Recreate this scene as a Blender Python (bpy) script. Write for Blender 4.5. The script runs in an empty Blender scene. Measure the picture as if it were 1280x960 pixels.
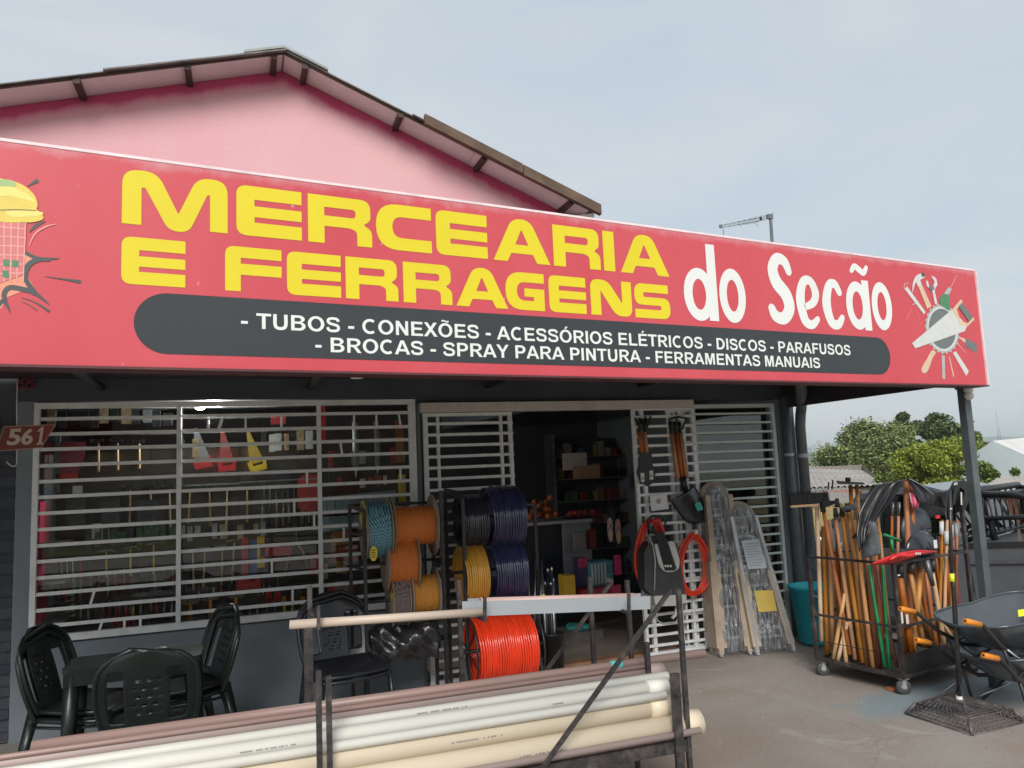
import bpy, math, random
import numpy as np
from math import sin, cos, pi, radians, sqrt, atan2
from mathutils import Vector, Matrix, Euler
from mathutils.geometry import tessellate_polygon
R = random.Random(7)

# ------------------------------------------------------------------ camera
FOC, YAW, PITCH, ROLL, EYE = 962.0, radians(19.51), radians(6.39), radians(-2.48), 1.7
FW = Vector((sin(YAW)*cos(PITCH), cos(YAW)*cos(PITCH), sin(PITCH)))
RT0 = Vector((cos(YAW), -sin(YAW), 0)); UP0 = RT0.cross(FW)
RT = cos(ROLL)*RT0 + sin(ROLL)*UP0
UP = -sin(ROLL)*RT0 + cos(ROLL)*UP0
CAM = Vector((0, 0, EYE))
scene = bpy.context.scene
cd = bpy.data.cameras.new('camera'); cam = bpy.data.objects.new('camera', cd)
scene.collection.objects.link(cam); scene.camera = cam
cd.sensor_width = 36; cd.lens = FOC/1280*36; cd.clip_start = .05; cd.clip_end = 9000
mw = Matrix.Identity(4)
for i in range(3):
    mw[i][0], mw[i][1], mw[i][2], mw[i][3] = RT[i], UP[i], -FW[i], CAM[i]
cam.matrix_world = mw

# ------------------------------------------------------------------ sky, sun, exposure
SUN_EL, SUN_AZ = radians(38), radians(200)      # azimuth: where the sun stands, clockwise from +y
world = bpy.data.worlds.new('World'); scene.world = world; world.use_nodes = True
nt = world.node_tree; nt.nodes.clear()
def N(nt, t, **k):
    n = nt.nodes.new(t)
    for a, b in k.items(): setattr(n, a, b)
    return n
L = nt.links.new
out = N(nt, 'ShaderNodeOutputWorld'); bg = N(nt, 'ShaderNodeBackground'); bg.inputs[1].default_value = .1
sky = N(nt, 'ShaderNodeTexSky', sky_type='NISHITA'); sky.sun_disc = False
sky.sun_elevation = SUN_EL; sky.sun_rotation = SUN_AZ; sky.air_density = 1.3; sky.dust_density = 2.5
tc = N(nt, 'ShaderNodeTexCoord'); mp = N(nt, 'ShaderNodeMapping'); mp.inputs['Scale'].default_value = (1, 1, 3.0)
mp.inputs['Rotation'].default_value = (0.15, .3, .2)
L(tc.outputs['Generated'], mp.inputs[0])
nz = N(nt, 'ShaderNodeTexNoise'); nz.inputs['Scale'].default_value = 2.6; nz.inputs['Detail'].default_value = 7; nz.inputs['Roughness'].default_value = .55; nz.inputs['Distortion'].default_value = .6
L(mp.outputs[0], nz.inputs['Vector'])
cr = N(nt, 'ShaderNodeValToRGB'); cr.color_ramp.elements[0].position = .34; cr.color_ramp.elements[0].color = (4.25, 4.85, 5.4, 1)
cr.color_ramp.elements[1].position = .66; cr.color_ramp.elements[1].color = (5.1, 5.37, 5.62, 1)
L(nz.outputs[0], cr.inputs[0])
mx = N(nt, 'ShaderNodeMix', data_type='RGBA'); mx.inputs[0].default_value = .86
L(sky.outputs[0], mx.inputs[6]); L(cr.outputs[0], mx.inputs[7])
L(mx.outputs[2], bg.inputs[0]); L(bg.outputs[0], out.inputs[0])
sl = bpy.data.lights.new('sun', 'SUN'); sl.energy = 2.4; sl.angle = radians(28); sl.color = (1, .965, .92)
sun = bpy.data.objects.new('sun', sl); scene.collection.objects.link(sun)
sd = Vector((sin(SUN_AZ)*cos(SUN_EL), cos(SUN_AZ)*cos(SUN_EL), sin(SUN_EL)))
sun.rotation_euler = sd.to_track_quat('Z', 'Y').to_euler(); sun.location = (-3, -4, 9)
scene.view_settings.view_transform = 'Standard'; scene.view_settings.look = 'None'
scene.view_settings.exposure = 0.48; scene.view_settings.gamma = 1
scene.render.engine = 'CYCLES'; scene.cycles.max_bounces = 8; scene.cycles.transparent_max_bounces = 16
scene.cycles.use_denoising = True; scene.cycles.sample_clamp_indirect = 4

# ------------------------------------------------------------------ helpers
COL = scene.collection
MW = {}
def ray(px, py): return FW + RT*((px-640)/FOC) - UP*((py-480)/FOC)
def PL(px, py, p0, n):
    d = ray(px, py); n = Vector(n); return CAM + d*((Vector(p0)-CAM).dot(n)/d.dot(n))
def W(px, py, y): return PL(px, py, (0, y, 0), (0, 1, 0))      # where a sight line meets a plane parallel to the shop front
def G(px, py, z=0.): return PL(px, py, (0, 0, z), (0, 0, 1))
def PZ(px, py, Z): return CAM + ray(px, py)*Z

def base_nodes(name):
    m = bpy.data.materials.new(name); m.use_nodes = True
    return m, m.node_tree, m.node_tree.nodes['Principled BSDF']
MATS = {}
def M(name, c, rough=.55, metal=0., var=.12, scale=9., bump=0., bscale=60., spec=.5, rnd=0., dirt=0., dirtc=(.12,.1,.08), stretch=(1,1,1), coat=0.):
    """one plain painted / plastic / wood / metal surface: noise grain, optional per-object tone, optional dirt patches"""
    if name in MATS: return MATS[name]
    m, nt, b = base_nodes(name); L = nt.links.new
    tc = N(nt, 'ShaderNodeTexCoord'); mp = N(nt, 'ShaderNodeMapping'); mp.inputs['Scale'].default_value = stretch
    L(tc.outputs['Object'], mp.inputs[0])
    nz = N(nt, 'ShaderNodeTexNoise'); nz.inputs['Scale'].default_value = scale; nz.inputs['Detail'].default_value = 5
    L(mp.outputs[0], nz.inputs['Vector'])
    cr = N(nt, 'ShaderNodeValToRGB')
    cr.color_ramp.elements[0].position = .3; cr.color_ramp.elements[1].position = .7
    cr.color_ramp.elements[0].color = tuple(max(0, x*(1-var)) for x in c)+(1,)
    cr.color_ramp.elements[1].color = tuple(min(1, x*(1+var)) for x in c)+(1,)
    L(nz.outputs[0], cr.inputs[0]); col = cr.outputs[0]
    if dirt > 0:
        n2 = N(nt, 'ShaderNodeTexNoise'); n2.inputs['Scale'].default_value = scale*.35; n2.inputs['Detail'].default_value = 8; n2.inputs['Roughness'].default_value = .7
        L(mp.outputs[0], n2.inputs['Vector'])
        r2 = N(nt, 'ShaderNodeValToRGB'); r2.color_ramp.elements[0].position = .48; r2.color_ramp.elements[1].position = .72
        r2.color_ramp.elements[1].color = (dirt, dirt, dirt, 1)
        L(n2.outputs[0], r2.inputs[0])
        mx = N(nt, 'ShaderNodeMix', data_type='RGBA'); L(r2.outputs[0], mx.inputs[0]); L(col, mx.inputs[6]); mx.inputs[7].default_value = tuple(dirtc)+(1,)
        col = mx.outputs[2]
    if rnd > 0:
        oi = N(nt, 'ShaderNodeObjectInfo'); mr = N(nt, 'ShaderNodeMapRange'); mr.inputs[3].default_value = 1-rnd; mr.inputs[4].default_value = 1+rnd*.7
        L(oi.outputs['Random'], mr.inputs[0])
        hs = N(nt, 'ShaderNodeHueSaturation'); L(mr.outputs[0], hs.inputs['Value']); L(col, hs.inputs['Color'])
        mr2 = N(nt, 'ShaderNodeMapRange'); mr2.inputs[3].default_value = 1.25; mr2.inputs[4].default_value = .8
        L(oi.outputs['Random'], mr2.inputs[0]); L(mr2.outputs[0], hs.inputs['Saturation'])
        col = hs.outputs[0]
    L(col, b.inputs['Base Color'])
    b.inputs['Roughness'].default_value = rough; b.inputs['Metallic'].default_value = metal
    b.inputs['Specular IOR Level'].default_value = spec; b.inputs['Coat Weight'].default_value = coat
    if bump > 0:
        n3 = N(nt, 'ShaderNodeTexNoise'); n3.inputs['Scale'].default_value = bscale; n3.inputs['Detail'].default_value = 6
        L(mp.outputs[0], n3.inputs['Vector'])
        bp = N(nt, 'ShaderNodeBump'); bp.inputs['Strength'].default_value = bump; bp.inputs['Distance'].default_value = .02
        L(n3.outputs[0], bp.inputs['Height']); L(bp.outputs[0], b.inputs['Normal'])
    MATS[name] = m; return m

def frame_of(d):
    d = Vector(d).normalized(); a = Vector((0, 0, 1)) if abs(d.z) < .95 else Vector((1, 0, 0))
    u = d.cross(a).normalized(); return u, u.cross(d).normalized(), d
class MB:
    def __init__(s): s.v = []; s.f = []; s.sm = []
    def add(s, vs, fs, smooth=False):
        o = len(s.v); s.v += [Vector(x) for x in vs]
        for f in fs: s.f.append(tuple(o+i for i in f)); s.sm.append(smooth)
        return s
    def box(s, c, d, rz=0., rot=None):
        m = rot if rot is not None else Matrix.Rotation(rz, 3, 'Z')
        c = Vector(c); h = [x/2 for x in d]
        vs = [c + m @ Vector((sx*h[0], sy*h[1], sz*h[2])) for sx in (-1, 1) for sy in (-1, 1) for sz in (-1, 1)]
        return s.add(vs, [(0,1,3,2),(4,6,7,5),(0,4,5,1),(2,3,7,6),(0,2,6,4),(1,5,7,3)])
    def b2(s, p, q):
        return s.box([(p[i]+q[i])/2 for i in range(3)], [abs(q[i]-p[i]) for i in range(3)])
    def bar(s, p, q, w, h=None, up=(0,0,1)):
        """square bar from p to q; h is the size along 'up'"""
        p = Vector(p); q = Vector(q); d = (q-p); l = d.length; d.normalize(); h = w if h is None else h
        up = Vector(up)
        if abs(d.dot(up)) > .97: up = Vector((0, 1, 0))
        x = d.cross(up).normalized(); z = x.cross(d).normalized()
        vs = [e + x*(a*w/2) + z*(b*h/2) for e in (p, q) for a, b in ((-1,-1),(1,-1),(1,1),(-1,1))]
        return s.add(vs, [(3,2,1,0),(4,5,6,7),(0,1,5,4),(1,2,6,5),(2,3,7,6),(3,0,4,7)])
    def tube(s, path, r, n=8, cap=True, closed=False, flat=1.):
        P = [Vector(p) for p in path]; k = len(P); rs = r if isinstance(r, (list, tuple)) else [r]*k
        vs = []; u = None
        for i, p in enumerate(P):
            if closed: d = P[(i+1) % k]-P[i-1]
            else: d = P[min(i+1, k-1)]-P[max(i-1, 0)]
            if d.length < 1e-9: d = Vector((0,0,1))
            d.normalize()
            if u is None: u = frame_of(d)[0]
            u = (u - d*u.dot(d))
            if u.length < 1e-6: u = frame_of(d)[0]
            u.normalize(); w = d.cross(u)
            for j in range(n):
                a = 2*pi*j/n; vs.append(p + u*(cos(a)*rs[i]) + w*(sin(a)*rs[i]*flat))
        fs = []
        for i in range(k if closed else k-1):
            a, b = i*n, ((i+1) % k)*n
            for j in range(n): fs.append((a+j, a+(j+1) % n, b+(j+1) % n, b+j))
        s.add(vs, fs, True)
        if cap and not closed:
            o = len(s.v)-k*n
            s.f.append(tuple(o+j for j in reversed(range(n)))); s.sm.append(False)
            s.f.append(tuple(o+(k-1)*n+j for j in range(n))); s.sm.append(False)
        return s
    def cyl(s, p, q, r, r2=None, n=12): return s.tube([p, q], [r, r if r2 is None else r2], n)
    def pipe(s, p, q, r, wall=.004, n=24):
        """open ended pipe"""
        p = Vector(p); q = Vector(q); u, w, d = frame_of(q-p); vs = []
        for e, rr in ((p, r), (q, r), (q, r-wall), (p, r-wall)):
            for j in range(n):
                a = 2*pi*j/n; vs.append(e + u*(cos(a)*rr) + w*(sin(a)*rr))
        fs = []
        for i in range(4):
            a, b = i*n, ((i+1) % 4)*n
            for j in range(n): fs.append((a+j, a+(j+1) % n, b+(j+1) % n, b+j))
        return s.add(vs, fs, True)
    def lathe(s, prof, c=(0,0,0), axis=(0,0,1), n=24, closed=False):
        """prof: list of (radius, height along axis)"""
        u, w, d = frame_of(axis); c = Vector(c); vs = []
        for r, h in prof:
            for j in range(n):
                a = 2*pi*j/n; vs.append(c + d*h + u*(cos(a)*r) + w*(sin(a)*r))
        fs = []; k = len(prof)
        for i in range(k if closed else k-1):
            a, b = i*n, ((i+1) % k)*n
            for j in range(n): fs.append((a+j, a+(j+1) % n, b+(j+1) % n, b+j))
        return s.add(vs, fs, True)
    def ball(s, c, r, n=10, sc=(1,1,1)):
        c = Vector(c); vs = []; k = max(4, n//2+1)
        for i in range(k+1):
            t = pi*i/k
            for j in range(n):
                a = 2*pi*j/n; vs.append(c + Vector((sin(t)*cos(a)*r*sc[0], sin(t)*sin(a)*r*sc[1], cos(t)*r*sc[2])))
        fs = [(i*n+j, (i+1)*n+j, (i+1)*n+(j+1) % n, i*n+(j+1) % n) for i in range(k) for j in range(n)]
        return s.add(vs, fs, True)
    def prism(s, poly, o, u, w, th):
        """poly (2-D, may be concave) in plane o,u,w extruded by th along u x w"""
        o = Vector(o); u = Vector(u); w = Vector(w); d = u.cross(w).normalized()*th
        P = [o+u*a+w*b for a, b in poly]; n = len(P)
        tris = tessellate_polygon([P])
        s.add(P+[p+d for p in P], [tuple(reversed(t)) for t in tris]+[tuple(i+n for i in t) for t in tris]+[(i, (i+1) % n, (i+1) % n+n, i+n) for i in range(n)])
        return s
    def flat(s, loops):
        """filled flat polygon with holes, loops of 3-D points"""
        loops = [[Vector(p) for p in l] for l in loops]
        tris = tessellate_polygon(loops); return s.add([p for l in loops for p in l], tris)
    def grid(s, fn, nu, nv, th=.004, mask=None, smooth=True, thd=None):
        """double sided sheet fn(u,v); mask(i,j) False leaves a hole"""
        P = [[Vector(fn(i/nu, j/nv)) for j in range(nv+1)] for i in range(nu+1)]
        Nn = [[None]*(nv+1) for _ in range(nu+1)]
        for i in range(nu+1):
            for j in range(nv+1):
                a = P[min(i+1,nu)][j]-P[max(i-1,0)][j]; b = P[i][min(j+1,nv)]-P[i][max(j-1,0)]
                c = a.cross(b); Nn[i][j] = c.normalized() if c.length > 1e-12 else Vector((0,0,1))
        idx = lambda i, j: i*(nv+1)+j
        n = (nu+1)*(nv+1)
        vs = [P[i][j]+Nn[i][j]*th/2 for i in range(nu+1) for j in range(nv+1)]+[P[i][j]-Nn[i][j]*th/2 for i in range(nu+1) for j in range(nv+1)]
        on = [[(mask is None or mask(i, j)) for j in range(nv)] for i in range(nu)]
        fs = []
        g = lambda i, j: 0 <= i < nu and 0 <= j < nv and on[i][j]
        for i in range(nu):
            for j in range(nv):
                if not on[i][j]: continue
                a, b, c, d = idx(i,j), idx(i+1,j), idx(i+1,j+1), idx(i,j+1)
                fs += [(a,b,c,d), (d+n,c+n,b+n,a+n)]
                if not g(i-1,j): fs.append((a, d, d+n, a+n))
                if not g(i+1,j): fs.append((c, b, b+n, c+n))
                if not g(i,j-1): fs.append((b, a, a+n, b+n))
                if not g(i,j+1): fs.append((d, c, c+n, d+n))
        return s.add(vs, fs, smooth)
    def build(s, name, mat, parent=None, local=False, kind=None, label=None):
        me = bpy.data.meshes.new(name)
        vs = s.v
        if parent is not None and not local:
            inv = MW[parent.name].inverted(); vs = [inv @ v for v in vs]
        me.from_pydata([tuple(v) for v in vs], [], s.f)
        if any(s.sm):
            me.polygons.foreach_set('use_smooth', s.sm)
        me.update(); me.materials.append(mat)
        o = bpy.data.objects.new(name, me); COL.objects.link(o)
        if parent is not None: o.parent = parent; MW[o.name] = MW[parent.name].copy()
        else: MW[o.name] = Matrix.Identity(4)
        if kind: o['kind'] = kind
        if label: o['label'] = label
        return o
def thing(name, label, cat, loc=(0,0,0), rz=0., group=None, rot=None):
    o = bpy.data.objects.new(name, None); COL.objects.link(o)
    o.empty_display_size = .1
    o.location = loc; o.rotation_euler = rot if rot is not None else (0,0,rz)
    MW[o.name] = Matrix.Translation(Vector(loc)) @ Euler(o.rotation_euler).to_matrix().to_4x4()
    o['label'] = label; o['category'] = cat
    if group: o['group'] = group
    return o
def tag(o, label, cat, group=None):
    o['label'] = label; o['category'] = cat
    if group: o['group'] = group
    return o
def piece(me, name, parent, loc, rot=(0,0,0), label=None, scale=None):
    """a part that shares its mesh with alike pieces (loc in the parent's frame)"""
    o = bpy.data.objects.new(name, me); COL.objects.link(o); o.parent = parent; o.location = loc; o.rotation_euler = rot
    if scale: o.scale = scale
    MW[o.name] = MW[parent.name] @ Matrix.Translation(Vector(loc))
    if label: o['label'] = label
    return o
def dup(root, loc, rz=0., label=None, group=None, rot=None):
    def cp(o, par):
        c = o.copy(); COL.objects.link(c); c.parent = par
        for ch in list(o.children): cp(ch, c)
        return c
    r = cp(root, None); r.location = loc; r.rotation_euler = rot if rot is not None else (0,0,rz)
    MW[r.name] = Matrix.Translation(Vector(loc)) @ Euler(r.rotation_euler).to_matrix().to_4x4()
    if label: r['label'] = label
    if group: r['group'] = group
    return r
ORD = ['first','second','third','fourth','fifth','sixth','seventh','eighth','ninth','tenth','eleventh','twelfth','thirteenth','fourteenth','fifteenth','sixteenth']

# ------------------------------------------------------------------ materials
white_steel = M('white_steel', (.80,.82,.82), .42, var=.06, scale=14, dirt=.5, dirtc=(.33,.31,.28), bump=.1)
white_frame = M('white_frame', (.80,.82,.82), .4, var=.05, dirt=.4, dirtc=(.33,.31,.29))
beige_steel = M('beige_steel', (.62,.55,.51), .5, var=.08, dirt=.4, dirtc=(.3,.24,.2))
dado_paint = M('dado_paint', (.19,.225,.255), .6, var=.12, scale=3, dirt=.45, dirtc=(.23,.245,.26), bump=.25, bscale=90)
navy_paint = M('navy_paint', (.055,.065,.08), .65, var=.2, scale=3, dirt=.5, dirtc=(.055,.06,.065), bump=.2)
black_steel = M('black_steel', (.018,.018,.02), .42, var=.3, scale=20, dirt=.6, dirtc=(.05,.04,.035), bump=.12)
rack_steel = M('rack_steel', (.028,.026,.027), .45, var=.4, scale=30, dirt=.85, dirtc=(.13,.10,.085), bump=.2)
black_plastic = M('black_plastic', (.016,.017,.018), .38, var=.2, bump=.05)
matt_black = M('matt_black', (.014,.014,.016), .7, var=.2)
chair_plastic = M('chair_plastic', (.012,.018,.016), .3, var=.25, scale=5, dirt=.5, dirtc=(.03,.036,.035), bump=.06)
chair_black = M('chair_black', (.014,.016,.020), .3, var=.25, scale=5, dirt=.5, dirtc=(.035,.038,.045), bump=.06)
wood = M('wood', (.54,.27,.105), .55, var=.22, scale=10, stretch=(1,1,.12), rnd=.3, bump=.12)
wood_red = M('wood_red', (.40,.14,.05), .5, var=.25, scale=10, stretch=(1,1,.12), rnd=.25, bump=.1)
wood_pale = M('wood_pale', (.60,.38,.20), .55, var=.15, scale=10, stretch=(1,1,.12), rnd=.2)
maroon = M('maroon', (.13,.045,.045), .45, var=.2)
green_plastic = M('green_plastic', (.01,.22,.07), .4, var=.1)
red_plastic = M('red_plastic', (.60,.02,.025), .33, var=.1)
orange_plastic = M('orange_plastic', (.75,.25,.02), .4, var=.1)
yellow_plastic = M('yellow_plastic', (.78,.50,.03), .4, var=.1)
lime = M('lime_tape', (.8,.85,.03), .4, var=.05)
chrome = M('chrome', (.55,.56,.58), .28, metal=1, var=.15, scale=15)
grey_metal = M('grey_metal', (.22,.23,.24), .38, metal=.7, var=.2, scale=12, dirt=.3)
zinc = M('zinc', (.40,.42,.44), .45, metal=.4, var=.1, scale=8)
white_plastic = M('white_plastic', (.7,.7,.68), .4, var=.04)
label_white = M('label_white', (.68,.69,.68), .5, var=.05)
# ------------------------------------------------------------------ ground and terrain
FY = 6.307                                   # the shop front stands on y = FY
def ground_z(x, y):
    """flat forecourt, then the yard falls away to the right and behind"""
    t = max(0., x-5.45); u = max(0., y-4.3)
    z = -min(.055*u, 1.6)*min(1, t/.9) if t > 0 else 0.
    d = sqrt(x*x+y*y)
    if d > 14: z -= min((d-14)*.075, 3.2)*min(1, t/3)
    if d > 90: z -= min((d-90)*.05, 30)
    return z
def concrete():
    m, nt, b = base_nodes('forecourt_concrete'); L = nt.links.new
    tc = N(nt, 'ShaderNodeTexCoord')
    def noise(sc, det, rough=.6, dist=0.):
        n = N(nt, 'ShaderNodeTexNoise'); n.inputs['Scale'].default_value = sc; n.inputs['Detail'].default_value = det; n.inputs['Roughness'].default_value = rough; n.inputs['Distortion'].default_value = dist
        L(tc.outputs['Object'], n.inputs['Vector']); return n.outputs[0]
    def ramp(f, p0, c0, p1, c1):
        r = N(nt, 'ShaderNodeValToRGB'); e = r.color_ramp.elements; e[0].position = p0; e[0].color = (*c0, 1); e[1].position = p1; e[1].color = (*c1, 1); L(f, r.inputs[0]); return r.outputs[0]
    def mix(f, a, bb):
        k = N(nt, 'ShaderNodeMix', data_type='RGBA')
        if isinstance(f, float): k.inputs[0].default_value = f
        else: L(f, k.inputs[0])
        L(a, k.inputs[6])
        if isinstance(bb, tuple): k.inputs[7].default_value = (*bb, 1)
        else: L(bb, k.inputs[7])
        return k.outputs[2]
    base = ramp(noise(.9, 6), .35, (.29,.235,.195), .68, (.39,.36,.32))
    fine = ramp(noise(38, 8, .75), .3, (.17,.145,.125), .75, (.42,.39,.36))
    c = mix(.35, base, fine)
    c = mix(ramp(noise(1.7, 7, .7, 1.2), .56, (0,0,0), .72, (.65,.65,.65)), c, (.46,.44,.41))   # pale scuffs
    c = mix(ramp(noise(.55, 3), .52, (0,0,0), .66, (.6,.6,.6)), c, (.27,.185,.135))                  # red earth
    c = mix(ramp(noise(6, 6, .8), .63, (0,0,0), .74, (.55,.55,.55)), c, (.095,.08,.07))              # dark specks
    vc = N(nt, 'ShaderNodeTexVoronoi', feature='DISTANCE_TO_EDGE'); vc.inputs['Scale'].default_value = .55
    wp = N(nt, 'ShaderNodeMix', data_type='RGBA'); wp.inputs[0].default_value = .16; L(tc.outputs['Object'], wp.inputs[6]); wn = N(nt, 'ShaderNodeTexNoise'); wn.inputs['Scale'].default_value = 3; wn.inputs['Detail'].default_value = 8; L(tc.outputs['Object'], wn.inputs['Vector']); L(wn.outputs[1], wp.inputs[7]); L(wp.outputs[2], vc.inputs['Vector'])
    c = mix(ramp(vc.outputs['Distance'], .0, (.30,.30,.30), .004, (0,0,0)), c, (.14,.12,.11))
    c = mix(ramp(noise(120, 4, .8), .62, (0,0,0), .70, (.5,.5,.5)), c, (.42,.40,.37)); c = mix(ramp(noise(95, 4, .8, .5), .63, (0,0,0), .70, (.6,.6,.6)), c, (.07,.06,.055))
    # blue-grey paint worn into the floor by the cart
    sx = N(nt, 'ShaderNodeSeparateXYZ'); L(tc.outputs['Object'], sx.inputs[0])
    vd = N(nt, 'ShaderNodeVectorMath', operation='DISTANCE'); mp = N(nt, 'ShaderNodeMapping'); mp.inputs['Location'].default_value = (-4.75, -4.3, 0)
    mp2 = N(nt, 'ShaderNodeMapping'); mp2.inputs['Rotation'].default_value = (0, 0, radians(-12)); mp2.inputs['Scale'].default_value = (.62, 1.8, 1)
    L(tc.outputs['Object'], mp.inputs[0]); L(mp.outputs[0], mp2.inputs[0]); L(mp2.outputs[0], vd.inputs[0]); vd.inputs[1].default_value = (0,0,0)
    ad = N(nt, 'ShaderNodeMath', operation='MULTIPLY_ADD'); L(noise(5, 6, .7), ad.inputs[0]); ad.inputs[1].default_value = .7; L(vd.outputs['Value'], ad.inputs[2])
    c = mix(ramp(ad.outputs[0], .82, (.75,.75,.75), 1.12, (0,0,0)), c, (.22,.30,.335))
    L(c, b.inputs['Base Color'])
    rr = N(nt, 'ShaderNodeMapRange'); L(noise(2.5, 4), rr.inputs[0]); rr.inputs[3].default_value = .45; rr.inputs[4].default_value = .8; L(rr.outputs[0], b.inputs['Roughness'])
    bp = N(nt, 'ShaderNodeBump'); bp.inputs['Strength'].default_value = .6; bp.inputs['Distance'].default_value = .012
    L(noise(55, 8, .8), bp.inputs['Height']); L(bp.outputs[0], b.inputs['Normal'])
    return m
conc = concrete()
def sheet(name, x0, x1, y0, y1, nx, ny, mat, dz=0., fz=ground_z):
    b = MB(); vs = [(x0+(x1-x0)*i/nx, y0+(y1-y0)*j/ny) for i in range(nx+1) for j in range(ny+1)]
    b.add([(x, y, fz(x, y)+dz) for x, y in vs], [(i*(ny+1)+j, (i+1)*(ny+1)+j, (i+1)*(ny+1)+j+1, i*(ny+1)+j+1) for i in range(nx) for j in range(ny)], True)
    return b.build(name, mat, kind='structure')
sheet('forecourt', -9, 9.5, -8, 14, 74, 88, conc)
grass_m = M('dry_grass', (.20,.18,.07), .9, var=.45, scale=.6, dirt=.6, dirtc=(.06,.10,.025), bump=.6, bscale=8)
b = MB(); rings = [0, 8, 16, 24, 34, 48, 70, 100, 150, 240, 400, 700, 1200, 2200, 4200]; na = 72; vs = [(0,0,-.06)]; fs = []
for k, r in enumerate(rings[1:]):
    for j in range(na):
        a = 2*pi*j/na; x, y = r*cos(a), r*sin(a); vs.append((x, y, ground_z(x, y)-.06-.001*r))
for j in range(na): fs.append((0, 1+j, 1+(j+1) % na))
for k in range(len(rings)-2):
    for j in range(na): p, q = 1+k*na, 1+(k+1)*na; fs.append((p+j, q+j, q+(j+1) % na, p+(j+1) % na))
b.add(vs, fs, True).build('terrain', grass_m, kind='structure')

# ------------------------------------------------------------------ shop building
shop = thing('shop_building', 'single storey hardware shop with faded pink gable and dark blue-grey front', 'building', (1.8, FY, 0))
def stain_pink():
    m, nt, b = base_nodes('pink_paint'); L = nt.links.new
    tc = N(nt, 'ShaderNodeTexCoord'); sx = N(nt, 'ShaderNodeSeparateXYZ'); L(tc.outputs['Object'], sx.inputs[0])
    # height below the roof line (object space: x from 1.8, z up); the paint there is the old unfaded magenta
    def math(op, a, bb=None, c=None):
        k = N(nt, 'ShaderNodeMath', operation=op)
        for i, q in enumerate((a, bb, c)):
            if q is None: continue
            if isinstance(q, (int, float)): k.inputs[i].default_value = q
            else: L(q, k.inputs[i])
        return k.outputs[0]
    x = math('ADD', sx.outputs[0], 1.8-.33)
    lft = math('MULTIPLY', x, .28); rgt = math('MULTIPLY', x, -.418)
    roof = math('ADD', math('MINIMUM', lft, rgt), 5.09)
    d = math('SUBTRACT', roof, sx.outputs[2])
    nz = N(nt, 'ShaderNodeTexNoise'); nz.inputs['Scale'].default_value = 3.5; nz.inputs['Detail'].default_value = 7; nz.inputs['Roughness'].default_value = .65
    mp = N(nt, 'ShaderNodeMapping'); mp.inputs['Scale'].default_value = (1, 1, .35); L(tc.outputs['Object'], mp.inputs[0]); L(mp.outputs[0], nz.inputs[0])
    dd = math('MULTIPLY_ADD', nz.outputs[0], -.16, d)
    r = N(nt, 'ShaderNodeValToRGB'); e = r.color_ramp.elements
    e[0].position = 0; e[0].color = (.56,.07,.18,1); e[1].position = .115; e[1].color = (.71,.38,.42,1)
    k = e.new(.022); k.color = (.64,.17,.27,1)
    k = e.new(.055); k.color = (.70,.32,.38,1)
    L(dd, r.inputs[0])
    n2 = N(nt, 'ShaderNodeTexNoise'); n2.inputs['Scale'].default_value = 1.1; n2.inputs['Detail'].default_value = 8; n2.inputs['Roughness'].default_value = .6; L(mp.outputs[0], n2.inputs[0])
    r2 = N(nt, 'ShaderNodeValToRGB'); r2.color_ramp.elements[0].position = .38; r2.color_ramp.elements[1].position = .68; r2.color_ramp.elements[1].color = (.7,.7,.7,1); L(n2.outputs[0], r2.inputs[0])
    mx = N(nt, 'ShaderNodeMix', data_type='RGBA'); L(r2.outputs[0], mx.inputs[0]); L(r.outputs[0], mx.inputs[6]); mx.inputs[7].default_value = (.71,.46,.47,1)
    g = N(nt, 'ShaderNodeMath', operation='GREATER_THAN'); g.inputs[1].default_value = .09; L(dd, g.inputs[0])
    m3 = N(nt, 'ShaderNodeMix', data_type='RGBA'); L(g.outputs[0], m3.inputs[0]); L(r.outputs[0], m3.inputs[6]); L(mx.outputs[2], m3.inputs[7])
    L(m3.outputs[2], b.inputs['Base Color']); b.inputs['Roughness'].default_value = .8
    n3 = N(nt, 'ShaderNodeTexNoise'); n3.inputs['Scale'].default_value = 30; n3.inputs['Detail'].default_value = 8; L(tc.outputs['Object'], n3.inputs[0])
    bp = N(nt, 'ShaderNodeBump'); bp.inputs['Strength'].default_value = .3; bp.inputs['Distance'].default_value = .01; L(n3.outputs[0], bp.inputs['Height']); L(bp.outputs[0], b.inputs['Normal'])
    return m
pink = stain_pink()
T = .15
# front wall: pillar, dado, header, piers
for nm, p0, p1 in (('pillar', (-1.50, FY, 0), (-1.40, FY+T, 2.335)), ('front_wall', (-1.40, FY, 0), (1.385, FY+T, .63)), ('pillar', (1.385, FY+.03, 0), (1.415, FY+T, 2.29)), ('pillar', (4.985, FY, 0), (5.2, FY+T, 2.285)), ('front_wall', (4.02, FY, 0), (4.985, FY+T, .06))):
    MB().b2(p0, p1).build(nm, dado_paint, shop)
b = MB(); b.b2((-1.50, FY, 2.335), (1.385, FY+T, 2.75)); b.b2((1.385, FY, 2.29), (5.2, FY+T, 2.75)); b.build('header_wall', navy_paint, shop)
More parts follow.
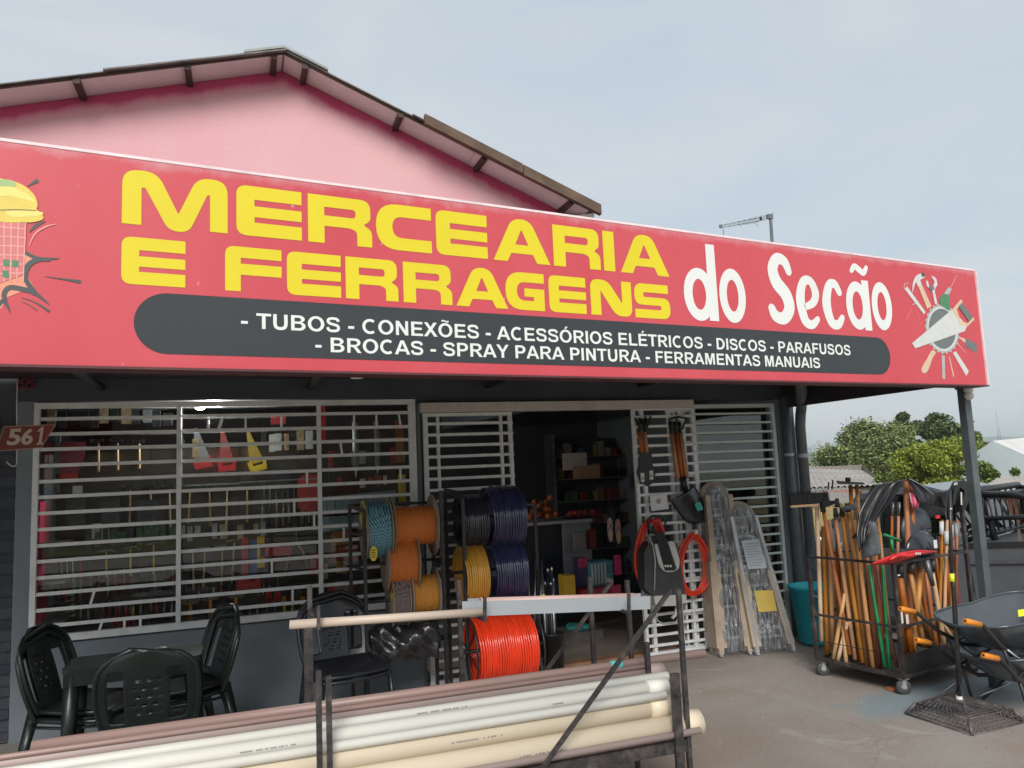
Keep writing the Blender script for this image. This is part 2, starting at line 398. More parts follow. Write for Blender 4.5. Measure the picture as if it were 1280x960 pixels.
# gable wall
ax, az = .33, 5.08
zl = lambda x: az+.28*(x-ax) if x < ax else az-.418*(x-ax)
XR = 2.80
b = MB(); b.prism([(-4.6, 2.75), (XR, 2.75), (XR, zl(XR)), (ax, az), (-4.6, zl(-4.6))], (0, FY+T, 0), (1,0,0), (0,0,1), T)
b.build('gable_wall', pink, shop)
b = MB(); b.b2((XR-T, FY+T, 2.3), (XR, FY+7, zl(XR))); b.b2((XR, FY, 2.75), (5.2, FY+T, 2.82))
b.b2((5.05, FY+T, 0), (5.2, FY+7, 2.75)); b.b2((-4.6, FY+7, 0), (5.2, FY+7.1, 2.75)); b.b2((-4.6, FY+.01, 0), (-4.5, FY+7, 3.5))
b.build('side_wall', dado_paint, shop)
b = MB(); b.b2((XR, FY+.01, 2.85), (5.3, FY+7.1, 2.90)); b.build('lean_to_roof', M('fibro', (.30,.29,.27), .9, var=.2, dirt=.6), shop)
# pitched roof: underside boards, sheets, ridge cap, purlin ends, fascia
OY = FY-.27; RB = FY+7.3
soffit = M('soffit_boards', (.84,.80,.79), .6, var=.05, scale=4, dirt=.35, dirtc=(.5,.38,.38))
sheetm = M('roof_sheets', (.20,.195,.185), .85, var=.3, scale=6, dirt=.7, dirtc=(.05,.045,.04), bump=.4)
capm = M('ridge_cap', (.34,.36,.35), .8, var=.2, scale=7, dirt=.6, dirtc=(.16,.17,.16))
purl = M('purlins', (.065,.035,.025), .7, var=.3, scale=20)
def slope_slab(b, xa, xb, off, th, y0, y1, z=zl):
    za, zb = z(xa)+off, z(xb)+off
    b.add([(xa,y0,za),(xb,y0,zb),(xb,y1,zb),(xa,y1,za),(xa,y0,za+th),(xb,y0,zb+th),(xb,y1,zb+th),(xa,y1,za+th)],
          [(0,1,2,3),(7,6,5,4),(0,4,5,1),(1,5,6,2),(2,6,7,3),(3,7,4,0)])
XE = 2.99
roof = MB(); 
xs = [-5.0+1.06*k for k in range(6)]
n = 0
rt_me = None
for side in (0, 1):
    seg = [(-5., -3.6), (-3.6, -2.2), (-2.2, -.95), (-.95, ax)] if side == 0 else [(ax, 1.35), (1.35, 2.25), (2.25, XE)]
    for xa, xb in seg:
        b = MB(); slope_slab(b, xa+.003, xb+.02, .009+.006*(n % 2), .009+.004*(n % 3 == 0), OY-.03-.02*(n % 2), RB); n += 1
        b.build('roof_sheet', sheetm, shop)
for xa, xb in ((-5., -2.4), (-2.4, ax-.004), (ax+.004, 1.9), (1.9, XE-.04)):
    b = MB(); slope_slab(b, xa, xb-.004, -.006, .012, OY+.012, FY-.002); b.build('soffit_board', soffit, shop)
b = MB(); slope_slab(b, -5., ax, -.004, .012, OY-.012, OY+.008); slope_slab(b, ax, XE-.03, -.004, .012, OY-.012, OY+.008); b.build('verge_strip', purl, shop)
b = MB(); slope_slab(b, 1.45, 2.3, -.02, .085, OY-.075, OY-.018); slope_slab(b, 2.31, XE+.04, -.025, .09, OY-.07, OY-.02)
b.build('barge_board', M('barge', (.12,.075,.05), .75, var=.3, scale=8, dirt=.5, dirtc=(.05,.03,.02)), shop)
b = MB()
for xa, xb in ((ax-.30, ax), (ax, ax+.34)): slope_slab(b, xa, xb, .024, .02, OY-.05, RB)
b.build('ridge_cap', capm, shop)
for px, py in ((100,118),(236,97),(342,84),(380,92),(497,150),(600,200),(706,247)):
    p = W(px, py, FY-.14); zz = zl(p.x)
    b = MB(); b.bar((p.x, FY-.002, zz-.02), (p.x, OY-.01, zz-.02), .045, .04); b.build('purlin_end', purl, shop)
b = MB(); b.add([(XR+.002,FY-.002,zl(XR)-.05),(XE,OY,zl(XE)-.01),(XE,RB,zl(XE)-.01),(XR+.002,RB,zl(XR)-.05),(XR+.002,FY-.002,zl(XR)-.09),(XE,OY,zl(XE)-.05),(XE,RB,zl(XE)-.05),(XR+.002,RB,zl(XR)-.09)],
  [(0,1,2,3),(7,6,5,4),(0,4,5,1),(1,5,6,2),(2,6,7,3),(3,7,4,0)]); b.build('eave_box', soffit, shop)

# interior: floor, ceiling, back partition
tile = M('interior_floor', (.30,.26,.22), .35, var=.12, scale=3, dirt=.5, dirtc=(.16,.11,.08))
sheet('shop_floor', -4.5, 5.05, FY+.02, FY+7, 2, 2, tile, fz=lambda x, y: .012)
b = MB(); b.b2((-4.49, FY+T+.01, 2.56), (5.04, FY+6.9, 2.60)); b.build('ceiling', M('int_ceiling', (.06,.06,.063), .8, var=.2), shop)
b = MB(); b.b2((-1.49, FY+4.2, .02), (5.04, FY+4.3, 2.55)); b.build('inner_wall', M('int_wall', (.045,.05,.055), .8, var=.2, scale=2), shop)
# canopy behind the sign: soffit, side beam, frame, post
SC = Vector((5.089, 4.087, 2.165)); SA = radians(8.22); SU = Vector((cos(SA), sin(SA), 0)); SN = Vector((sin(SA), -cos(SA), 0)); SH = .845
def on_sign(s, t, off=0.): return SC + SU*s + Vector((0,0,t)) + SN*off
canopy = thing('canopy', 'dark flat canopy running from the shop wall out to the red sign', 'canopy', (1.8, FY, 2.2))
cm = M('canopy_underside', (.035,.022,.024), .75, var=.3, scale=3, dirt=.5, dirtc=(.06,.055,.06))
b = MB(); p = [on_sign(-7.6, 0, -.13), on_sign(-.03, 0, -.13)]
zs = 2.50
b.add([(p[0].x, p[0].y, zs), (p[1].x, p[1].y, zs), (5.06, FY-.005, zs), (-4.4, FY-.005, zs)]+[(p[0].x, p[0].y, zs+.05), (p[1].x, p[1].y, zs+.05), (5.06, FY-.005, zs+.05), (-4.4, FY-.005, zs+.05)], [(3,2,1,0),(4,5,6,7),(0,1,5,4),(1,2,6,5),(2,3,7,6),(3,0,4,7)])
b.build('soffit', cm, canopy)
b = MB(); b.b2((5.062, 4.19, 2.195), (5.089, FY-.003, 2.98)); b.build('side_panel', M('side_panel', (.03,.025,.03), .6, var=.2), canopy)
for k, yy in enumerate((.6, 1.3)):
    b = MB(); q0 = on_sign(-7.5, 0, -yy); q1 = on_sign(-.35, 0, -yy); b.bar((q0.x, q0.y, 2.47), (q1.x, min(q1.y, FY-.1), 2.47), .05, .05); b.build('beam', black_steel, canopy)
for s in (-6.1, -4.6, -3.1, -1.6):
    q = on_sign(s, 0, -.14); b = MB(); b.bar((q.x, q.y, 2.43), (q.x, FY-.01, 2.43), .04, .04); b.build('cross_beam', black_steel, canopy)
    b = MB(); b.bar((q.x+.03, q.y+.1, 2.23), (q.x+.03, q.y+.55, 2.42), .03, .03); b.build('brace', grey_metal, canopy)
b = MB(); b.bar((5.11, 4.30, 0), (5.11, 4.30, 2.22), .060, .060); 
b.build('post', M('post_paint', (.075,.095,.105), .5, var=.15, scale=12, dirt=.4, dirtc=(.15,.16,.16)), canopy)
# house lamp on the post, bulkhead light under the soffit
lamp = thing('post_lamp', 'small round white lamp on top of the canopy post', 'lamp', tuple(W(1211, 492, 4.24)))
c = Vector(lamp.location); b = MB(); b.ball(c+Vector((0,0,-.015)), .033, 14); b.build('globe', white_plastic, lamp)
b = MB(); b.lathe([(0,.055),(.03,.055),(.034,.03),(.03,.012),(0,.012)], c, n=14); b.build('lamp_base', label_white, lamp)
b = MB(); b.bar(c+Vector((-.035,.02,.04)), c+Vector((-.075,.05,.04)), .012); b.build('bracket', black_steel, lamp)
q = on_sign(-4.55, 0, -.35)
lt = thing('ceiling_spotlight', 'tiny white spotlight peeking out below the sign edge, middle of the canopy', 'light', (q.x, q.y, 2.2))
b = MB(); b.lathe([(0,-.02),(.03,-.02),(.035,.0),(.02,.03),(0,.03)], (q.x, q.y, 2.2), n=14); b.build('lamp_head', white_plastic, lt)
b = MB(); b.cyl((q.x, q.y, 2.23), (q.x, q.y, 2.5), .008, n=6); b.build('stem', black_steel, lt)
# downpipes at the right corner
pipegrey = M('pipe_grey', (.105,.12,.13), .5, var=.15, scale=10, dirt=.4, dirtc=(.2,.2,.2))
dp = thing('downpipe', 'grey rainwater downpipe nearest the window at the right corner of the shop', 'pipe', (5.06, FY-.06, 0))
b = MB(); b.cyl((5.06, FY-.055, .0), (5.06, FY-.055, 2.3), .045, n=16); b.build('pipe', pipegrey, dp)
b = MB(); b.lathe([(.05,0),(.05,.03)], (5.06, FY-.055, 1.72), n=16); b.build('clamp', zinc, dp)
dp = thing('downpipe', 'grey rainwater pipe on the outer corner that bends in under the canopy', 'pipe', (5.22, FY-.06, 0))
b = MB(); b.tube([(5.2, FY-.08, 0), (5.2, FY-.08, 2.0), (5.2, FY-.1, 2.12), (5.17, FY-.16, 2.2), (5.02, FY-.34, 2.27), (4.9, FY-.5, 2.30), (4.8, FY-.6, 2.4)], .05, 16); b.build('pipe', pipegrey, dp)
b = MB(); b.lathe([(.056,0),(.056,.04)], (5.2, FY-.08, 1.7), n=16); b.build('clamp', zinc, dp)

# ------------------------------------------------------------------ neighbour wall, hook, number plate, vent block
nb = thing('brick_wall', 'dark painted brick wall at the far left edge beside the shop pillar', 'wall', (-1.9, FY+.05, 0))
b = MB(); b.b2((-4.5, FY+.06, 0), (-1.505, FY+.2, 2.75)); b.build('mortar', navy_paint, nb)
brickm = M('dark_brick', (.038,.045,.06), .7, var=.3, scale=14, rnd=.25, bump=.2)
bm = MB(); bm.box((0,0,0), (.215,.03,.062)); bo = bm.build('brick', brickm, nb, local=True); bme = bo.data
first = True
for r_ in range(30):
    for c_ in range(4):
        x = -1.62-.23*c_ - (.115 if r_ % 2 else 0); loc = Vector((x, FY+.052+R.uniform(-.003,.003), .04+.075*r_)) - Vector((-1.9, FY+.05, 0))
        if first: bo.location = loc; first = False
        else: piece(bme, 'brick', nb, loc)
vb = thing('vent_block', 'red clay ventilation block with round holes high on the left wall', 'block', tuple(W(32, 472, FY-.02)))
c = Vector(vb.location)
b = MB()
for i in range(2):
    for j in range(3):
        b.lathe([(.017,-.01),(.026,-.012),(.026,.03),(.017,.03)], c+Vector(((i-.5)*.055, 0, (j-1)*.055)), axis=(0,1,0), n=12, closed=True)
b.build('tube', M('vent_red', (.20,.03,.035), .7), vb)
b = MB(); b.box(c+Vector((0,.034,0)), (.12,.012,.18)); b.build('backing', M('vent_dark', (.05,.01,.012), .8), vb)
pp = [W(21, 505, FY-.35), W(21, 580, FY-.35), W(18, 583, FY-.35), W(14, 582.5, FY-.35), W(8, 577, FY-.35)]
hk = thing('wire_hook', 'long white wire hook hanging behind the house number plate', 'hook', tuple(pp[0]))
b = MB(); b.tube([(pp[0].x, pp[0].y, 2.46)]+pp, .004, 6); b.build('wire', white_plastic, hk)
c = W(33, 546, FY-.37)
np_ = thing('number_plate', 'slanted dark red house number plate reading 561 at the left of the window', 'sign', tuple(c))
U = Vector((1,0,0)); Z = Vector((0,0,1)); ypl = FY-.37
pts = [W(x, y, ypl) for x, y in ((-4,564),(52,559.5),(70,531),(6,533.5))]
b = MB(); b.prism([((p-c).x, (p-c).z) for p in pts], c, U, Z, .012); b.build('plate', M('plate_red', (.22,.035,.022), .45, var=.2, scale=12, dirt=.5, dirtc=(.12,.03,.02)), np_)
b = MB(); 
for i in range(4):
    p, q = pts[i], pts[(i+1) % 4]; b.bar(p+Vector((0,-.014,0)), q+Vector((0,-.014,0)), .003, .006)
b.build('plate_edge', M('edge_buff', (.42,.25,.2), .6), np_)

# ------------------------------------------------------------------ text helper
def font_mesh(text, bold=0.):
    cu = bpy.data.curves.new('txt', 'FONT'); cu.body = text; cu.size = 1; cu.offset = bold; cu.resolution_u = 5
    o = bpy.data.objects.new('txt', cu); COL.objects.link(o)
    dg = bpy.context.evaluated_depsgraph_get(); me = o.evaluated_get(dg).to_mesh()
    v = [(q.co.x, q.co.y) for q in me.vertices]; f = [tuple(p.vertices) for p in me.polygons]
    o.evaluated_get(dg).to_mesh_clear(); bpy.data.objects.remove(o); bpy.data.curves.remove(cu)
    return v, f
def text_on(b, text, origin, u, w, x0, x1, y0, y1, bold=0., wf=None):
    """text stretched into the box x0..x1, y0..y1 (y1 is the height of a capital H) of plane origin,u,w"""
    v, f = font_mesh(text, bold); hv, _ = font_mesh('H', bold)
    a0, a1 = min(p[0] for p in v), max(p[0] for p in v); h0, h1 = min(p[1] for p in hv), max(p[1] for p in hv)
    vs = [origin+u*(x0+(p[0]-a0)/(a1-a0)*(x1-x0))+w*(y0+(p[1]-h0)/(h1-h0)*(y1-y0)) for p in v]
    return b.add(vs, f)
cream = M('number_cream', (.62,.50,.40), .5)
for ch, x0, x1, y0, y1 in (('5',8,24.5,556.5,536),('6',25.5,40,556,536.5),('1',45.5,54.5,554.5,533.5)):
    b = MB()
    if ch == '1':
        o = W(50, 545, ypl-.015); b.flat([[o+U*x+Z*z for x, z in ((-.018,-.058),(.022,-.056),(.022,-.046),(.010,-.044),(.022,.062),(.010,.062),(-.016,.035),(-.014,.026),(.002,.036),(-.008,-.045),(-.018,-.047))]]); b.build('digit', cream, np_); continue
    o = W(x0, y0, ypl-.015); e = W(x1, y0, ypl-.015); t = W(x0, y1, ypl-.015)
    text_on(b, ch, o, U, Vector((.12,0,1)), 0, e.x-o.x, 0, t.z-o.z, .03); b.build('digit', cream, np_)

# ------------------------------------------------------------------ the long red sign
sign = thing('shop_sign', 'long red shop fascia sign with big yellow and white lettering above the canopy', 'sign', tuple(SC))
def sign_red():
    m, nt, b = base_nodes('sign_red'); L = nt.links.new
    tc = N(nt, 'ShaderNodeTexCoord'); mp = N(nt, 'ShaderNodeMapping'); mp.inputs['Scale'].default_value = (1,1,.25); L(tc.outputs['Object'], mp.inputs[0])
    nz = N(nt, 'ShaderNodeTexNoise'); nz.inputs['Scale'].default_value = 1.6; nz.inputs['Detail'].default_value = 8; nz.inputs['Roughness'].default_value = .6; L(mp.outputs[0], nz.inputs[0])
    r = N(nt, 'ShaderNodeValToRGB'); r.color_ramp.elements[0].position = .3; r.color_ramp.elements[0].color = (.55,.060,.078,1); r.color_ramp.elements[1].position = .75; r.color_ramp.elements[1].color = (.60,.09,.11,1); L(nz.outputs[0], r.inputs[0])
    sx = N(nt, 'ShaderNodeSeparateXYZ'); L(tc.outputs['Object'], sx.inputs[0])
    n2 = N(nt, 'ShaderNodeTexNoise'); n2.inputs['Scale'].default_value = 7; n2.inputs['Detail'].default_value = 8; n2.inputs['Roughness'].default_value = .75; L(tc.outputs['Object'], n2.inputs[0])
    ma = N(nt, 'ShaderNodeMath', operation='MULTIPLY_ADD'); L(n2.outputs[0], ma.inputs[0]); ma.inputs[1].default_value = .16; L(sx.outputs[2], ma.inputs[2])
    r2 = N(nt, 'ShaderNodeMapRange'); r2.inputs[1].default_value = .885; r2.inputs[2].default_value = .95; r2.inputs[3].default_value = 0; r2.inputs[4].default_value = .55; L(ma.outputs[0], r2.inputs[0])
    mx = N(nt, 'ShaderNodeMix', data_type='RGBA'); L(r2.outputs[0], mx.inputs[0]); L(r.outputs[0], mx.inputs[6]); mx.inputs[7].default_value = (.62,.42,.45,1)
    n3 = N(nt, 'ShaderNodeTexNoise'); n3.inputs['Scale'].default_value = 26; n3.inputs['Detail'].default_value = 3; L(tc.outputs['Object'], n3.inputs[0])
    r3 = N(nt, 'ShaderNodeValToRGB'); r3.color_ramp.elements[0].position = .74; r3.color_ramp.elements[1].position = .78; r3.color_ramp.elements[1].color = (.5,.5,.5,1); L(n3.outputs[0], r3.inputs[0])
    m2 = N(nt, 'ShaderNodeMix', data_type='RGBA'); L(r3.outputs[0], m2.inputs[0]); L(mx.outputs[2], m2.inputs[6]); m2.inputs[7].default_value = (.72,.5,.5,1)
    L(m2.outputs[2], b.inputs['Base Color']); b.inputs['Roughness'].default_value = .42; b.inputs['Specular IOR Level'].default_value = .5
    n4 = N(nt, 'ShaderNodeTexNoise'); n4.inputs['Scale'].default_value = 1.3; L(tc.outputs['Object'], n4.inputs[0])
    bp = N(nt, 'ShaderNodeBump'); bp.inputs['Strength'].default_value = .15; bp.inputs['Distance'].default_value = .02; L(n4.outputs[0], bp.inputs['Height']); L(bp.outputs[0], b.inputs['Normal'])
    return m
sred = sign_red()
b = MB(); c = on_sign(-3.9, SH/2, -.06); b.box(c, (7.8, .12, SH), rz=SA); b.build('panel', sred, sign)
b = MB(); b.box(on_sign(-3.9, SH+.006, -.0575), (7.82, .12, .012), rz=SA); b.box(on_sign(.006, SH/2, -.055), (.01, .135, SH), rz=SA); b.build('edge_trim', M('edge_trim', (.80,.66,.68), .5, var=.15), sign)
b = MB(); b.box(on_sign(-3.9, -.006, -.055), (7.82, .135, .01), rz=SA); b.build('bottom_trim', M('bottom_trim', (.10,.03,.035), .5), sign)
def SP(px, py, off=.0015):
    p = PL(px, py, SC+SN*off, SN); d = p-SC; return d.dot(SU), d.z
def fillet(pts, seg=6):
    """pts: (x, y, r) -> rounded outline"""
    n = len(pts); out = []
    for i in range(n):
        p = Vector(pts[i][:2]); r = pts[i][2] if len(pts[i]) > 2 else 0
        a = Vector(pts[i-1][:2])-p; c = Vector(pts[(i+1) % n][:2])-p
        if r <= 0: out.append(tuple(p)); continue
        la, lc = a.length, c.length; a.normalize(); c.normalize()
        k = min(r, la*.49, lc*.49)
        p0, p1 = p+a*k, p+c*k
        for j in range(seg+1):
            t = j/seg; q = p0*((1-t)**2)+p*(2*t*(1-t))+p1*(t*t); w = .25*sin(pi*t)*0
            # lean the quadratic towards a true arc
            out.append((q.x, q.y))
    return out
GL = {
'E': [[(0,0,.2),(1,0),(1,.27),(.27,.27),(.27,.38),(1,.38),(1,.60),(.27,.60),(.27,.73),(1,.73),(1,1),(0,1,.2)]],
'F': [[(0,0),(.27,0),(.27,.37),(1,.37),(1,.62),(.27,.62),(.27,.75),(1,.75),(1,1),(0,1,.2)]],
'R': [[(0,0),(.25,0),(.25,.36),(.66,.36,.08),(.76,.30,.08),(.76,0),(1,0),(1,.36,.12),(.86,.46,.06),(.98,.56,.1),(.98,1,.3),(0,1)],[(.25,.58),(.74,.58,.08),(.74,.76,.08),(.25,.76)]],
'C': [[(1,0),(0,0,.5),(0,1,.5),(1,1),(1,.73),(.29,.73,.24),(.29,.27,.24),(1,.27)]],
'A': [[(0,0),(.24,0),(.31,.2),(.69,.2),(.76,0),(1,0),(.66,1.02,.22),(.34,1.02,.22)],[(.385,.41),(.615,.41),(.5,.78,.05)]],
'I': [[(0,0),(1,0),(1,1),(0,1)]],
'M': [[(0,0),(.176,0),(.176,.71,.03),(.21,.71,.02),(.43,-.06,.16),(.62,-.06,.16),(.80,.71,.02),(.825,.71,.03),(.825,0),(1,0),(1,1.03,.33),(.70,1.03,.22),(.52,.27,.04),(.32,1.03,.22),(0,1.03,.33)]],
'G': [[(1,0),(0,0,.5),(0,1,.5),(1,1),(1,.74),(.29,.74,.24),(.29,.25,.24),(.72,.25),(.72,.36),(.48,.36),(.48,.58),(1,.58)]],
'N': [[(0,0),(.24,0),(.24,.70),(.60,.0,.22),(1,0,.25),(1,1),(.76,1),(.76,.36),(.42,1,.22),(0,1,.25)]],
'S': [[(0,0),(1,0,.28),(1,.61,.26),(.25,.61,.06),(.25,.75,.06),(.96,.75),(.96,1),(0,1,.28),(0,.38,.26),(.74,.38,.06),(.74,.25,.06),(0,.25)]],
}
yel = M('sign_yellow', (.72,.60,.018), .42, var=.03, scale=3, spec=.5)
swhite = M('sign_white', (.74,.76,.73), .42, var=.03, scale=4, spec=.7)
sgrey = M('sign_grey', (.030,.036,.042), .4, var=.08, scale=2, spec=.6)
def glyph(ch, s0, s1, t0, t1, mat, name='letter'):
    H = t1-t0; Wd = s1-s0; loops = []
    for l in GL[ch]:
        q = fillet([(x*Wd, y*H, (p[0]*H if p else 0)) for x, y, *p in l])
        loops.append([on_sign(s0+x, t0+y, .0015) for x, y in q])
    return MB().flat(loops).build(name, mat, sign)
mid1 = [SP(160,243)[1]]
r1b, r1t = [SP(x, y)[1] for x, y in ((152.5,276.7),(377,236.5))]
r1b = (SP(152.5,276.7)[1]+SP(377,300)[1]+SP(834,346)[1]+SP(608,326)[1])/4; r1t = (SP(296,229.5)[1]+SP(545,262)[1]+SP(691,281)[1])/3
r2b = (SP(152,356)[1]+SP(352-50,362)[1]+SP(732,393)[1])/3; r2t = (SP(157,292)[1]+SP(359,313)[1]+SP(690,347)[1])/3
for ch, a, c_ in (('M',152.5,284.5),('E',295.5,377),('R',385,464.6),('C',470,539),('E',545,608.7),('A',616,686.5),('R',691.4,749.5),('I',754,767.8),('A',774.7,834.8)):
    ym = 250+ (a-150)*.105; glyph(ch, SP(a, ym)[0], SP(c_, ym)[0], r1b, r1t, yel)
for ch, a, c_ in (('E',151.7,231.8),('F',281.4,352),('E',358.7,426),('R',432,497.4),('R',504,564.6),('A',569.7,634),('G',631.7,680),('E',686,732),('N',738,789),('S',793,836.8)):
    ym = 325+(a-150)*.07; glyph(ch, SP(a, ym)[0], SP(c_, ym)[0], r2b, r2t, yel)
# grey pill with two lines of white capitals
pb = (SP(205,444.7)[1]+SP(1090,466.5)[1])/2; pt = (SP(205,368)[1]+SP(1090,420.3)[1])/2; pl = SP(167,406)[0]; pr = SP(1112.5,442)[0]; rr = (pt-pb)/2
pts = [(pl+rr+rr*cos(a), pb+rr+rr*sin(a)) for a in [pi/2+pi*k/20 for k in range(21)]]+[(pr-rr+rr*cos(a), pb+rr+rr*sin(a)) for a in [-pi/2+pi*k/20 for k in range(21)]]
MB().flat([[on_sign(x, y, .0015) for x, y in pts]]).build('grey_band', sgrey, sign)
def outline(path, w, n=8):
    """closed outline of a smooth stroke"""
    P = [Vector(p) for p in path]; pts = []
    for i in range(len(P)-1):
        p0, p1, p2, p3 = P[max(i-1,0)], P[i], P[i+1], P[min(i+2,len(P)-1)]
        for j in range(n):
            t = j/n; pts.append(.5*((2*p1)+(p2-p0)*t+(2*p0-5*p1+4*p2-p3)*t*t+(3*p1-p0-3*p2+p3)*t**3))
    pts.append(P[-1]); a, b_ = [], []
    for i, p in enumerate(pts):
        d = (pts[min(i+1,len(pts)-1)]-pts[max(i-1,0)]).normalized(); nn = Vector((-d.y, d.x)); a.append(tuple(p+nn*w/2)); b_.append(tuple(p-nn*w/2))
    return a+b_[::-1]
def arc(cx, cy, rx, ry, a0, a1, n=9): return [(cx+rx*cos(radians(a0+(a1-a0)*k/n)), cy+ry*sin(radians(a0+(a1-a0)*k/n))) for k in range(n+1)]
def caps(ch):
    """bold upright capitals in units of the capital height: advance and a list of shapes (outer loop, holes)"""
    k, h = .20, .165
    base = {'Õ':'O','Ó':'O','É':'E'}.get(ch, ch)
    S = {
    ' ': (.39, []), '-': (.47, [[[(.05,.28),(.42,.28),(.42,.46),(.05,.46)]]]),
    'T': (.86, [[[(.33,0),(.53,0),(.53,1-h),(.84,1-h),(.84,1),(.02,1),(.02,1-h),(.33,1-h)]]]),
    'L': (.85, [[[(.10,0),(.82,0),(.82,h),(.30,h),(.30,1),(.10,1)]]]),
    'I': (.39, [[[(.095,0),(.295,0),(.295,1),(.095,1)]]]),
    'E': (.93, [[[(.10,0),(.87,0),(.87,h),(.30,h),(.30,.43),(.80,.43),(.80,.59),(.30,.59),(.30,1-h),(.85,1-h),(.85,1),(.10,1)]]]),
    'F': (.85, [[[(.10,0),(.30,0),(.30,.42),(.74,.42),(.74,.585),(.30,.585),(.30,1-h),(.81,1-h),(.81,1),(.10,1)]]]),
    'A': (1.0, [[[(0,0),(.215,0),(.29,.22),(.71,.22),(.785,0),(1,0),(.61,1),(.39,1)], [(.355,.38),(.645,.38),(.50,.79)]]]),
    'V': (.93, [[[(.36,0),(.57,0),(.93,1),(.715,1),(.465,.26),(.215,1),(0,1)]]]),
    'N': (1.0, [[[(.10,0),(.29,0),(.29,.66),(.70,0),(.90,0),(.90,1),(.71,1),(.71,.35),(.31,1),(.10,1)]]]),
    'M': (1.16, [[[(.10,0),(.285,0),(.285,.74),(.485,0),(.675,0),(.875,.74),(.875,0),(1.06,0),(1.06,1),(.765,1),(.58,.33),(.395,1),(.10,1)]]]),
    'X': (.93, [[[(0,0),(.235,0),(.465,.35),(.695,0),(.93,0),(.585,.52),(.90,1),(.665,1),(.465,.68),(.265,1),(.03,1),(.345,.52)]]]),
    'Y': (.93, [[[(.365,0),(.565,0),(.565,.42),(.93,1),(.70,1),(.465,.60),(.235,1),(0,1),(.365,.42)]]]),
    'O': (1.09, [[arc(.545,.5,.485,.515,0,348,29), arc(.545,.5,.285,.345,348,0,29)]]),
    'D': (1.0, [[[(.10,0),(.45,0)]+arc(.45,.5,.485,.5,-80,80,12)+[(.45,1),(.10,1)], [(.30,h),(.43,h)]+arc(.43,.5,.30,.335,-80,80,10)+[(.43,1-h),(.30,1-h)]]]),
    'P': (.93, [[[(.10,0),(.30,0),(.30,.375),(.55,.375)]+arc(.55,.6875,.33,.3125,-80,80,9)+[(.55,1),(.10,1)], [(.30,.53),(.52,.53)]+arc(.52,.685,.155,.155,-80,80,7)+[(.52,.84),(.30,.84)]]]),
    'R': (1.0, [[[(.10,0),(.30,0),(.30,.40),(.42,.40),(.50,.36),(.74,0),(.98,0),(.80,.27),(.66,.43)]+arc(.60,.72,.325,.28,-55,80,9)+[(.58,1),(.10,1)], [(.30,.555),(.57,.555)]+arc(.57,.697,.15,.142,-80,80,7)+[(.57,.84),(.30,.84)]]]),
    'B': (1.0, [[[(.10,0),(.56,0)]+arc(.58,.285,.355,.285,-85,60,8)+[(.70,.535)]+arc(.56,.755,.325,.245,-30,85,8)+[(.54,1),(.10,1)], [(.30,.16),(.57,.16)]+arc(.57,.30,.155,.14,-80,80,6)+[(.57,.44),(.30,.44)], [(.30,.59),(.54,.59)]+arc(.54,.715,.135,.125,-80,80,6)+[(.54,.84),(.30,.84)]]]),
    'U': (1.0, [[outline([(.195,1),(.195,.7),(.195,.38),(.27,.15),(.50,.075),(.73,.15),(.805,.38),(.805,.7),(.805,1)], .2)]]),
    'C': (1.0, [[outline(arc(.545,.5,.39,.43,52,308,12), .185, 3)]]),
    'G': (1.09, [[[(.55,.38),(1.0,.38)]], ]),
    'S': (.93, [[outline([(.785,.715),(.70,.87),(.47,.92),(.23,.87),(.165,.73),(.26,.59),(.48,.515),(.71,.44),(.79,.28),(.70,.12),(.46,.075),(.22,.13),(.13,.31)], .175)]]),
    }
    adv, sh = S[base]
    sh = [list(q) for q in sh]
    if ch == 'Õ': sh.append([outline([(.30,1.13),(.40,1.19),(.54,1.15),(.68,1.11),(.78,1.17)], .10)])
    if ch == 'Ó': sh.append([[(.47,1.07),(.58,1.07),(.75,1.25),(.55,1.25)]])
    if ch == 'É': sh.append([[(.40,1.07),(.50,1.07),(.67,1.25),(.47,1.25)]])
    return adv, sh
def caps_line(txt, s0, s1, t0, t1, off=.0032):
    tot = sum(caps(c)[0] for c in txt); H = t1-t0; kx = (s1-s0)/tot; x = 0
    for word in txt.split(' '):
        b = MB()
        for c in word:
            adv, sh = caps(c)
            for loops in sh: b.flat([[on_sign(s0+(x+p[0])*kx, t0+p[1]*H, off) for p in l] for l in loops])
            x += adv
        x += caps(' ')[0]
        if word: b.build('lettering', swhite, sign, kind=None)
caps_line('- TUBOS - CONEXÕES - ACESSÓRIOS ELÉTRICOS - DISCOS - PARAFUSOS', SP(300,402)[0], SP(1063,436)[0], SP(326,412)[1]*.5+SP(1000,440.8)[1]*.5, SP(326,392)[1]*.5+SP(1000,428)[1]*.5)
caps_line('- BROCAS - SPRAY PARA PINTURA - FERRAMENTAS MANUAIS', SP(393,433)[0], SP(1025,451)[0], SP(420,443)[1]*.5+SP(1000,457.5)[1]*.5, SP(420,424)[1]*.5+SP(1000,445)[1]*.5)
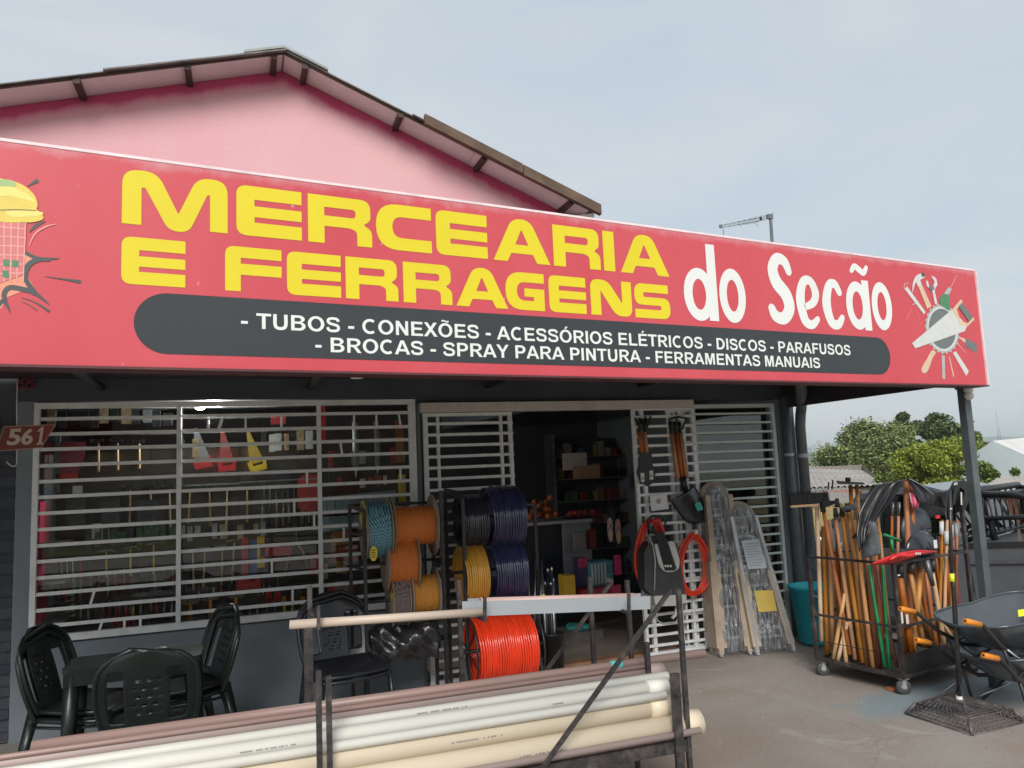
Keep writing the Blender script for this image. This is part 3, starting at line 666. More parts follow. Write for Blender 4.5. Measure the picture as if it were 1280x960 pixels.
# rounded white name: strokes with a brush-like width
def ribbon(path, wid, off, n=10):
    """smooth stroke through path (sign metres); wid per point"""
    P = [Vector(p) for p in path]; pts = []; ws = []
    for i in range(len(P)-1):
        p0, p1, p2, p3 = P[max(i-1,0)], P[i], P[i+1], P[min(i+2,len(P)-1)]
        for j in range(n):
            t = j/n; pts.append(.5*((2*p1)+(p2-p0)*t+(2*p0-5*p1+4*p2-p3)*t*t+(3*p1-p0-3*p2+p3)*t**3)); ws.append(wid[i]*(1-t)+wid[i+1]*t)
    pts.append(P[-1]); ws.append(wid[-1]); b = MB(); vs = []
    for i, p in enumerate(pts):
        d = (pts[min(i+1,len(pts)-1)]-pts[max(i-1,0)]).normalized(); nn = Vector((-d.y, d.x))
        for s in (1, -1): q = p+nn*s*ws[i]/2; vs.append(on_sign(q.x, q.y, off))
    b.add(vs, [(2*i, 2*i+1, 2*i+3, 2*i+2) for i in range(len(pts)-1)])
    for k, (p, w_) in enumerate(((pts[0], ws[0]), (pts[-1], ws[-1]))):
        b.add([on_sign(p.x+cos(2*pi*j/14)*w_/2, p.y+sin(2*pi*j/14)*w_/2, off-.0004*(k+1)) for j in range(14)], [tuple(range(14))])
    return b
def ell(cx, cy, rx, ry, n=28): return [(cx+rx*cos(2*pi*j/n), cy+ry*sin(2*pi*j/n)) for j in range(n)]
def boxs(x0, x1, yt, yb):
    s0 = SP(x0, (yt+yb)/2)[0]; s1 = SP(x1, (yt+yb)/2)[0]; xm = (x0+x1)/2; return s0, s1, SP(xm, yb)[1], SP(xm, yt)[1]
def ring(bx, kx=.44, ky=.26, off=.0015, dx=0.):
    s0, s1, t0, t1 = bx; cx, cy = (s0+s1)/2, (t0+t1)/2; rx, ry = (s1-s0)/2, (t1-t0)/2
    return [[on_sign(x, y, off) for x, y in ell(cx, cy, rx, ry)], [on_sign(x, y, off) for x, y in reversed(ell(cx+dx*rx, cy, rx*kx, ry*(1-ky*1.6)))]]
# d
bx = boxs(855, 893, 335, 401); b = MB().flat(ring(bx)); s0, s1, t0, t1 = boxs(884, 895.5, 306, 401)
b.add([on_sign(s0, t0, .0021), on_sign(s1, t0, .0021), on_sign(s1, t1, .0021), on_sign(s0+.004, t1, .0021)], [(0,1,2,3)]); b.build('letter', swhite, sign)
# o
MB().flat(ring(boxs(899.4, 932, 336, 403.6))).build('letter', swhite, sign)
def strokes(bx, path, wid, off=.0015):
    s0, s1, t0, t1 = bx; Wd, H = s1-s0, t1-t0
    return ribbon([(s0+x*Wd, t0+y*H) for x, y in path], [w_*Wd for w_ in wid], off)
strokes(boxs(957.5, 995, 315, 406.5), [(.80,.74),(.68,.87),(.44,.90),(.27,.76),(.36,.58),(.64,.42),(.72,.24),(.52,.10),(.25,.12),(.14,.22)], [.20,.26,.28,.32,.36,.36,.34,.30,.28,.22]).build('letter', swhite, sign)
strokes(boxs(995, 1025.3, 344, 411.7), [(.34,.40),(.70,.50),(.83,.68),(.66,.89),(.36,.86),(.19,.55),(.30,.18),(.58,.09),(.84,.20)], [.18,.26,.30,.26,.28,.36,.32,.26,.18]).build('letter', swhite, sign)
strokes(boxs(1027.8, 1056, 348, 411.7), [(.80,.73),(.62,.89),(.36,.84),(.19,.5),(.33,.15),(.62,.10),(.84,.24)], [.22,.27,.30,.38,.32,.28,.2]).build('letter', swhite, sign)
bx = boxs(1058, 1086, 352, 412); b = MB().flat(ring(bx)); s0, s1, t0, t1 = boxs(1079, 1087.5, 351, 413)
b.add([on_sign(s0, t0, .0021), on_sign(s1, t0, .0021), on_sign(s1, t1, .0021), on_sign(s0, t1, .0021)], [(0,1,2,3)])
b2 = strokes(boxs(1063, 1084, 329, 345), [(.05,.35),(.25,.7),(.5,.5),(.75,.3),(.96,.75)], [.2,.26,.28,.26,.18], .0016); b.add(b2.v, b2.f); b.build('letter', swhite, sign)
MB().flat(ring(boxs(1090, 1114.7, 353, 412.7))).build('letter', swhite, sign)
# printed artwork: polygons traced in sign metres
def smooth(l, n=4):
    P = [Vector(p) for p in l]; k = len(P); o = []
    for i in range(k):
        p0, p1, p2, p3 = P[i-1], P[i], P[(i+1) % k], P[(i+2) % k]
        for j in range(n): t = j/n; o.append(tuple(.5*((2*p1)+(p2-p0)*t+(2*p0-5*p1+4*p2-p3)*t*t+(3*p1-p0-3*p2+p3)*t**3)))
    return o
def art(name, mat, loops, off, label=None):
    if name.startswith('banana') or name in ('leaf_print', 'scraper', 'wrench', 'hammer_head', 'drill_body'): loops = [smooth(l) for l in loops]
    return MB().flat([[on_sign(*SP(x, y, off), off) for x, y in l] for l in loops]).build(name, mat, sign)
def artmat(n, c): return M('print_'+n, c, .42, var=.06, scale=20, spec=.7)
a_blk = artmat('black', (.06,.07,.07)); a_yel = artmat('banana', (.72,.56,.09)); a_yel2 = artmat('banana_light', (.80,.68,.18)); a_grn = artmat('green', (.06,.22,.10)); a_pgr = artmat('leaf', (.35,.48,.20))
a_pnk = artmat('basket', (.62,.17,.17)); a_pk2 = artmat('basket_light', (.80,.36,.33)); a_org = artmat('orange_flash', (.80,.30,.18)); a_stl = artmat('steel', (.40,.43,.43)); a_dst = artmat('dark_steel', (.14,.16,.16)); a_sil = artmat('silver', (.60,.62,.60)); a_buf = artmat('buff', (.66,.48,.33))
art('burst_flash', a_org, [[(-14,272),(24,274),(31,286),(27,310),(33,318),(55,322),(38,330),(34,345),(43,360),(28,364),(8,372),(2,386),(-14,380)]], .0014)
def curve_band(pts, w, off, mat, name='burst_line'):
    P = [SP(x, y, off) for x, y in pts]; ws = [k*.0032 for k in w]
    ribbon(P, ws, off).build(name, mat, sign)
curve_band([(-8,392),(4,376),(13,391)], [3,5,.5], .0020, a_blk); curve_band([(13,391),(5,371),(11,360),(26,361),(43,366),(62,381)], [.5,5,6,6,5,.5], .0022, a_blk)
curve_band([(43,366),(32,348),(34,334),(46,325),(74,323)], [6,5,6,6,.5], .0024, a_blk); curve_band([(60,325),(45,322),(34,317),(26,310),(27,300),(31,295)], [4,4,4,3,4,1], .0026, a_blk)
curve_band([(37,290),(45,282),(57,276.5)], [1,4,.5], .0020, a_blk); curve_band([(34,233),(46,226)], [.6,4.5], .0020, a_blk); curve_band([(56,345.5),(80,349),(99,352)], [.5,2,4.5], .0020, a_blk); curve_band([(27,372),(44,378),(61,389)], [.5,1.5,3], .0020, a_blk); curve_band([(26,377),(36,381),(46,388)], [.3,1,1], .0020, a_blk); curve_band([(36,308),(44,292),(58,283),(71,280)], [.5,1.5,1.8,.3], .0028, a_pk2)
art('basket', a_pnk, [[(-12,275),(33,279),(31,320),(28,344),(-12,358)]], .0030)
for k in range(6): curve_band([(-12,283+12*k),(8,284+11.5*k),(31-k*.3,286+11*k)], [1.3,1.3,1.3], .0034, a_pk2, 'basket_wire')
for k in range(5): curve_band([(-4+9*k,278),(-3+8*k,352)], [1.2,1.2], .0036, a_pk2, 'basket_wire')
for x, y in ((4,324),(15,325),(3,338)): art('basket_gap', a_grn, [[(x,y),(x+8,y+.6),(x+8,y+9),(x,y+8.4)]], .0040)
art('bananas', a_yel, [[(-12,226),(10,225),(30,232),(43,244),(47,256),(46,262),(53,268),(52,275),(30,278),(-12,272)]], .0040)
art('banana_highlight', a_yel2, [[(-12,233),(12,233),(32,241),(44,252),(30,249),(10,245),(-12,245)]], .0045); art('banana_highlight', a_yel2, [[(10,264),(50,264.5),(51,269),(30,271),(12,270)]], .0045)
curve_band([(-12,263),(20,262),(45,263)], [.8,.9,.6], .0048, a_blk, 'banana_outline'); art('leaf_print', a_pgr, [[(-12,224.5),(14,225),(20,232),(6,233),(-12,231)]], .0048)
# tools round a saw blade
cx, cy = 1178, 411
teeth = []
for k in range(72):
    a = 2*pi*k/72; rr_ = 1.0 if k % 3 else 1.1; teeth.append((cx+20.5*rr_*cos(a), cy+(29.5)*rr_*sin(a)+ .16*20.5*cos(a)))
art('blade_teeth', a_stl, [teeth], .0016); e1 = [(cx+19*cos(2*pi*k/32), cy+27.5*sin(2*pi*k/32)+.16*19*cos(2*pi*k/32)) for k in range(32)]; art('blade_rim', a_sil, [e1], .0020)
art('blade_disc', a_dst, [[(cx+17*cos(2*pi*k/32), cy+25*sin(2*pi*k/32)+.16*17*cos(2*pi*k/32)) for k in range(32)]], .0024)
art('hammer_handle', a_buf, [[(1147.5,357),(1152,355),(1164.5,383),(1159,386)]], .0028)
art('hammer_head', a_sil, [[(1140.5,366),(1141,354),(1145,345),(1151,342),(1156,343.5),(1155,347.5),(1150.5,350),(1152,356),(1147.5,358),(1145.5,353),(1143,357)]], .0032); art('hammer_face', a_blk, [[(1151,341.5),(1155,340.3),(1156.5,345),(1153,346.5)]], .0036)
art('wrench', a_sil, [[(1168.5,379),(1165,363),(1159,358),(1157.5,351),(1160,352),(1162,358),(1166,357),(1168,352),(1164,345),(1170,348),(1171.5,356),(1168.5,363),(1171.5,379)]], .0028); art('wrench_jaw', a_dst, [[(1161,358),(1167,357),(1168,362),(1163.5,364)]], .0034)
art('drill_body', a_grn, [[(1175,372),(1180,367),(1186,368),(1187,378),(1187,388),(1181,385),(1175.5,380)]], .0028); art('drill_chuck', a_stl, [[(1180,367),(1185,359),(1190,361),(1186,368.5)]], .0032); curve_band([(1188,360),(1196,344)], [1.2,.8], .0028, a_sil, 'drill_bit')
art('saw_blade_print', a_sil, [[(1140,429),(1190,387),(1209,407),(1206,414),(1144,435.5)]], .0040)
art('saw_grip', a_buf, [[(1190,387),(1201,374),(1203,376),(1203,379),(1196,386.5),(1201,401.5),(1209.5,404),(1217,396),(1218,399.5),(1209,408.5),(1200,405)]], .0044); art('saw_handle', a_dst, [[(1198,383),(1202.5,378.5),(1216,396),(1211.5,402)]], .0048)
art('screwdriver', a_sil, [[(1130.5,361),(1134,358),(1157,390),(1155,393)]], .0028); curve_band([(1136,354),(1131,355),(1130,361)], [1,1.3,1.3], .0030, a_sil, 'hook_print'); curve_band([(1141,381),(1148,377)], [1.6,1.6], .0034, a_sil, 'pin_print')
curve_band([(1145,383),(1149,398),(1152,414)], [.8,1,.8], .0018, a_org, 'flash_line'); curve_band([(1140,387),(1135,395),(1133,402)], [.8,1,.8], .0018, a_org, 'flash_line')
art('scraper', a_buf, [[(1165,438),(1170,441),(1166,447),(1160,463),(1155,466.5),(1152,463.5),(1153,458),(1159,448)]], .0014); art('chisel', a_stl, [[(1177,444),(1181,444.5),(1181.5,474),(1178,473)]], .0014); art('pencil', a_buf, [[(1186,446),(1187,446),(1193,471),(1191.5,471)]], .0014)
art('file_print', a_sil, [[(1191,441),(1195,439),(1211,464),(1208,470)]], .0014); art('brush_handle', a_buf, [[(1198,421.5),(1200,421),(1209,425),(1208,430)]], .0014); art('brush_hair', a_dst, [[(1207,422.5),(1221,430),(1221,441.5),(1206.5,433)]], .0018); curve_band([(1197,429),(1207,441)], [1.4,1], .0014, a_sil, 'needle_print')

# ------------------------------------------------------------------ glass, window grilles and gates (parts of the building)
def glass_mat(name, tint=(.80,.86,.85), gl=1.0, ior=1.5):
    m, nt, b = base_nodes(name); L = nt.links.new; nt.nodes.remove(b)
    out = nt.nodes['Material Output']; tr = N(nt, 'ShaderNodeBsdfTransparent'); tr.inputs[0].default_value = (*tint, 1)
    g = N(nt, 'ShaderNodeBsdfGlossy'); g.inputs['Roughness'].default_value = .015; g.inputs[0].default_value = (gl, gl, gl, 1)
    fr = N(nt, 'ShaderNodeFresnel'); fr.inputs[0].default_value = ior; mx = N(nt, 'ShaderNodeMixShader')
    L(fr.outputs[0], mx.inputs[0]); L(tr.outputs[0], mx.inputs[1]); L(g.outputs[0], mx.inputs[2]); L(mx.outputs[0], out.inputs[0]); return m
glass = glass_mat('window_glass', (.9,.93,.92), 1.0, 1.38); glass_side = glass_mat('side_window_glass', (.72,.85,.80), 1.0, 1.9)
def bar_mesh(name, l, w, h, mat):
    b = MB(); b.box((0,0,0), (l, w, h)); me = bpy.data.meshes.new(name); me.from_pydata([tuple(v) for v in b.v], [], b.f); me.materials.append(mat); me.update(); return me
def grille(owner_name, x0, x1, z0, z1, n, y, mullions, mat, bw=.024, fw=.036, shorts=(), pane_mat=None):
    b = MB()
    b.b2((x0, y-.02, z1-fw), (x1, y+.02, z1)); b.b2((x0, y-.021, z0), (x1, y+.021, z0+fw*1.15)); b.b2((x0, y-.0195, z0+fw), (x0+fw, y+.0195, z1-fw)); b.b2((x1-fw, y-.0195, z0+fw), (x1, y+.0195, z1-fw))
    fr = b.build(owner_name, mat, shop)
    org = Vector(MW[shop.name].translation); xs = [x0+fw]+[m for m in mullions]+[x1-fw]
    for m in mullions: o = MB(); o.b2((m-.016, y-.034, z0+fw), (m+.016, y-.008, z1-fw)); o.build('mullion', mat, fr)
    dz = (z1-z0)/(n+1)
    for i in range(len(xs)-1):
        a, c = xs[i]+(.016 if i else 0), xs[i+1]-(.016 if i < len(xs)-2 else 0); me = bar_mesh('bar', c-a, .012, bw, mat)
        for k in range(n): piece(me, 'bar', fr, Vector(((a+c)/2, y, z0+dz*(k+1)+R.uniform(-.003,.003)))-org, (0, R.uniform(-.0025,.0025), 0))
    for (x, k, lean) in shorts:
        zc = z1-dz*(k+.5); o = MB(); o.bar((x-lean, y-.002, zc-dz/2+bw/2), (x+lean, y-.002, zc+dz/2-bw/2), .016, .01, up=(0,1,0)); o.build('short_bar', mat, fr)
    for i in range(len(xs)-1):
        o = MB(); o.b2((xs[i]+.004, y+.07, z0+.02), (xs[i+1]-.004, y+.074, z1-.02)); o.build('pane', pane_mat or glass, fr)
    return fr
def sx(px, py): return W(px, py, FY).x
shorts = [(sx(260,525),1,.0),(sx(275,527),1,.012),(sx(307,527),1,0),(sx(352,527),1,0),(sx(443,525),1,0),(sx(471,525),1,0),(sx(500,525),1,-.006),
          (sx(427,560),3,-.006),(sx(384,600),5,0),(sx(368,640),7,0),(sx(501,590),5,0),(sx(393,660),8,0),(sx(430,660),9,0),(sx(340,712),11,0),(sx(115,745),12,.012),(sx(155,780),14,0),(sx(175,780),14,0),(sx(124,783),14,.014),(sx(366,750),13,.0),(sx(387,750),13,0)]
grille('window_frame', -1.405, 1.37, .645, 2.325, 14, FY+.02, (-.443, .583), white_frame, .025, .042, shorts)
MB().b2((1.31, FY-.004, .69), (1.33, FY+.03, 2.28)).build('window_jamb', white_frame, shop)
grille('window_frame', 4.03, 4.975, .07, 2.245, 23, FY+.02, (), M('window_green_white', (.62,.72,.69), .4, var=.06), .02, .035, (), glass_side)
def gate(x0, x1, z0, z1, y, posts, n, label):
    g = MB().b2((x0, y-.02, z0), (x1, y+.015, z0+.028)).build('gate', white_steel, shop, label=label); MB().b2((x0, y-.02, z1-.028), (x1, y+.015, z1)).build('top_rail', white_steel, g); org = Vector(MW[shop.name].translation)
    for p, w_ in posts: MB().b2((p-w_/2, y-.024, z0+.028), (p+w_/2, y+.012, z1-.028)).build('post', white_steel, g)
    me = bar_mesh('bar', x1-x0, .012, .024, white_steel); dz = (z1-z0)/(n+1)
    for k in range(n): piece(me, 'bar', g, Vector(((x0+x1)/2, y-.031, z0+dz*(k+1)))-org, (0, R.uniform(-.003,.003), 0))
gate(1.42, 2.20, .02, 2.20, FY-.035, ((1.44,.035),(1.545,.022),(2.10,.022),(2.185,.03)), 23, 'left white slatted gate leaf')
gate(3.36, 4.00, .02, 2.22, FY-.055, ((3.37,.03),(3.45,.035),(3.86,.025),(3.985,.03)), 24, 'right white slatted gate leaf')
gate(3.74, 3.97, .03, 2.20, FY-.012, ((3.76,.03),(3.81,.02),(3.91,.03)), 6, 'second slatted gate layer folded behind the right leaf')
b = MB(); b.b2((1.40, FY-.085, 2.205), (4.005, FY-.002, 2.285)); b.build('gate_track', beige_steel, shop)
b = MB(); b.b2((1.42, FY+.02, .0), (4.0, FY+.14, .022)); b.build('threshold', M('threshold', (.30,.16,.09), .6, var=.3), shop)

# ------------------------------------------------------------------ inside the big window: peg panel and hanging tools
PY = FY+.42                                       # plane in which the goods hang
def WI(px, py, dy=0.): return W(px, py, PY+dy)
peg = thing('display_panel', 'brown perforated board behind the window with tools hung in rows', 'display board', (-.1, PY+.06, .6))
pegm = M('pegboard', (.055,.042,.034), .7, var=.3, scale=3)
for k in range(4):
    b = MB(); b.b2((-1.34+.665*k, PY+.05, .60), (-.685+.665*k, PY+.062, 1.98)); b.build('board', pegm, peg)
b = MB()
for i in range(44):
    for j in range(22): b.box((-1.3+.06*i, PY+.0495, .65+.06*j), (.008,.004,.008))
b.build('hook_hole', matt_black, peg, kind='stuff')
sp = thing('goods_shelf', 'narrow goods shelf with a pink-red side panel at the left edge inside the window', 'shelf', tuple(WI(58,640)))
b = MB(); b.b2((WI(52,640).x, PY-.32, .62), (WI(63,640).x, PY-.02, 1.62)); b.build('panel', M('panel_magenta', (.45,.03,.09), .5), sp)
b = MB()
for k in range(3): b.b2((WI(63,640).x+.002, PY-.30, .75+.28*k), (WI(63,640).x+.16, PY-.04, .765+.28*k))
b.build('shelf', grey_metal, sp, kind='stuff')
rb = thing('reflection_board', 'dull red rounded board standing in for a red reflection in the upper left corner of the window', 'board', tuple(WI(80,580)))  # flat red shape added inside to imitate a red reflection in the glass
b = MB(); c = WI(80,580); b.prism([((WI(x,y)-c).x, (WI(x,y)-c).z) for x, y in ((54,553),(108,552),(107,562),(103,580),(96,594),(86,601),(54,604))], c, U, Z, .012); b.build('board', M('reflection_red', (.30,.045,.06), .5), rb)

steel_head = M('tool_steel', (.30,.31,.32), .35, metal=.85, var=.25, scale=18)
dark_head = M('tool_dark', (.03,.03,.035), .4, metal=.4, var=.3)
pale_handle = M('handle_pale', (.50,.33,.18), .5, var=.2, scale=16, rnd=.2)
yel_handle = M('handle_yellow', (.75,.60,.04), .4, var=.05)
def hung(name, label, cat, c, group=None): return thing(name, label, cat, tuple(c), group=group)
def hammer(px, yt, yb, head, handle, label, claw=False, dx=0., r=.011, grp=None):
    p, q = WI(px, yt), WI(px+dx, yb); t = hung('hammer', label, 'hammer', p, grp)
    b = MB(); b.tube([p, p.lerp(q,.45), q.lerp(p,.05), q], [r*.75, r, r*1.25, r*1.1], 8, flat=.7); b.build('handle', handle, t)
    b = MB()
    if claw:
        b.tube([p+Vector((-.062,-.002,.004)), p+Vector((-.035,-.002,.006)), p+Vector((0,-.002,.010))], [.011,.010,.012], 8)
        b.tube([p+Vector((0,-.003,.011)), p+Vector((.030,-.003,.014)), p+Vector((.055,-.003,.002)), p+Vector((.068,-.003,-.018))], [.012,.010,.007,.004], 8, flat=.6)
    else:
        b.box(p+Vector((-.005,-.002,.012)), (.078,.026,.030)); b.cyl(p+Vector((-.062,-.002,.012)), p+Vector((-.040,-.002,.012)), .018, n=10)
    b.build('head', head, t)
for k, px in enumerate((163,188,212,238,262,284,309)):
    hammer(px, 611, 654+(k%3)*5, dark_head, pale_handle, f'wooden handled hammer, {ORD[k]} from left in the upper hammer row behind the window bars', dx=(-1,2,1,-3,1,-1,0)[k], grp='hammers in the upper row behind the window')
for k, px in enumerate((101,133,163,192)):
    hammer(px, (698,690,686,681)[k], 724-2*k, steel_head, yel_handle if k else red_plastic, f'bright claw hammer, {ORD[k]} from left in the middle row behind the window bars', True, r=.010, grp='claw hammers in the middle row behind the window')
for k, px in enumerate((241,256,278,293)):
    hammer(px, (690,688,686,677)[k], 738-3*k, steel_head, pale_handle, f'wood handled hammer, {ORD[k]} to the right of the first window mullion in the middle row', k == 3, dx=(1,-2,-1,-3)[k], grp='wood handled hammers in the middle row')
for k, px in enumerate((123,147,174)):
    hammer(px, 553, 590-k*2, dark_head, pale_handle, f'long wood handled mallet, {ORD[k]} from left along the top of the window', r=.013, grp='mallets along the top of the window')
# hand saws
def saw(px, yt, yb, lean, blade, handle, label):
    p, q = WI(px-lean, yt), WI(px, yb); t = hung('hand_saw', label, 'saw', q)
    u = (p-q).normalized(); n_ = Vector((u.z, 0, -u.x)); Ls = (p-q).length
    b = MB(); b.prism([(-.060,.01),(.055,.01),(.012,Ls),(-.012,Ls)], q, n_, u, .003); b.build('blade', blade, t)
    b = MB(); o = q+Vector((0,-.008,0)); ring_ = [(-.075,.03),(-.07,-.055),(.06,-.06),(.072,.02),(.055,.035),(.04,-.01),(-.035,-.01),(-.045,.035)]
    b.prism(ring_, o, n_, u, .022); b.build('handle', handle, t)
saw(254, 535, 576, 10, M('saw_grey', (.30,.31,.34), .4, metal=.3), red_plastic, 'grey bladed hand saw with red handle at the top of the window')
saw(284, 537, 580, 6, M('saw_red', (.42,.07,.06), .4), red_plastic, 'red bladed saw hanging between the grey saw and the yellow saw')
saw(322, 540, 580, 12, M('saw_yel', (.55,.36,.05), .4), yellow_plastic, 'yellow hand saw hanging at the top middle of the window')
# flat hanging packs
def pack(name, label, cat, px, py, w_, h_, mat, mat2=None, dep=.02, rnd=0, grp=None, dy=0.):
    c = WI(px, py, dy); k = (PY+dy)/FOC*1.05; t = hung(name, label, cat, c, grp); w_, h_ = w_*k, h_*k
    q = fillet([(-w_/2,-h_/2,rnd*w_),(w_/2,-h_/2,rnd*w_),(w_/2,h_/2,rnd*w_),(-w_/2,h_/2,rnd*w_)], 4)
    b = MB(); b.prism(q, c, U, Z, dep); b.build('body', mat, t)
    if mat2:
        b = MB(); b.prism([(-w_*.4,-h_*.05),(w_*.4,-h_*.05),(w_*.4,h_*.34),(-w_*.4,h_*.34)], c+Vector((0,-.003-dep*0,0)), U, Z, .003); b.build('card', mat2, t)
    return t
pk_red = M('pack_red', (.50,.035,.04), .35, var=.2, scale=30)
pack('red_bag', 'round-topped red plastic pack hanging left of the second window mullion', 'pack', 387, 616, 27, 42, pk_red, None, .02, .45)
c = WI(387,640); 
for k, (px, py, w_, h_, m_, lb) in enumerate(((345,688,34,12,pk_red,'flat red blister pack in the middle row of the window'),(326,690,8,34,yellow_plastic,'narrow amber tool grip hanging beside the red pack'),(306,695,7,40,pk_red,'slim red tool sleeve hanging right of the hammers'),(317,700,7,44,M('pack_blue',(.04,.08,.25),.4),'slim blue tool sleeve hanging right of the hammers'),(394,705,10,24,pk_red,'orange-red sleeve hanging by the second mullion'),(311,730,26,16,pk_red,'red card pack low in the middle bay of the window'),(427,672,24,16,M('pack_orange',(.6,.2,.04),.4),'orange carton on the shelf in the right bay'),(430,692,30,18,M('pack_brick',(.35,.06,.03),.4),'brick red carton under the orange carton'),(348,524,16,12,pk_red,'small red item at the top middle of the window'),(402,530,9,44,pk_red,'tall red strip just right of the second mullion at the top'),(84,597,20,9,red_plastic,'red handled fixture near the left edge of the window'),(72,580,5,60,grey_metal,'dull grey rail hanging at the left of the window'))):
    pack('tool_pack', lb, 'pack', px, py, w_, h_, m_, label_white if k in (7,) else None)
# silicone guns, level, clamps, pliers
for k, (px, y0, y1) in enumerate(((444,518,597),(471,518,592))):
    p, q = WI(px, y0), WI(px+1, y1); t = hung('caulk_tube', f'{"left" if k==0 else "right"} one of two tall pale sealant tubes at the top right of the window', 'tube', p)
    b = MB(); b.cyl(p.lerp(q,.12), p.lerp(q,.86), .026, n=14); b.build('tube', M('tube_grey', (.30,.33,.33), .4), t)
    b = MB(); b.cyl(p.lerp(q,.86), q, .012, .003, n=10); b.build('nozzle', label_white, t)
pack('spirit_level', 'brown-orange level hanging in the top right corner of the window', 'level', 499, 552, 9, 50, M('lvl', (.40,.14,.03), .4), None, .02)
pack('yellow_level', 'yellow upright tool hanging above the rope spools in the right bay', 'tool', 502, 612, 9, 36, yellow_plastic, None, .02)
for k in range(10):
    pack('drawer_box', f'pale blue parts drawer, {ORD[k]} from left in the drawer row of the right bay', 'drawer', 404+9.7*k*(.98), 632-.9*k, 8.2, 20, M('drawer_blue', (.26,.36,.40), .35, var=.1), M('drawer_label', (.42,.48,.5), .5), .05, .1, 'parts drawers in the right bay of the window')
for k in range(5):
    pack('drawer_box', f'pale blue lower drawer, {ORD[k]} from left under the drawer row', 'drawer', 405+14*k, 655-1.0*k, 12, 16, MATS['drawer_blue'], None, .05, .1, 'lower parts drawers in the right bay')
def plier(px, yt, yb, spread, hm, label, grp=None):
    p, q = WI(px, yt), WI(px, yb); t = hung('pliers', label, 'pliers', p, grp); h = (p-q).length
    b = MB(); b.tube([p, p+Vector((0,0,-h*.3)), p+Vector((.002,0,-h*.42))], [.006,.013,.015], 8, flat=.5); b.build('jaw', steel_head, t)
    for s in (-1, 1):
        b = MB(); m_ = p+Vector((0,0,-h*.42)); b.tube([m_, m_+Vector((s*spread*.6,0,-h*.2)), m_+Vector((s*spread,0,-h*.58))], [.007,.011,.009], 8); b.build('grip', hm, t)
plier(370, 652, 712, .085, pale_handle, 'long silver loppers with wooden grips left of the second mullion')
for k, px in enumerate((145,164)): plier(px, 757, 786, .03, red_plastic, f'red gripped pliers, {"left" if k==0 else "right"} of the pair low in the left bay', 'red pliers low in the left bay')
for k, px in enumerate((336,347)): plier(px, 722, 756, .02, red_plastic, f'red gripped cutter, {"left" if k==0 else "right"} of the pair low in the middle bay', 'red cutters low in the middle bay')
for k, px in enumerate((189,206)): plier(px, 752, 784, .025, black_plastic, f'black gripped cutter, {"left" if k==0 else "right"} of the pair left of the first mullion', 'black cutters low in the left bay')
def trowel(px, yt, yb, label):
    p, q = WI(px, yt), WI(px, yb); t = hung('trowel', label, 'trowel', p, 'brown bladed trowels low in the middle bay')
    b = MB(); b.prism([(-.075,-.012),(-.03,-.025),(.06,-.018),(.075,.01),(.02,.03),(-.04,.024)], p, U, Z, .006); b.build('blade', M('trowel_brown', (.20,.15,.10), .5), t)
    b = MB(); b.tube([p+Vector((0,-.02,-.02)), q], [.012,.016], 8); b.build('handle', orange_plastic, t)
for k, px in enumerate((238,263,295)): trowel(px, (752,747,744)[k], (776,772,768)[k], f'trowel with amber handle, {ORD[k]} from left low in the middle bay')
for k, px in enumerate((360,383)):
    c = WI(px, 756); t = hung('clamp', f'orange and yellow clamp, {"left" if k==0 else "right"} of two low by the second mullion', 'clamp', c, 'orange clamps low by the second mullion')
    b = MB(); b.b2(c+Vector((-.045,-.01,.01)), c+Vector((-.015,.01,.07))); b.build('jaw', orange_plastic, t)
    b = MB(); b.b2(c+Vector((.02,-.01,.01)), c+Vector((.045,.01,.08))); b.build('jaw', orange_plastic, t)
    b = MB(); b.b2(c+Vector((-.04,-.008,-.06)), c+Vector((-.018,.008,.008))); b.b2(c+Vector((.024,-.008,-.07)), c+Vector((.042,.008,.008))); b.build('leg', yellow_plastic, t, kind='stuff')
for k in range(5):
    p = WI(72+1.5*k, 748+6.5*k); q = WI(90+.5*k, 743+6.5*k); t = hung('spanner', f'silver spanner, {ORD[k]} from the top of the stack at the lower left window', 'spanner', p, 'silver spanners at the lower left of the window')
    b = MB(); b.tube([p, q], [.005,.004], 6); b.build('shank', chrome, t); b = MB(); b.lathe([(.004,-.004),(.011,-.004),(.011,.004),(.004,.004)], q, axis=(0,1,0), n=8, closed=True); b.build('head', chrome, t)
for k in range(4):
    p = WI(70+7*k, 700); q = WI(70+7*k, 728); t = hung('set_square', f'thin metal square, {ORD[k]} from left in the row left of the claw hammers', 'square', p, 'thin squares left of the claw hammers')
    b = MB(); b.bar(p, q, .006); b.build('blade', chrome, t); b = MB(); b.bar(p+Vector((-.012,0,0)), p+Vector((.018,0,0)), .010); b.build('stock', grey_metal, t)
for k, px in enumerate((97,121,131)):
    c = WI(px, (612,655,655)[k]); pack('hanging_card', ('pale blister card hanging left of the upper hammer row','white and pink printed card above the claw hammers at the left','second white and pink card beside it above the claw hammers')[k], 'card', px, (612,664,664)[k], 9, (8,16,16)[k], label_white, (pk_red if k else None), .006)
for k in range(9):
    p = WI(330+7.5*k, 606); q = WI(330+7.5*k, 668-k); t = hung('chisel', f'thin dark rod, {ORD[k]} from left in the bundle behind the middle bay', 'rod', p, 'thin rods behind the middle bay')
    b = MB(); b.tube([p, q], .004, 5); b.build('rod', grey_metal, t)
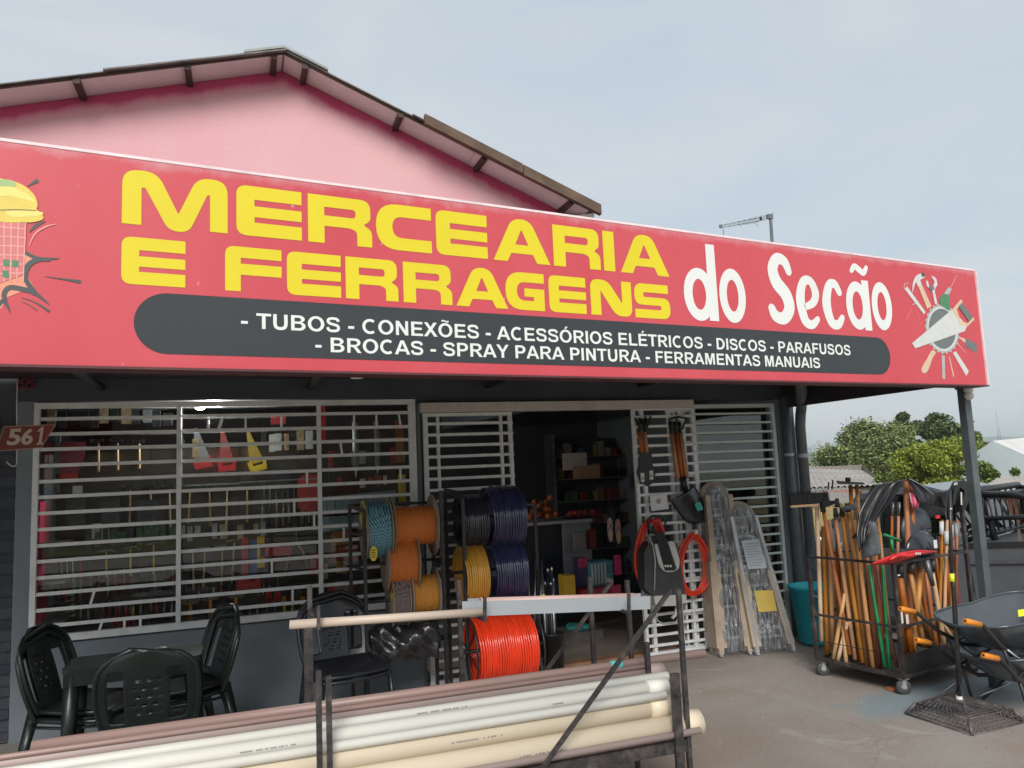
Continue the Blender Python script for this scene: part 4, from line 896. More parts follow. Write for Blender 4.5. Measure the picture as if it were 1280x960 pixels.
for k in range(6):
    px = (95,139,184,352,420,455)[k]; py = (640,640,640,600,590,575)[k]
    pack('wrapped_tool', ('dark wrapped tool at the left of the upper hammer row','dark wrapped tool under the mallets','dark wrapped tool between two upper hammers','grey wrapped tool in the middle of the window','dark wrapped tool right of the second mullion','dark pouch below the sealant tubes')[k], 'pack', px, py, 18, 26, M('dark_wrap', (.035,.045,.055), .3, var=.4, scale=30), None, .015, .2)
# dense rows of small goods between the larger tools
rowm = [M('goods_dark', (.03,.035,.04), .4, var=.4, scale=30), M('goods_red', (.38,.04,.035), .4, var=.3, scale=30), M('goods_green', (.05,.11,.06), .4, var=.4, scale=30), M('goods_tan', (.42,.28,.17), .5, var=.3, scale=30), M('goods_grey', (.33,.34,.34), .35, metal=.4, var=.3, scale=30), M('goods_amber', (.60,.32,.04), .4, var=.2), M('goods_white', (.55,.55,.53), .5, var=.1)]
rcol = ['dark','red','green','tan','steel grey','amber','white']
def goods_row(x0, x1, n, y0, slope, w_, h_, pal_, row, shape=0, jy=3):
    for k in range(n):
        px = x0+(x1-x0)*k/(n-1)+R.uniform(-1.5,1.5); py = y0+slope*(px-x0)+R.uniform(-jy,jy); c_ = R.choice(pal_); ww = w_*R.uniform(.7,1.25); hh = h_*R.uniform(.75,1.2)
        lb = f'small {rcol[c_]} item, {ORD[k]} from left in the {row}'
        if shape == 0: pack('small_tool', lb, 'tool', px, py, ww, hh, rowm[c_], rowm[6] if (R.random() < .35 and c_ in (0,1,2)) else None, .012, .15, 'goods in the '+row, -.004*(k%3))
        else:
            p, q2 = WI(px, py-hh/2), WI(px+R.uniform(-1.5,1.5), py+hh/2); t = hung('small_tool', lb, 'tool', p, 'goods in the '+row)
            MB().tube([p, p.lerp(q2,.5), q2], [.006,.010,.008], 6).build('handle', rowm[c_], t); MB().tube([p+Vector((0,0,.045)), p], [.004,.007], 6).build('shank', steel_head, t)
goods_row(112, 215, 11, 672, -.06, 7, 16, [2,2,0,2,4], 'row under the upper hammers')
goods_row(228, 330, 11, 668, -.06, 6, 14, [0,4,3,0], 'row under the middle bay hammers')
goods_row(72, 215, 15, 738, -.07, 5, 24, [1,1,0,4], 'red row under the claw hammers', 1)
goods_row(232, 330, 12, 744, -.07, 5, 14, [0,3,1,0,4], 'row above the amber trowels', 1)
goods_row(100, 215, 13, 770, -.07, 5, 16, [1,0,1,4,5], 'bottom row of the left bay', 1)
goods_row(303, 352, 6, 772, -.07, 6, 16, [4,0,1,5], 'bottom row of the middle bay', 1)
goods_row(66, 210, 12, 522, 0, 9, 16, [0,0,4,3], 'top row, left bay')
goods_row(330, 395, 8, 552, -.05, 7, 22, [3,4,6,0], 'pale row right of the yellow saw')
goods_row(330, 395, 9, 645, -.05, 5, 26, [4,0,4,3], 'thin row beside the red bag', 1)
goods_row(404, 512, 12, 575, -.04, 7, 16, [0,1,4,0,3], 'row below the sealant tubes')
goods_row(404, 512, 12, 604, -.04, 6, 12, [0,0,6,1], 'row above the blue drawers')
goods_row(404, 440, 5, 712, -.06, 7, 16, [1,3,0,5], 'row under the orange carton')
goods_row(404, 440, 5, 738, -.06, 7, 16, [0,3,4,1], 'low row left of the rope stand')
goods_row(228, 245, 2, 560, 0, 7, 20, [0,3], 'pair left of the grey saw')
# row shelf rails with price strips
for k, (pa, pb_) in enumerate((((232,607),(300,604)),((300,603),(398,598)))):
    a_, b_ = WI(*pa, -.01), WI(*pb_, -.01); t = thing('rail', ('steel hanging rail above the upper hammers','steel hanging rail in the middle of the window')[k], 'rail', tuple(a_)); b = MB(); b.bar(a_, b_, .02, .012); b.build('bar', steel_head, t)
# lit lamp inside
lp = W(250, 509, FY+.7)
il = thing('inside_lamp', 'small lit white lamp glowing just under the ceiling inside the window', 'lamp', tuple(lp))
em = bpy.data.materials.new('lamp_glow'); em.use_nodes = True; eb = em.node_tree.nodes['Principled BSDF']; eb.inputs['Emission Color'].default_value = (1,.97,.9,1); eb.inputs['Emission Strength'].default_value = 6
b = MB(); b.ball(lp, .042, 14, (1,1,.62)); b.build('bulb', em, il)
b = MB(); b.cyl(lp+Vector((0,0,.02)), (lp.x, lp.y, 2.558), .016, n=8); b.build('stem', white_plastic, il)
pld = bpy.data.lights.new('lamp_light', 'POINT'); pld.energy = 40; pld.shadow_soft_size = .06; pld.color = (1,.96,.9); plo = bpy.data.objects.new('lamp_light', pld); COL.objects.link(plo); plo.location = lp+Vector((.1,-.15,-.12))

# ------------------------------------------------------------------ seen through the open doorway
def WD(px, py, y): return W(px, py, y)
DY = FY+1.5
ctr = thing('counter', 'pale topped shop counter with dark glass front inside the doorway', 'counter', tuple(WD(690,700,DY)))
p, q = WD(655,650,DY), WD(738,652,DY); zt = (p.z+q.z)/2
b = MB(); b.b2((p.x-.5, DY-.05, zt-.03), (q.x, DY+.55, zt)); b.build('top', M('counter_top', (.42,.42,.42), .3), ctr)
b = MB(); b.b2((p.x-.48, DY, .02), (WD(704,700,DY).x, DY+.5, zt-.031)); b.build('dark_front', M('counter_dark', (.02,.025,.035), .25), ctr)
MB().b2((WD(704,700,DY).x+.002, DY+.02, .02), (q.x-.01, DY+.5, .42)).build('plinth', matt_black, ctr)
b = MB(); b.b2((WD(704,700,DY).x+.002, DY-.02, .421), (q.x-.01, DY+.5, zt-.031)); b.build('white_front', M('counter_white', (.28,.31,.35), .5, var=.1), ctr)
fl = thing('net_bags', 'heap of orange net bags of onions on the counter inside', 'bags', tuple(WD(672,640,DY+.15)))
c = WD(674,640,DY+.2); b = MB()
for k in range(26): b.ball((c.x+R.uniform(-.13,.2), DY+.2+R.uniform(-.08,.08), zt+.03+abs(R.gauss(0,.05))+(.09 if k % 3 == 0 else 0)), R.uniform(.025,.04), 8)
b.build('onion', M('onion_orange', (.42,.11,.03), .5, var=.3, scale=30), fl, kind='stuff')
b = MB(); c2 = WD(726,646,DY+.1)
tm = thing('red_fruit_tray', 'tray of small red goods at the right end of the counter', 'tray', (c2.x, DY+.1, zt))
for k in range(30): b.ball((c2.x+R.uniform(-.13,.16), DY+.1+R.uniform(-.08,.1), zt+.03+R.uniform(0,.05)), R.uniform(.018,.03), 7)
b.build('fruit', M('fruit_red', (.30,.03,.02), .4, var=.3), tm, kind='stuff'); MB().b2((c2.x-.17, DY, zt+.001), (c2.x+.2, DY+.22, zt+.02)).build('tray', matt_black, tm)
# rear shelving with packets
sh = thing('shelf_unit', 'dark steel shelving full of small packets behind the counter', 'shelves', (3.0, FY+3.2, 0))
x0, x1 = WD(706,600,FY+3.2).x-.1, WD(782,600,FY+3.2).x+.5; yb = FY+3.3
b = MB(); b.b2((x0, yb+.3, .05), (x1, yb+.32, 2.1)); b.build('back', M('shelf_back', (.05,.05,.055), .7), sh)
for s_ in (x0, x1): MB().b2((s_-.02, yb, .02), (s_+.02, yb+.29, 2.15)).build('upright', grey_metal, sh)
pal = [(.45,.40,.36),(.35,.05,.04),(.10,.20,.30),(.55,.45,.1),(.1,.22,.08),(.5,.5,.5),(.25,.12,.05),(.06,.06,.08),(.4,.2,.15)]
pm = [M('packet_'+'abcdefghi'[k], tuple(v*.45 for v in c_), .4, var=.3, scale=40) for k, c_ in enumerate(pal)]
row = 0; cols = ['beige','dull red','blue','mustard','green','grey','brown','black','rust']
for zz in (.25,.6,.95,1.25,1.55,1.85):
    MB().b2((x0+.021, yb, zz-.012), (x1-.021, yb+.298, zz)).build('shelf', grey_metal, sh)
    xx = x0+.05; nn = 0
    while xx < x1-.1:
        w_ = R.uniform(.05,.12); h_ = R.uniform(.08,.2); 
        if R.random() < .85:
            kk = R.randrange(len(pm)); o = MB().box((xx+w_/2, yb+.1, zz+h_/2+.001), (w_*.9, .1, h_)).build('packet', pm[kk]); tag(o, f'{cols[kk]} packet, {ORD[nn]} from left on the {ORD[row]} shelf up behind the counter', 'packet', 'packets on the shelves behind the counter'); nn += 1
        xx += w_+R.uniform(0,.02)
    row += 1
bx_ = WD(733,590,FY+2.6); t = thing('carton', 'open cardboard box in a bright patch at the back of the shop', 'box', tuple(bx_)); MB().box(bx_, (.28,.2,.16)).build('box', M('cardboard', (.34,.21,.13), .7), t)
MB().box(bx_+Vector((-.02,.3,.14)), (.34,.02,.22)).build('calendar', M('cal', (.6,.52,.46), .6), t)
# slippers hanging by the door frame
for k, (px, col_) in enumerate(((762,(.55,.42,.38)),(772,(.60,.36,.22)))):
    c = WD(px, 662+k*2, FY+.35); t = thing('slipper', ('pale flip-flop hanging inside the door frame, left of the pair','tan flip-flop hanging inside the door frame, right of the pair')[k], 'slipper', tuple(c), group='flip-flops hanging by the door frame')
    q = [(.033*cos(a)*(1 if sin(a) > 0 else .85), .115*sin(a)) for a in [2*pi*j/18 for j in range(18)]]
    b = MB(); b.prism(q, c, Vector((.95,.3,0)), Z, .016); b.build('sole', M('sole_'+'ab'[k], col_, .6), t)
    b = MB(); b.tube([c+Vector((-.03,-.02,-.02)), c+Vector((0,-.035,.05)), c+Vector((.03,-.01,-.02))], .005, 6); b.build('strap', M('strap_purple', (.25,.12,.3), .5), t)
# teal-and-white bundle, red packs, mats and the things in the doorway
def doorbox(name, label, cat, px0, py0, px1, py1, y, dep, mat):
    p, q = WD(px0,py0,y), WD(px1,py1,y); t = thing(name, label, cat, ((p.x+q.x)/2, y, min(p.z,q.z)))
    MB().b2((p.x, y, min(p.z,q.z)), (q.x, y+dep, max(p.z,q.z))).build('body', mat, t); return t, p, q
t, p, q = doorbox('paper_towels', 'teal and white wrapped bundle of rolls hanging in the doorway', 'rolls', 737,703,767,731, FY+.9, .2, M('teal_pack', (.10,.30,.36), .35, var=.5, scale=25))
for k in range(5): MB().b2((p.x+.015+.036*k, FY+.894, q.z+.02), (p.x+.03+.036*k, FY+.899, p.z-.02)).build('stripe', label_white, t)
t, p, q = doorbox('pet_food_bag', 'dark and pink printed bag beside the teal bundle in the doorway', 'bag', 722,698,736,740, FY+.95, .12, M('pet_bag', (.06,.04,.12), .4, var=.3)); MB().b2((p.x, FY+.944, p.z-.09), (q.x, FY+.949, p.z)).build('band', M('pet_pink', (.45,.05,.12), .4), t)
doorbox('red_packet', 'upright red and orange packet on a shelf inside the doorway', 'packet', 736,662,746,686, FY+1.2, .08, pm[1]); doorbox('clear_jar', 'clear jar of white items on the shelf inside the doorway', 'jar', 719,666,732,688, FY+1.2, .08, pm[5])
doorbox('yellow_sack', 'yellow and orange sack low inside the doorway', 'sack', 705,720,720,748, FY+.8, .15, yellow_plastic)
doorbox('blue_crate', 'dark blue crate behind the umbrella bucket in the doorway', 'crate', 690,728,722,748, FY+1.0, .3, M('crate_blue', (.02,.04,.14), .5))
doorbox('pink_disc', 'pink toy disc hanging near the right door jamb', 'toy', 768,694,777,718, FY+.4, .02, M('toy_pink', (.5,.03,.16), .4)); doorbox('pink_toy', 'second pink toy low beside the right door jamb', 'toy', 764,732,777,748, FY+.42, .02, M('toy_pink2', (.38,.03,.10), .4))
doorbox('red_mat_roll', 'red and white patterned roll on the stand in the doorway', 'mat', 727,738,766,750, FY+.75, .2, M('roll_red', (.40,.03,.04), .5, var=.3))
t, p, q = doorbox('carton', 'flat box with a teal bag of goods on the floor inside the doorway', 'box', 713,792,755,812, FY+.85, .35, M('flat_box', (.16,.15,.15), .6)); b = MB(); c = (p+q)/2; 
for k in range(8): b.ball((c.x+R.uniform(-.1,.12), FY+1.0+R.uniform(-.05,.1), max(p.z,q.z)+.02), .055, 8, (1.3,1,.6))
b.build('teal_bag', M('teal_bag', (.05,.30,.28), .4, var=.4, scale=20), t)
# house across the street, which the shop glass mirrors
hs = thing('opposite_house', 'low house with a clay tile roof across the street, mirrored in the shop window', 'house', (1, -19.5, 0))
MB().b2((-6.4, -24, 0), (11, -19, 3.1)).build('wall', M('house_wall', (.30,.26,.22), .8, var=.2), hs)
MB().b2((-3.5, -18.99, .9), (-1, -18.96, 2.2)).build('window', M('house_window', (.04,.05,.06), .2), hs); MB().b2((3.5, -18.99, 0), (4.6, -18.96, 2.2)).build('door', wood_red, hs)
tm_ = M('clay_tiles', (.36,.19,.12), .8, var=.35, scale=5, dirt=.5, dirtc=(.12,.09,.07)); b = MB(); ncol = 60; L0, L1 = -7.0, 11.6
vs = []; fs = []
for j in range(17):
    yy = -18.2-.32*j; zz = 3.05+.115*j
    for i in range(ncol*4+1): vs.append((L0+(L1-L0)*i/(ncol*4), yy, zz+.045*cos(2*pi*i/4.)+(.03 if j % 2 else 0)))
wv = ncol*4+1
for j in range(16):
    for i in range(wv-1): fs.append((j*wv+i, j*wv+i+1, (j+1)*wv+i+1, (j+1)*wv+i))
b.add(vs, fs); b.build('tile_roof', tm_, hs, kind='stuff')

# ------------------------------------------------------------------ pipe rack in the foreground
RN, RFAR, RX = 3.44, 3.93, 2.05          # near and far plane of the rack, right end
rack = thing('pipe_rack', 'black steel rack in the foreground holding long plastic pipes', 'rack', (.3, 3.7, 0))
def rb_(name, p, q, w_, h=None, up=(0,0,1)): return MB().bar(p, q, w_, h, up).build(name, rack_steel, rack)
pn = W(835, 738, RN); pf = W(765, 727, RFAR)
rb_('post', (RX, RN, 0), (RX, RN, pn.z), .022); rb_('post', (RX-.03, RFAR, 0), (RX-.03, RFAR, pf.z), .022)
rb_('post_sleeve', (W(843,840,RN-.03).x, RN-.03, 0), (W(843,840,RN-.03).x, RN-.03, W(843,842,RN-.03).z), .045, .02)
LX = W(411, 880, RN).x
rb_('post', (LX, RN, 0), (LX, RN, W(412,845,RN).z), .023); rb_('post', (W(398,850,RN-.02).x, RN-.02, 0), (W(398,850,RN-.02).x, RN-.02, W(399,838,RN-.02).z), .023)
rb_('post', (LX-.05, RFAR, 0), (LX-.05, RFAR, W(398,780,RFAR).z), .028)
a_ = W(672, 962, RN-.04); rb_('brace', pn+Vector((-.005,-.03,.005)), pn+(a_-pn)*1.5+Vector((0,-.03,0)), .018)
a_ = W(680, 842, RFAR); rb_('brace', pf, pf+(a_-pf)*1.1, .016)
rb_('brace_top', pf, pf+Vector((-.03,.0,.015)), .022)
sh_z = .37
rb_('lower_rail', (-1.9, RN-.005, sh_z-.03), (RX-.02, RN-.005, sh_z-.03), .03, .055); rb_('lower_rail', (-1.9, RFAR, sh_z-.03), (RX-.05, RFAR, sh_z-.03), .03, .055)
for x in (RX, LX, -1.2): rb_('cross_rail', (x, RN+.02, sh_z-.028), (x, RFAR-.018, sh_z-.028), .03, .05)
st = W(808, 803, RN+.24); sb = W(811, 906, RN+.24); rb_('stop_post', (st.x, st.y, st.z), (st.x, st.y, sh_z-.03), .024)
rb_('pin', W(838,862,RN-.05), W(853,870,RN-.09), .008)
# upper cantilever arms with upturned ends; a tan pipe and a grey channel lie on them
AZ = []
for px, yt, yb_, yy in ((398,757,787,RN+.05),(606,747,777,RN+.05),(786,742,768,RN+.05)):
    t_, e_ = W(px, yt, yy), W(px, yb_, yy)
    rb_('arm_end', t_, e_, .014, .014); rb_('arm', e_+Vector((0,.008,.007)), (e_.x, RFAR-.016, e_.z+.007), .014, .014)
    rb_('arm_post', (e_.x, RFAR, 0 if px > 500 else e_.z-.5), (e_.x, RFAR, t_.z+.03), .022)
def pipe_thing(pxa, pya, r, y, xl, mat, label, xr=None, wall=.003, group=None, cat='pipe', dz=None):
    """a pipe along the shop front through the point seen at (pxa, pya)"""
    p = W(pxa, pya, y); xr = p.x if xr is None else xr
    t = thing('plastic_pipe', label, cat, (xr, y, p.z), group=group)
    MB().pipe((xl, y, p.z+(0 if dz is None else dz)), (xr, y, p.z), r, wall, 28).build('tube', mat, t)
    return t, p
pv_br = M('pvc_brown', (.30,.20,.175), .42, var=.12, scale=2, stretch=(.4,1,1), dirt=.5, dirtc=(.36,.29,.26)); pv_br2 = M('pvc_brown_dusty', (.33,.25,.23), .5, var=.12, scale=2, stretch=(.4,1,1), dirt=.5, dirtc=(.40,.33,.30))
pv_w = M('pvc_white', (.66,.645,.58), .42, var=.05, scale=2, stretch=(.4,1,1), dirt=.6, dirtc=(.62,.57,.48)); pv_c = M('pvc_cream', (.66,.565,.42), .45, var=.06, scale=2, stretch=(.4,1,1), dirt=.65, dirtc=(.58,.46,.34)); pv_t = M('pvc_tan', (.52,.42,.34), .45, var=.12, scale=3, stretch=(.4,1,1), dirt=.5, dirtc=(.62,.56,.47))
XLL = -3.6
def zat(px, py, y): return W(px, py, y).z
def stackpipe(px_end, py_mid, half, y, mat, label, xl=XLL, wall=.003, mid_px=760, mid_py=None):
    """half: half the apparent thickness in pixels at mid_px"""
    m_ = W(mid_px, mid_py, y); r = half*(m_-CAM).dot(FW)/FOC
    xe = W(px_end, py_mid, y).x
    t = thing('plastic_pipe', label, 'pipe', (xe, y, m_.z)); MB().pipe((xl, y, m_.z), (xe, y, m_.z), r, wall, 28).build('tube', mat, t)
    if r > .03: MB().pipe((xe-.11, y, m_.z), (xe+.003, y, m_.z), r+.004, .006, 28).build('socket', mat, t)
    return t, m_.z, r
info = []
info.append(stackpipe(873, 912, 15.5, 3.50, pv_c, 'big cream pipe at the very bottom of the rack that sticks out farthest', wall=.005, mid_py=922))
info.append(stackpipe(876, 925, 4.5, 3.425, pv_br2, 'thin brown pipe lying along the foot of the big cream pipe', mid_px=700, mid_py=962-18))
info.append(stackpipe(834, 898, 10.5, 3.62, pv_c, 'cream pipe half hidden behind the lowest big one', wall=.005, mid_py=908))
info.append(stackpipe(834, 885, 12.5, 3.53, pv_c, 'thick cream pipe directly below the white pipes', wall=.005, mid_py=893.5))
info.append(stackpipe(832, 870, 5.5, 3.50, pv_w, 'slim grey-white pipe squeezed above the thick cream pipe', mid_py=880))
info.append(stackpipe(832, 856, 9.0, 3.56, pv_w, 'glossy white pipe with a printed code, middle of the stack', mid_py=868.5))
info.append(stackpipe(834, 843, 6.0, 3.63, pv_w, 'upper white pipe just under the brown pipes', mid_py=856))
info.append(stackpipe(827, 838, 8.0, 3.72, pv_br2, 'dusty brown pipe lying on the white pipes', mid_py=846.5))
info.append(stackpipe(880, 815, 5.5, 3.82, pv_br, 'topmost brown pipe with a teal tape mark', mid_py=833, xl=W(40,925,3.82).x))
info.append(stackpipe(812, 838, 3.0, 3.70, pv_br, 'narrow dark brown pipe wedged between the two larger brown ones', mid_py=839.5))
t, z_, r_ = info[8]; xa, xb = W(765,836,3.8).x, W(779,834,3.8).x
MB().pipe((xa, 3.82, z_), (xb, 3.82, z_), r_+.0015, .002, 28).build('tape', M('tape_teal', (.10,.52,.50), .4), t)
t, z_, r_ = info[5]; c = Vector((W(688,884,3.56).x, 3.56-r_-.0015, z_+.006)); b = MB()
for k in range(9): b.b2((c.x+.006*k, c.y, c.z-.003+.001*(k%2)), (c.x+.006*k+.004, c.y+.001, c.z+.003))
b.build('printed_code', M('code_ink', (.2,.2,.2), .6), t, kind='stuff')
for n_i, px_ in ((0, 640), (3, 560), (2, 470), (6, 520), (5, 300)):
    t, z_, r_ = info[n_i]; yy = t.location.y; c = Vector((W(px_, 880, yy).x, yy-r_-.0012, z_+.004)); b = MB()
    for k in range(34):
        if R.random() < .75: b.b2((c.x+.007*k, c.y, c.z-.003), (c.x+.007*k+.0045, c.y+.0008, c.z+.003))
    b.build('printed_code', MATS['code_ink'], t, kind='stuff')
# slab cushions under the stack
t = thing('plastic_pipe', 'pale tan pipe lying alone on the upper arms of the rack', 'pipe', tuple(W(480,774,RN+.10))); MB().pipe(W(362,781,RN+.10), W(602,765,RN+.10), .019, .003, 28).build('tube', pv_t, t)
# grey aluminium channel with a pink lining
ch = thing('metal_channel', 'long grey metal gutter channel on the upper arms with a pale brown pipe in it', 'gutter', tuple(W(730,760,RN+.1)))
yc = RN+.12; ct = [W(592,752,yc), W(813,745,yc)]; cb = [W(592,770.5,yc), W(813,761.5,yc)]; cm_ = M('channel_metal', (.36,.39,.42), .4, metal=.25, var=.06, scale=3); DYc = Vector((0,.10,0)); thn = Vector((0,.002,0))
def slab(pts, d, nm, m_=cm_): MB().add(pts+[p_+d for p_ in pts], [(0,1,2,3),(7,6,5,4),(0,4,5,1),(1,5,6,2),(2,6,7,3),(3,7,4,0)]).build(nm, m_, ch)
slab([cb[0], cb[1], ct[1], ct[0]], thn, 'front_face'); slab([cb[0]+DYc, cb[1]+DYc, ct[1]+DYc, ct[0]+DYc], thn, 'back_face'); slab([cb[0]+thn*1.5, cb[1]+thn*1.5, cb[1]+DYc*.98, cb[0]+DYc*.98], Vector((0,0,.002)), 'bottom_face')
e0 = [cb[0].lerp(cb[1],-.06), cb[0].lerp(cb[1],.07), ct[0].lerp(ct[1],.07), ct[0].lerp(ct[1],-.06)]; slab([p_-thn*2+Vector((0,0,.003 if n_ > 1 else -.003)) for n_, p_ in enumerate(e0)], thn*.9, 'end_sleeve')
up_ = Vector((0,.05,-.012)); t = thing('plastic_pipe', 'pinkish brown pipe lying inside the grey channel on the upper arms', 'pipe', tuple(ct[0]+up_)); MB().pipe(ct[0].lerp(ct[1],.05)+up_, ct[0].lerp(ct[1],.93)+up_, .022, .003, 24).build('tube', M('pvc_pink', (.52,.36,.32), .45, var=.08, scale=2), t)

# ------------------------------------------------------------------ plastic chairs and table
def make_chair(label, mat, loc, rz, group='plastic chairs at the dark table'):
    """armless one-piece plastic chair; local front is -y, back rest at +y"""
    t = thing('plastic_chair', label, 'chair', loc, rz, group)
    SH_, BH = .44, .86
    def bx(u, v):     # u across -1..1, v up 0..1
        hw = (.205+.045*sin(pi*min(1, v*.9+.1)))*(1 if v < .70 else sqrt(max(.02, 1-((v-.70)/.32)**2)))
        return hw
    def back(u, v):
        uu = 2*u-1; hw = bx(uu, v); x = uu*hw; y = .20+.02+.14*v+.035*(1-uu*uu)*-0+.05*(uu*uu)*-1
        z = SH_-.02+(BH-SH_+.02)*v; return (x, y, z)
    nu, nv = 36, 40
    def mask(i, j):
        u = abs((i+.5)/nu*2-1); v = (j+.5)/nv
        if .42 < u < .80 and .12 < v < .74: return False           # two long side openings
        if u < .30 and .15 < v < .70 and j % 4 == 1 and (i+2*(j//4 % 2)) % 4 < 2: return False   # woven centre panel
        return True
    MB().grid(back, nu, nv, .007, mask).build('backrest', mat, t, local=True)
    b = MB(); pth = []
    for k in range(25):
        v = k/24*2; s = -1 if v < 1 else 1; vv = v if v < 1 else 2-v; vv = min(vv, .995)
        pth.append(Vector((s*bx(1, vv), back(0, vv)[1], back(0, vv)[2])))
    b.tube(pth, .016, 8, flat=.8); b.build('back_rim', mat, t, local=True)
    def seat(u, v):
        uu = 2*u-1; x = uu*(.235-.02*v); y = -.22+.44*v; z = SH_-.012*(1-uu*uu)-.015*(1-abs(2*v-1))-(.03*max(0, .15-v)/.15); return (x, y, z)
    MB().grid(seat, 10, 10, .008).build('seat', mat, t, local=True)
    b = MB(); b.tube([seat(0,1), seat(0,.5), seat(0,.1), seat(.06,0), seat(.5,0), seat(.94,0), seat(1,.1), seat(1,.5), seat(1,1)], .014, 8); b.build('seat_rim', mat, t, local=True)
    for sx_ in (-1, 1):
        for sy in (-1, 1):
            top = Vector((sx_*.215, -.20 if sy < 0 else .20, SH_-.01)); bot = Vector((sx_*.245, -.25 if sy < 0 else .30, 0))
            b = MB(); b.tube([top, top.lerp(bot,.5), bot], [.034,.026,.019], 4, flat=.55); b.build('leg', mat, t, local=True)
        b = MB(); b.tube([(sx_*.215,-.19,SH_-.04),(sx_*.22,0,SH_-.05),(sx_*.215,.19,SH_-.04)], .018, 4, flat=.5); b.build('apron', mat, t, local=True)
    b = MB(); b.tube([(-.20,-.21,SH_-.045),(0,-.215,SH_-.03),(.20,-.21,SH_-.045)], .02, 4, flat=.5); b.build('apron', mat, t, local=True)
    return t
TBx, TBy = -.57, 5.06
ch0 = make_chair('dark green plastic chair seen from behind, in front of the table', chair_plastic, (-.47, 4.86, 0), pi)
ch0.rotation_euler = (0, 0, pi+.0)
ch0.rotation_euler.z = pi
dup(ch0, (-.84, 5.22, 0), pi/2-.35, 'dark green plastic chair at the left end of the table by the pillar')
dup(ch0, (-.36, 5.36, 0), -pi/2+.35, 'dark green plastic chair on the right side of the table, back to the wall corner')
dup(ch0, (-.365, 5.365, .045), -pi/2+.37, 'upper dark green chair stacked on the one at the right of the table')
dup(ch0, (-.835, 5.225, .045), pi/2-.33, 'upper dark green chair stacked on the left one by the pillar')
tb = thing('plastic_table', 'square dark green plastic table between the chairs under the window', 'table', (TBx, TBy, 0))
b = MB(); b.prism(fillet([(-.35,-.22,.05),(.35,-.22,.05),(.35,.12,.05),(-.35,.12,.05)], 5), (TBx, TBy, .715), U, Vector((0,1,0)), .022); b.build('tabletop', chair_plastic, tb)
b = MB()
for p0, p1 in (((-.34,-.21),(.34,-.21)),((.34,-.21),(.34,.11)),((.34,.11),(-.34,.11)),((-.34,.11),(-.34,-.21))): b.bar((TBx+p0[0]*.98, TBy+p0[1]*.98, .68), (TBx+p1[0]*.98, TBy+p1[1]*.98, .68), .012, .07)
b.build('apron', chair_plastic, tb)
for sx_ in (-1,1):
    for sy in (-1,1): MB().tube([(TBx+sx_*.30, TBy-.05+sy*.12, .70),(TBx+sx_*.315, TBy-.05+sy*.135, .35),(TBx+sx_*.33, TBy-.05+sy*.15, 0)], [.055,.045,.035], 4, flat=.8).build('leg', chair_plastic, tb)
c4 = make_chair('black woven-back plastic chair facing the street, right of the green table', chair_black, (.66, 5.42, 0), .22, 'black plastic chairs under the window')
dup(c4, (.66, 5.43, .03), .22, 'upper black plastic chair stacked on the black one under the window')

# ------------------------------------------------------------------ spool racks
def rope_lathe(b, r, l, c, axis, strands, amp, n=40, coil=True):
    prof = [(.02, 0)]
    for k in range(strands*4+1):
        x = k/(strands*4); prof.append((r+amp*abs(sin(pi*x*strands))+.003*sin(7*x*pi), l*x))
    prof.append((.02, l)); return b.lathe(prof, c, axis, n)
def ropemat(name, c1, c2, sc=60, tw=(1,1,1)):
    m, nt, b = base_nodes(name); L = nt.links.new
    tc = N(nt, 'ShaderNodeTexCoord'); mp = N(nt, 'ShaderNodeMapping'); mp.inputs['Rotation'].default_value = (0, .7, .5); L(tc.outputs['Object'], mp.inputs[0])
    w_ = N(nt, 'ShaderNodeTexWave'); w_.inputs['Scale'].default_value = sc; w_.inputs['Distortion'].default_value = 2.5; w_.inputs['Detail'].default_value = 2; L(mp.outputs[0], w_.inputs[0])
    r = N(nt, 'ShaderNodeValToRGB'); r.color_ramp.elements[0].position = .35; r.color_ramp.elements[0].color = (*c1, 1); r.color_ramp.elements[1].position = .6; r.color_ramp.elements[1].color = (*c2, 1)
    L(w_.outputs[0], r.inputs[0]); L(r.outputs[0], b.inputs['Base Color']); b.inputs['Roughness'].default_value = .7; return m
ro_or = ropemat('rope_orange', (.55,.12,.015), (.80,.26,.05), 45); ro_bl = ropemat('rope_teal', (.03,.13,.22), (.25,.50,.55), 22); ro_dk = ropemat('rope_dark', (.05,.03,.03), (.30,.24,.22), 28); ro_am = ropemat('rope_amber', (.55,.20,.02), (.72,.34,.06), 45)
cardb = M('card_flange', (.33,.25,.19), .8, var=.15, scale=12, dirt=.4, dirtc=(.2,.15,.12)); prt_y = M('print_yellow', (.75,.58,.03), .5); prt_b = M('print_dark', (.04,.04,.05), .5)
R1 = FY-.45
sr = thing('rope_rack', 'black steel stand of rope spools on three axles under the window', 'rack', (W(490,640,R1).x, R1, 0))
def r1(px, py, dy=0.): return W(px, py, R1+dy)
dep = .34
def post1(px, py, dy, nm='post'): p = r1(px, py, dy); MB().bar((p.x, p.y, 0), (p.x, p.y, p.z), .024).build(nm, black_steel, sr); return p
pa = post1(455, 640, -dep/2-.05); pb_ = post1(437, 632, dep/2-.05); pc = post1(551, 615, -dep/2-.05); pd = post1(540, 628, dep/2-.05)
for p, q in ((pa,pb_),(pc,pd)): MB().bar(p, q, .022).build('top_rail', black_steel, sr)
MB().bar(pb_, pd, .022).build('top_rail', black_steel, sr)
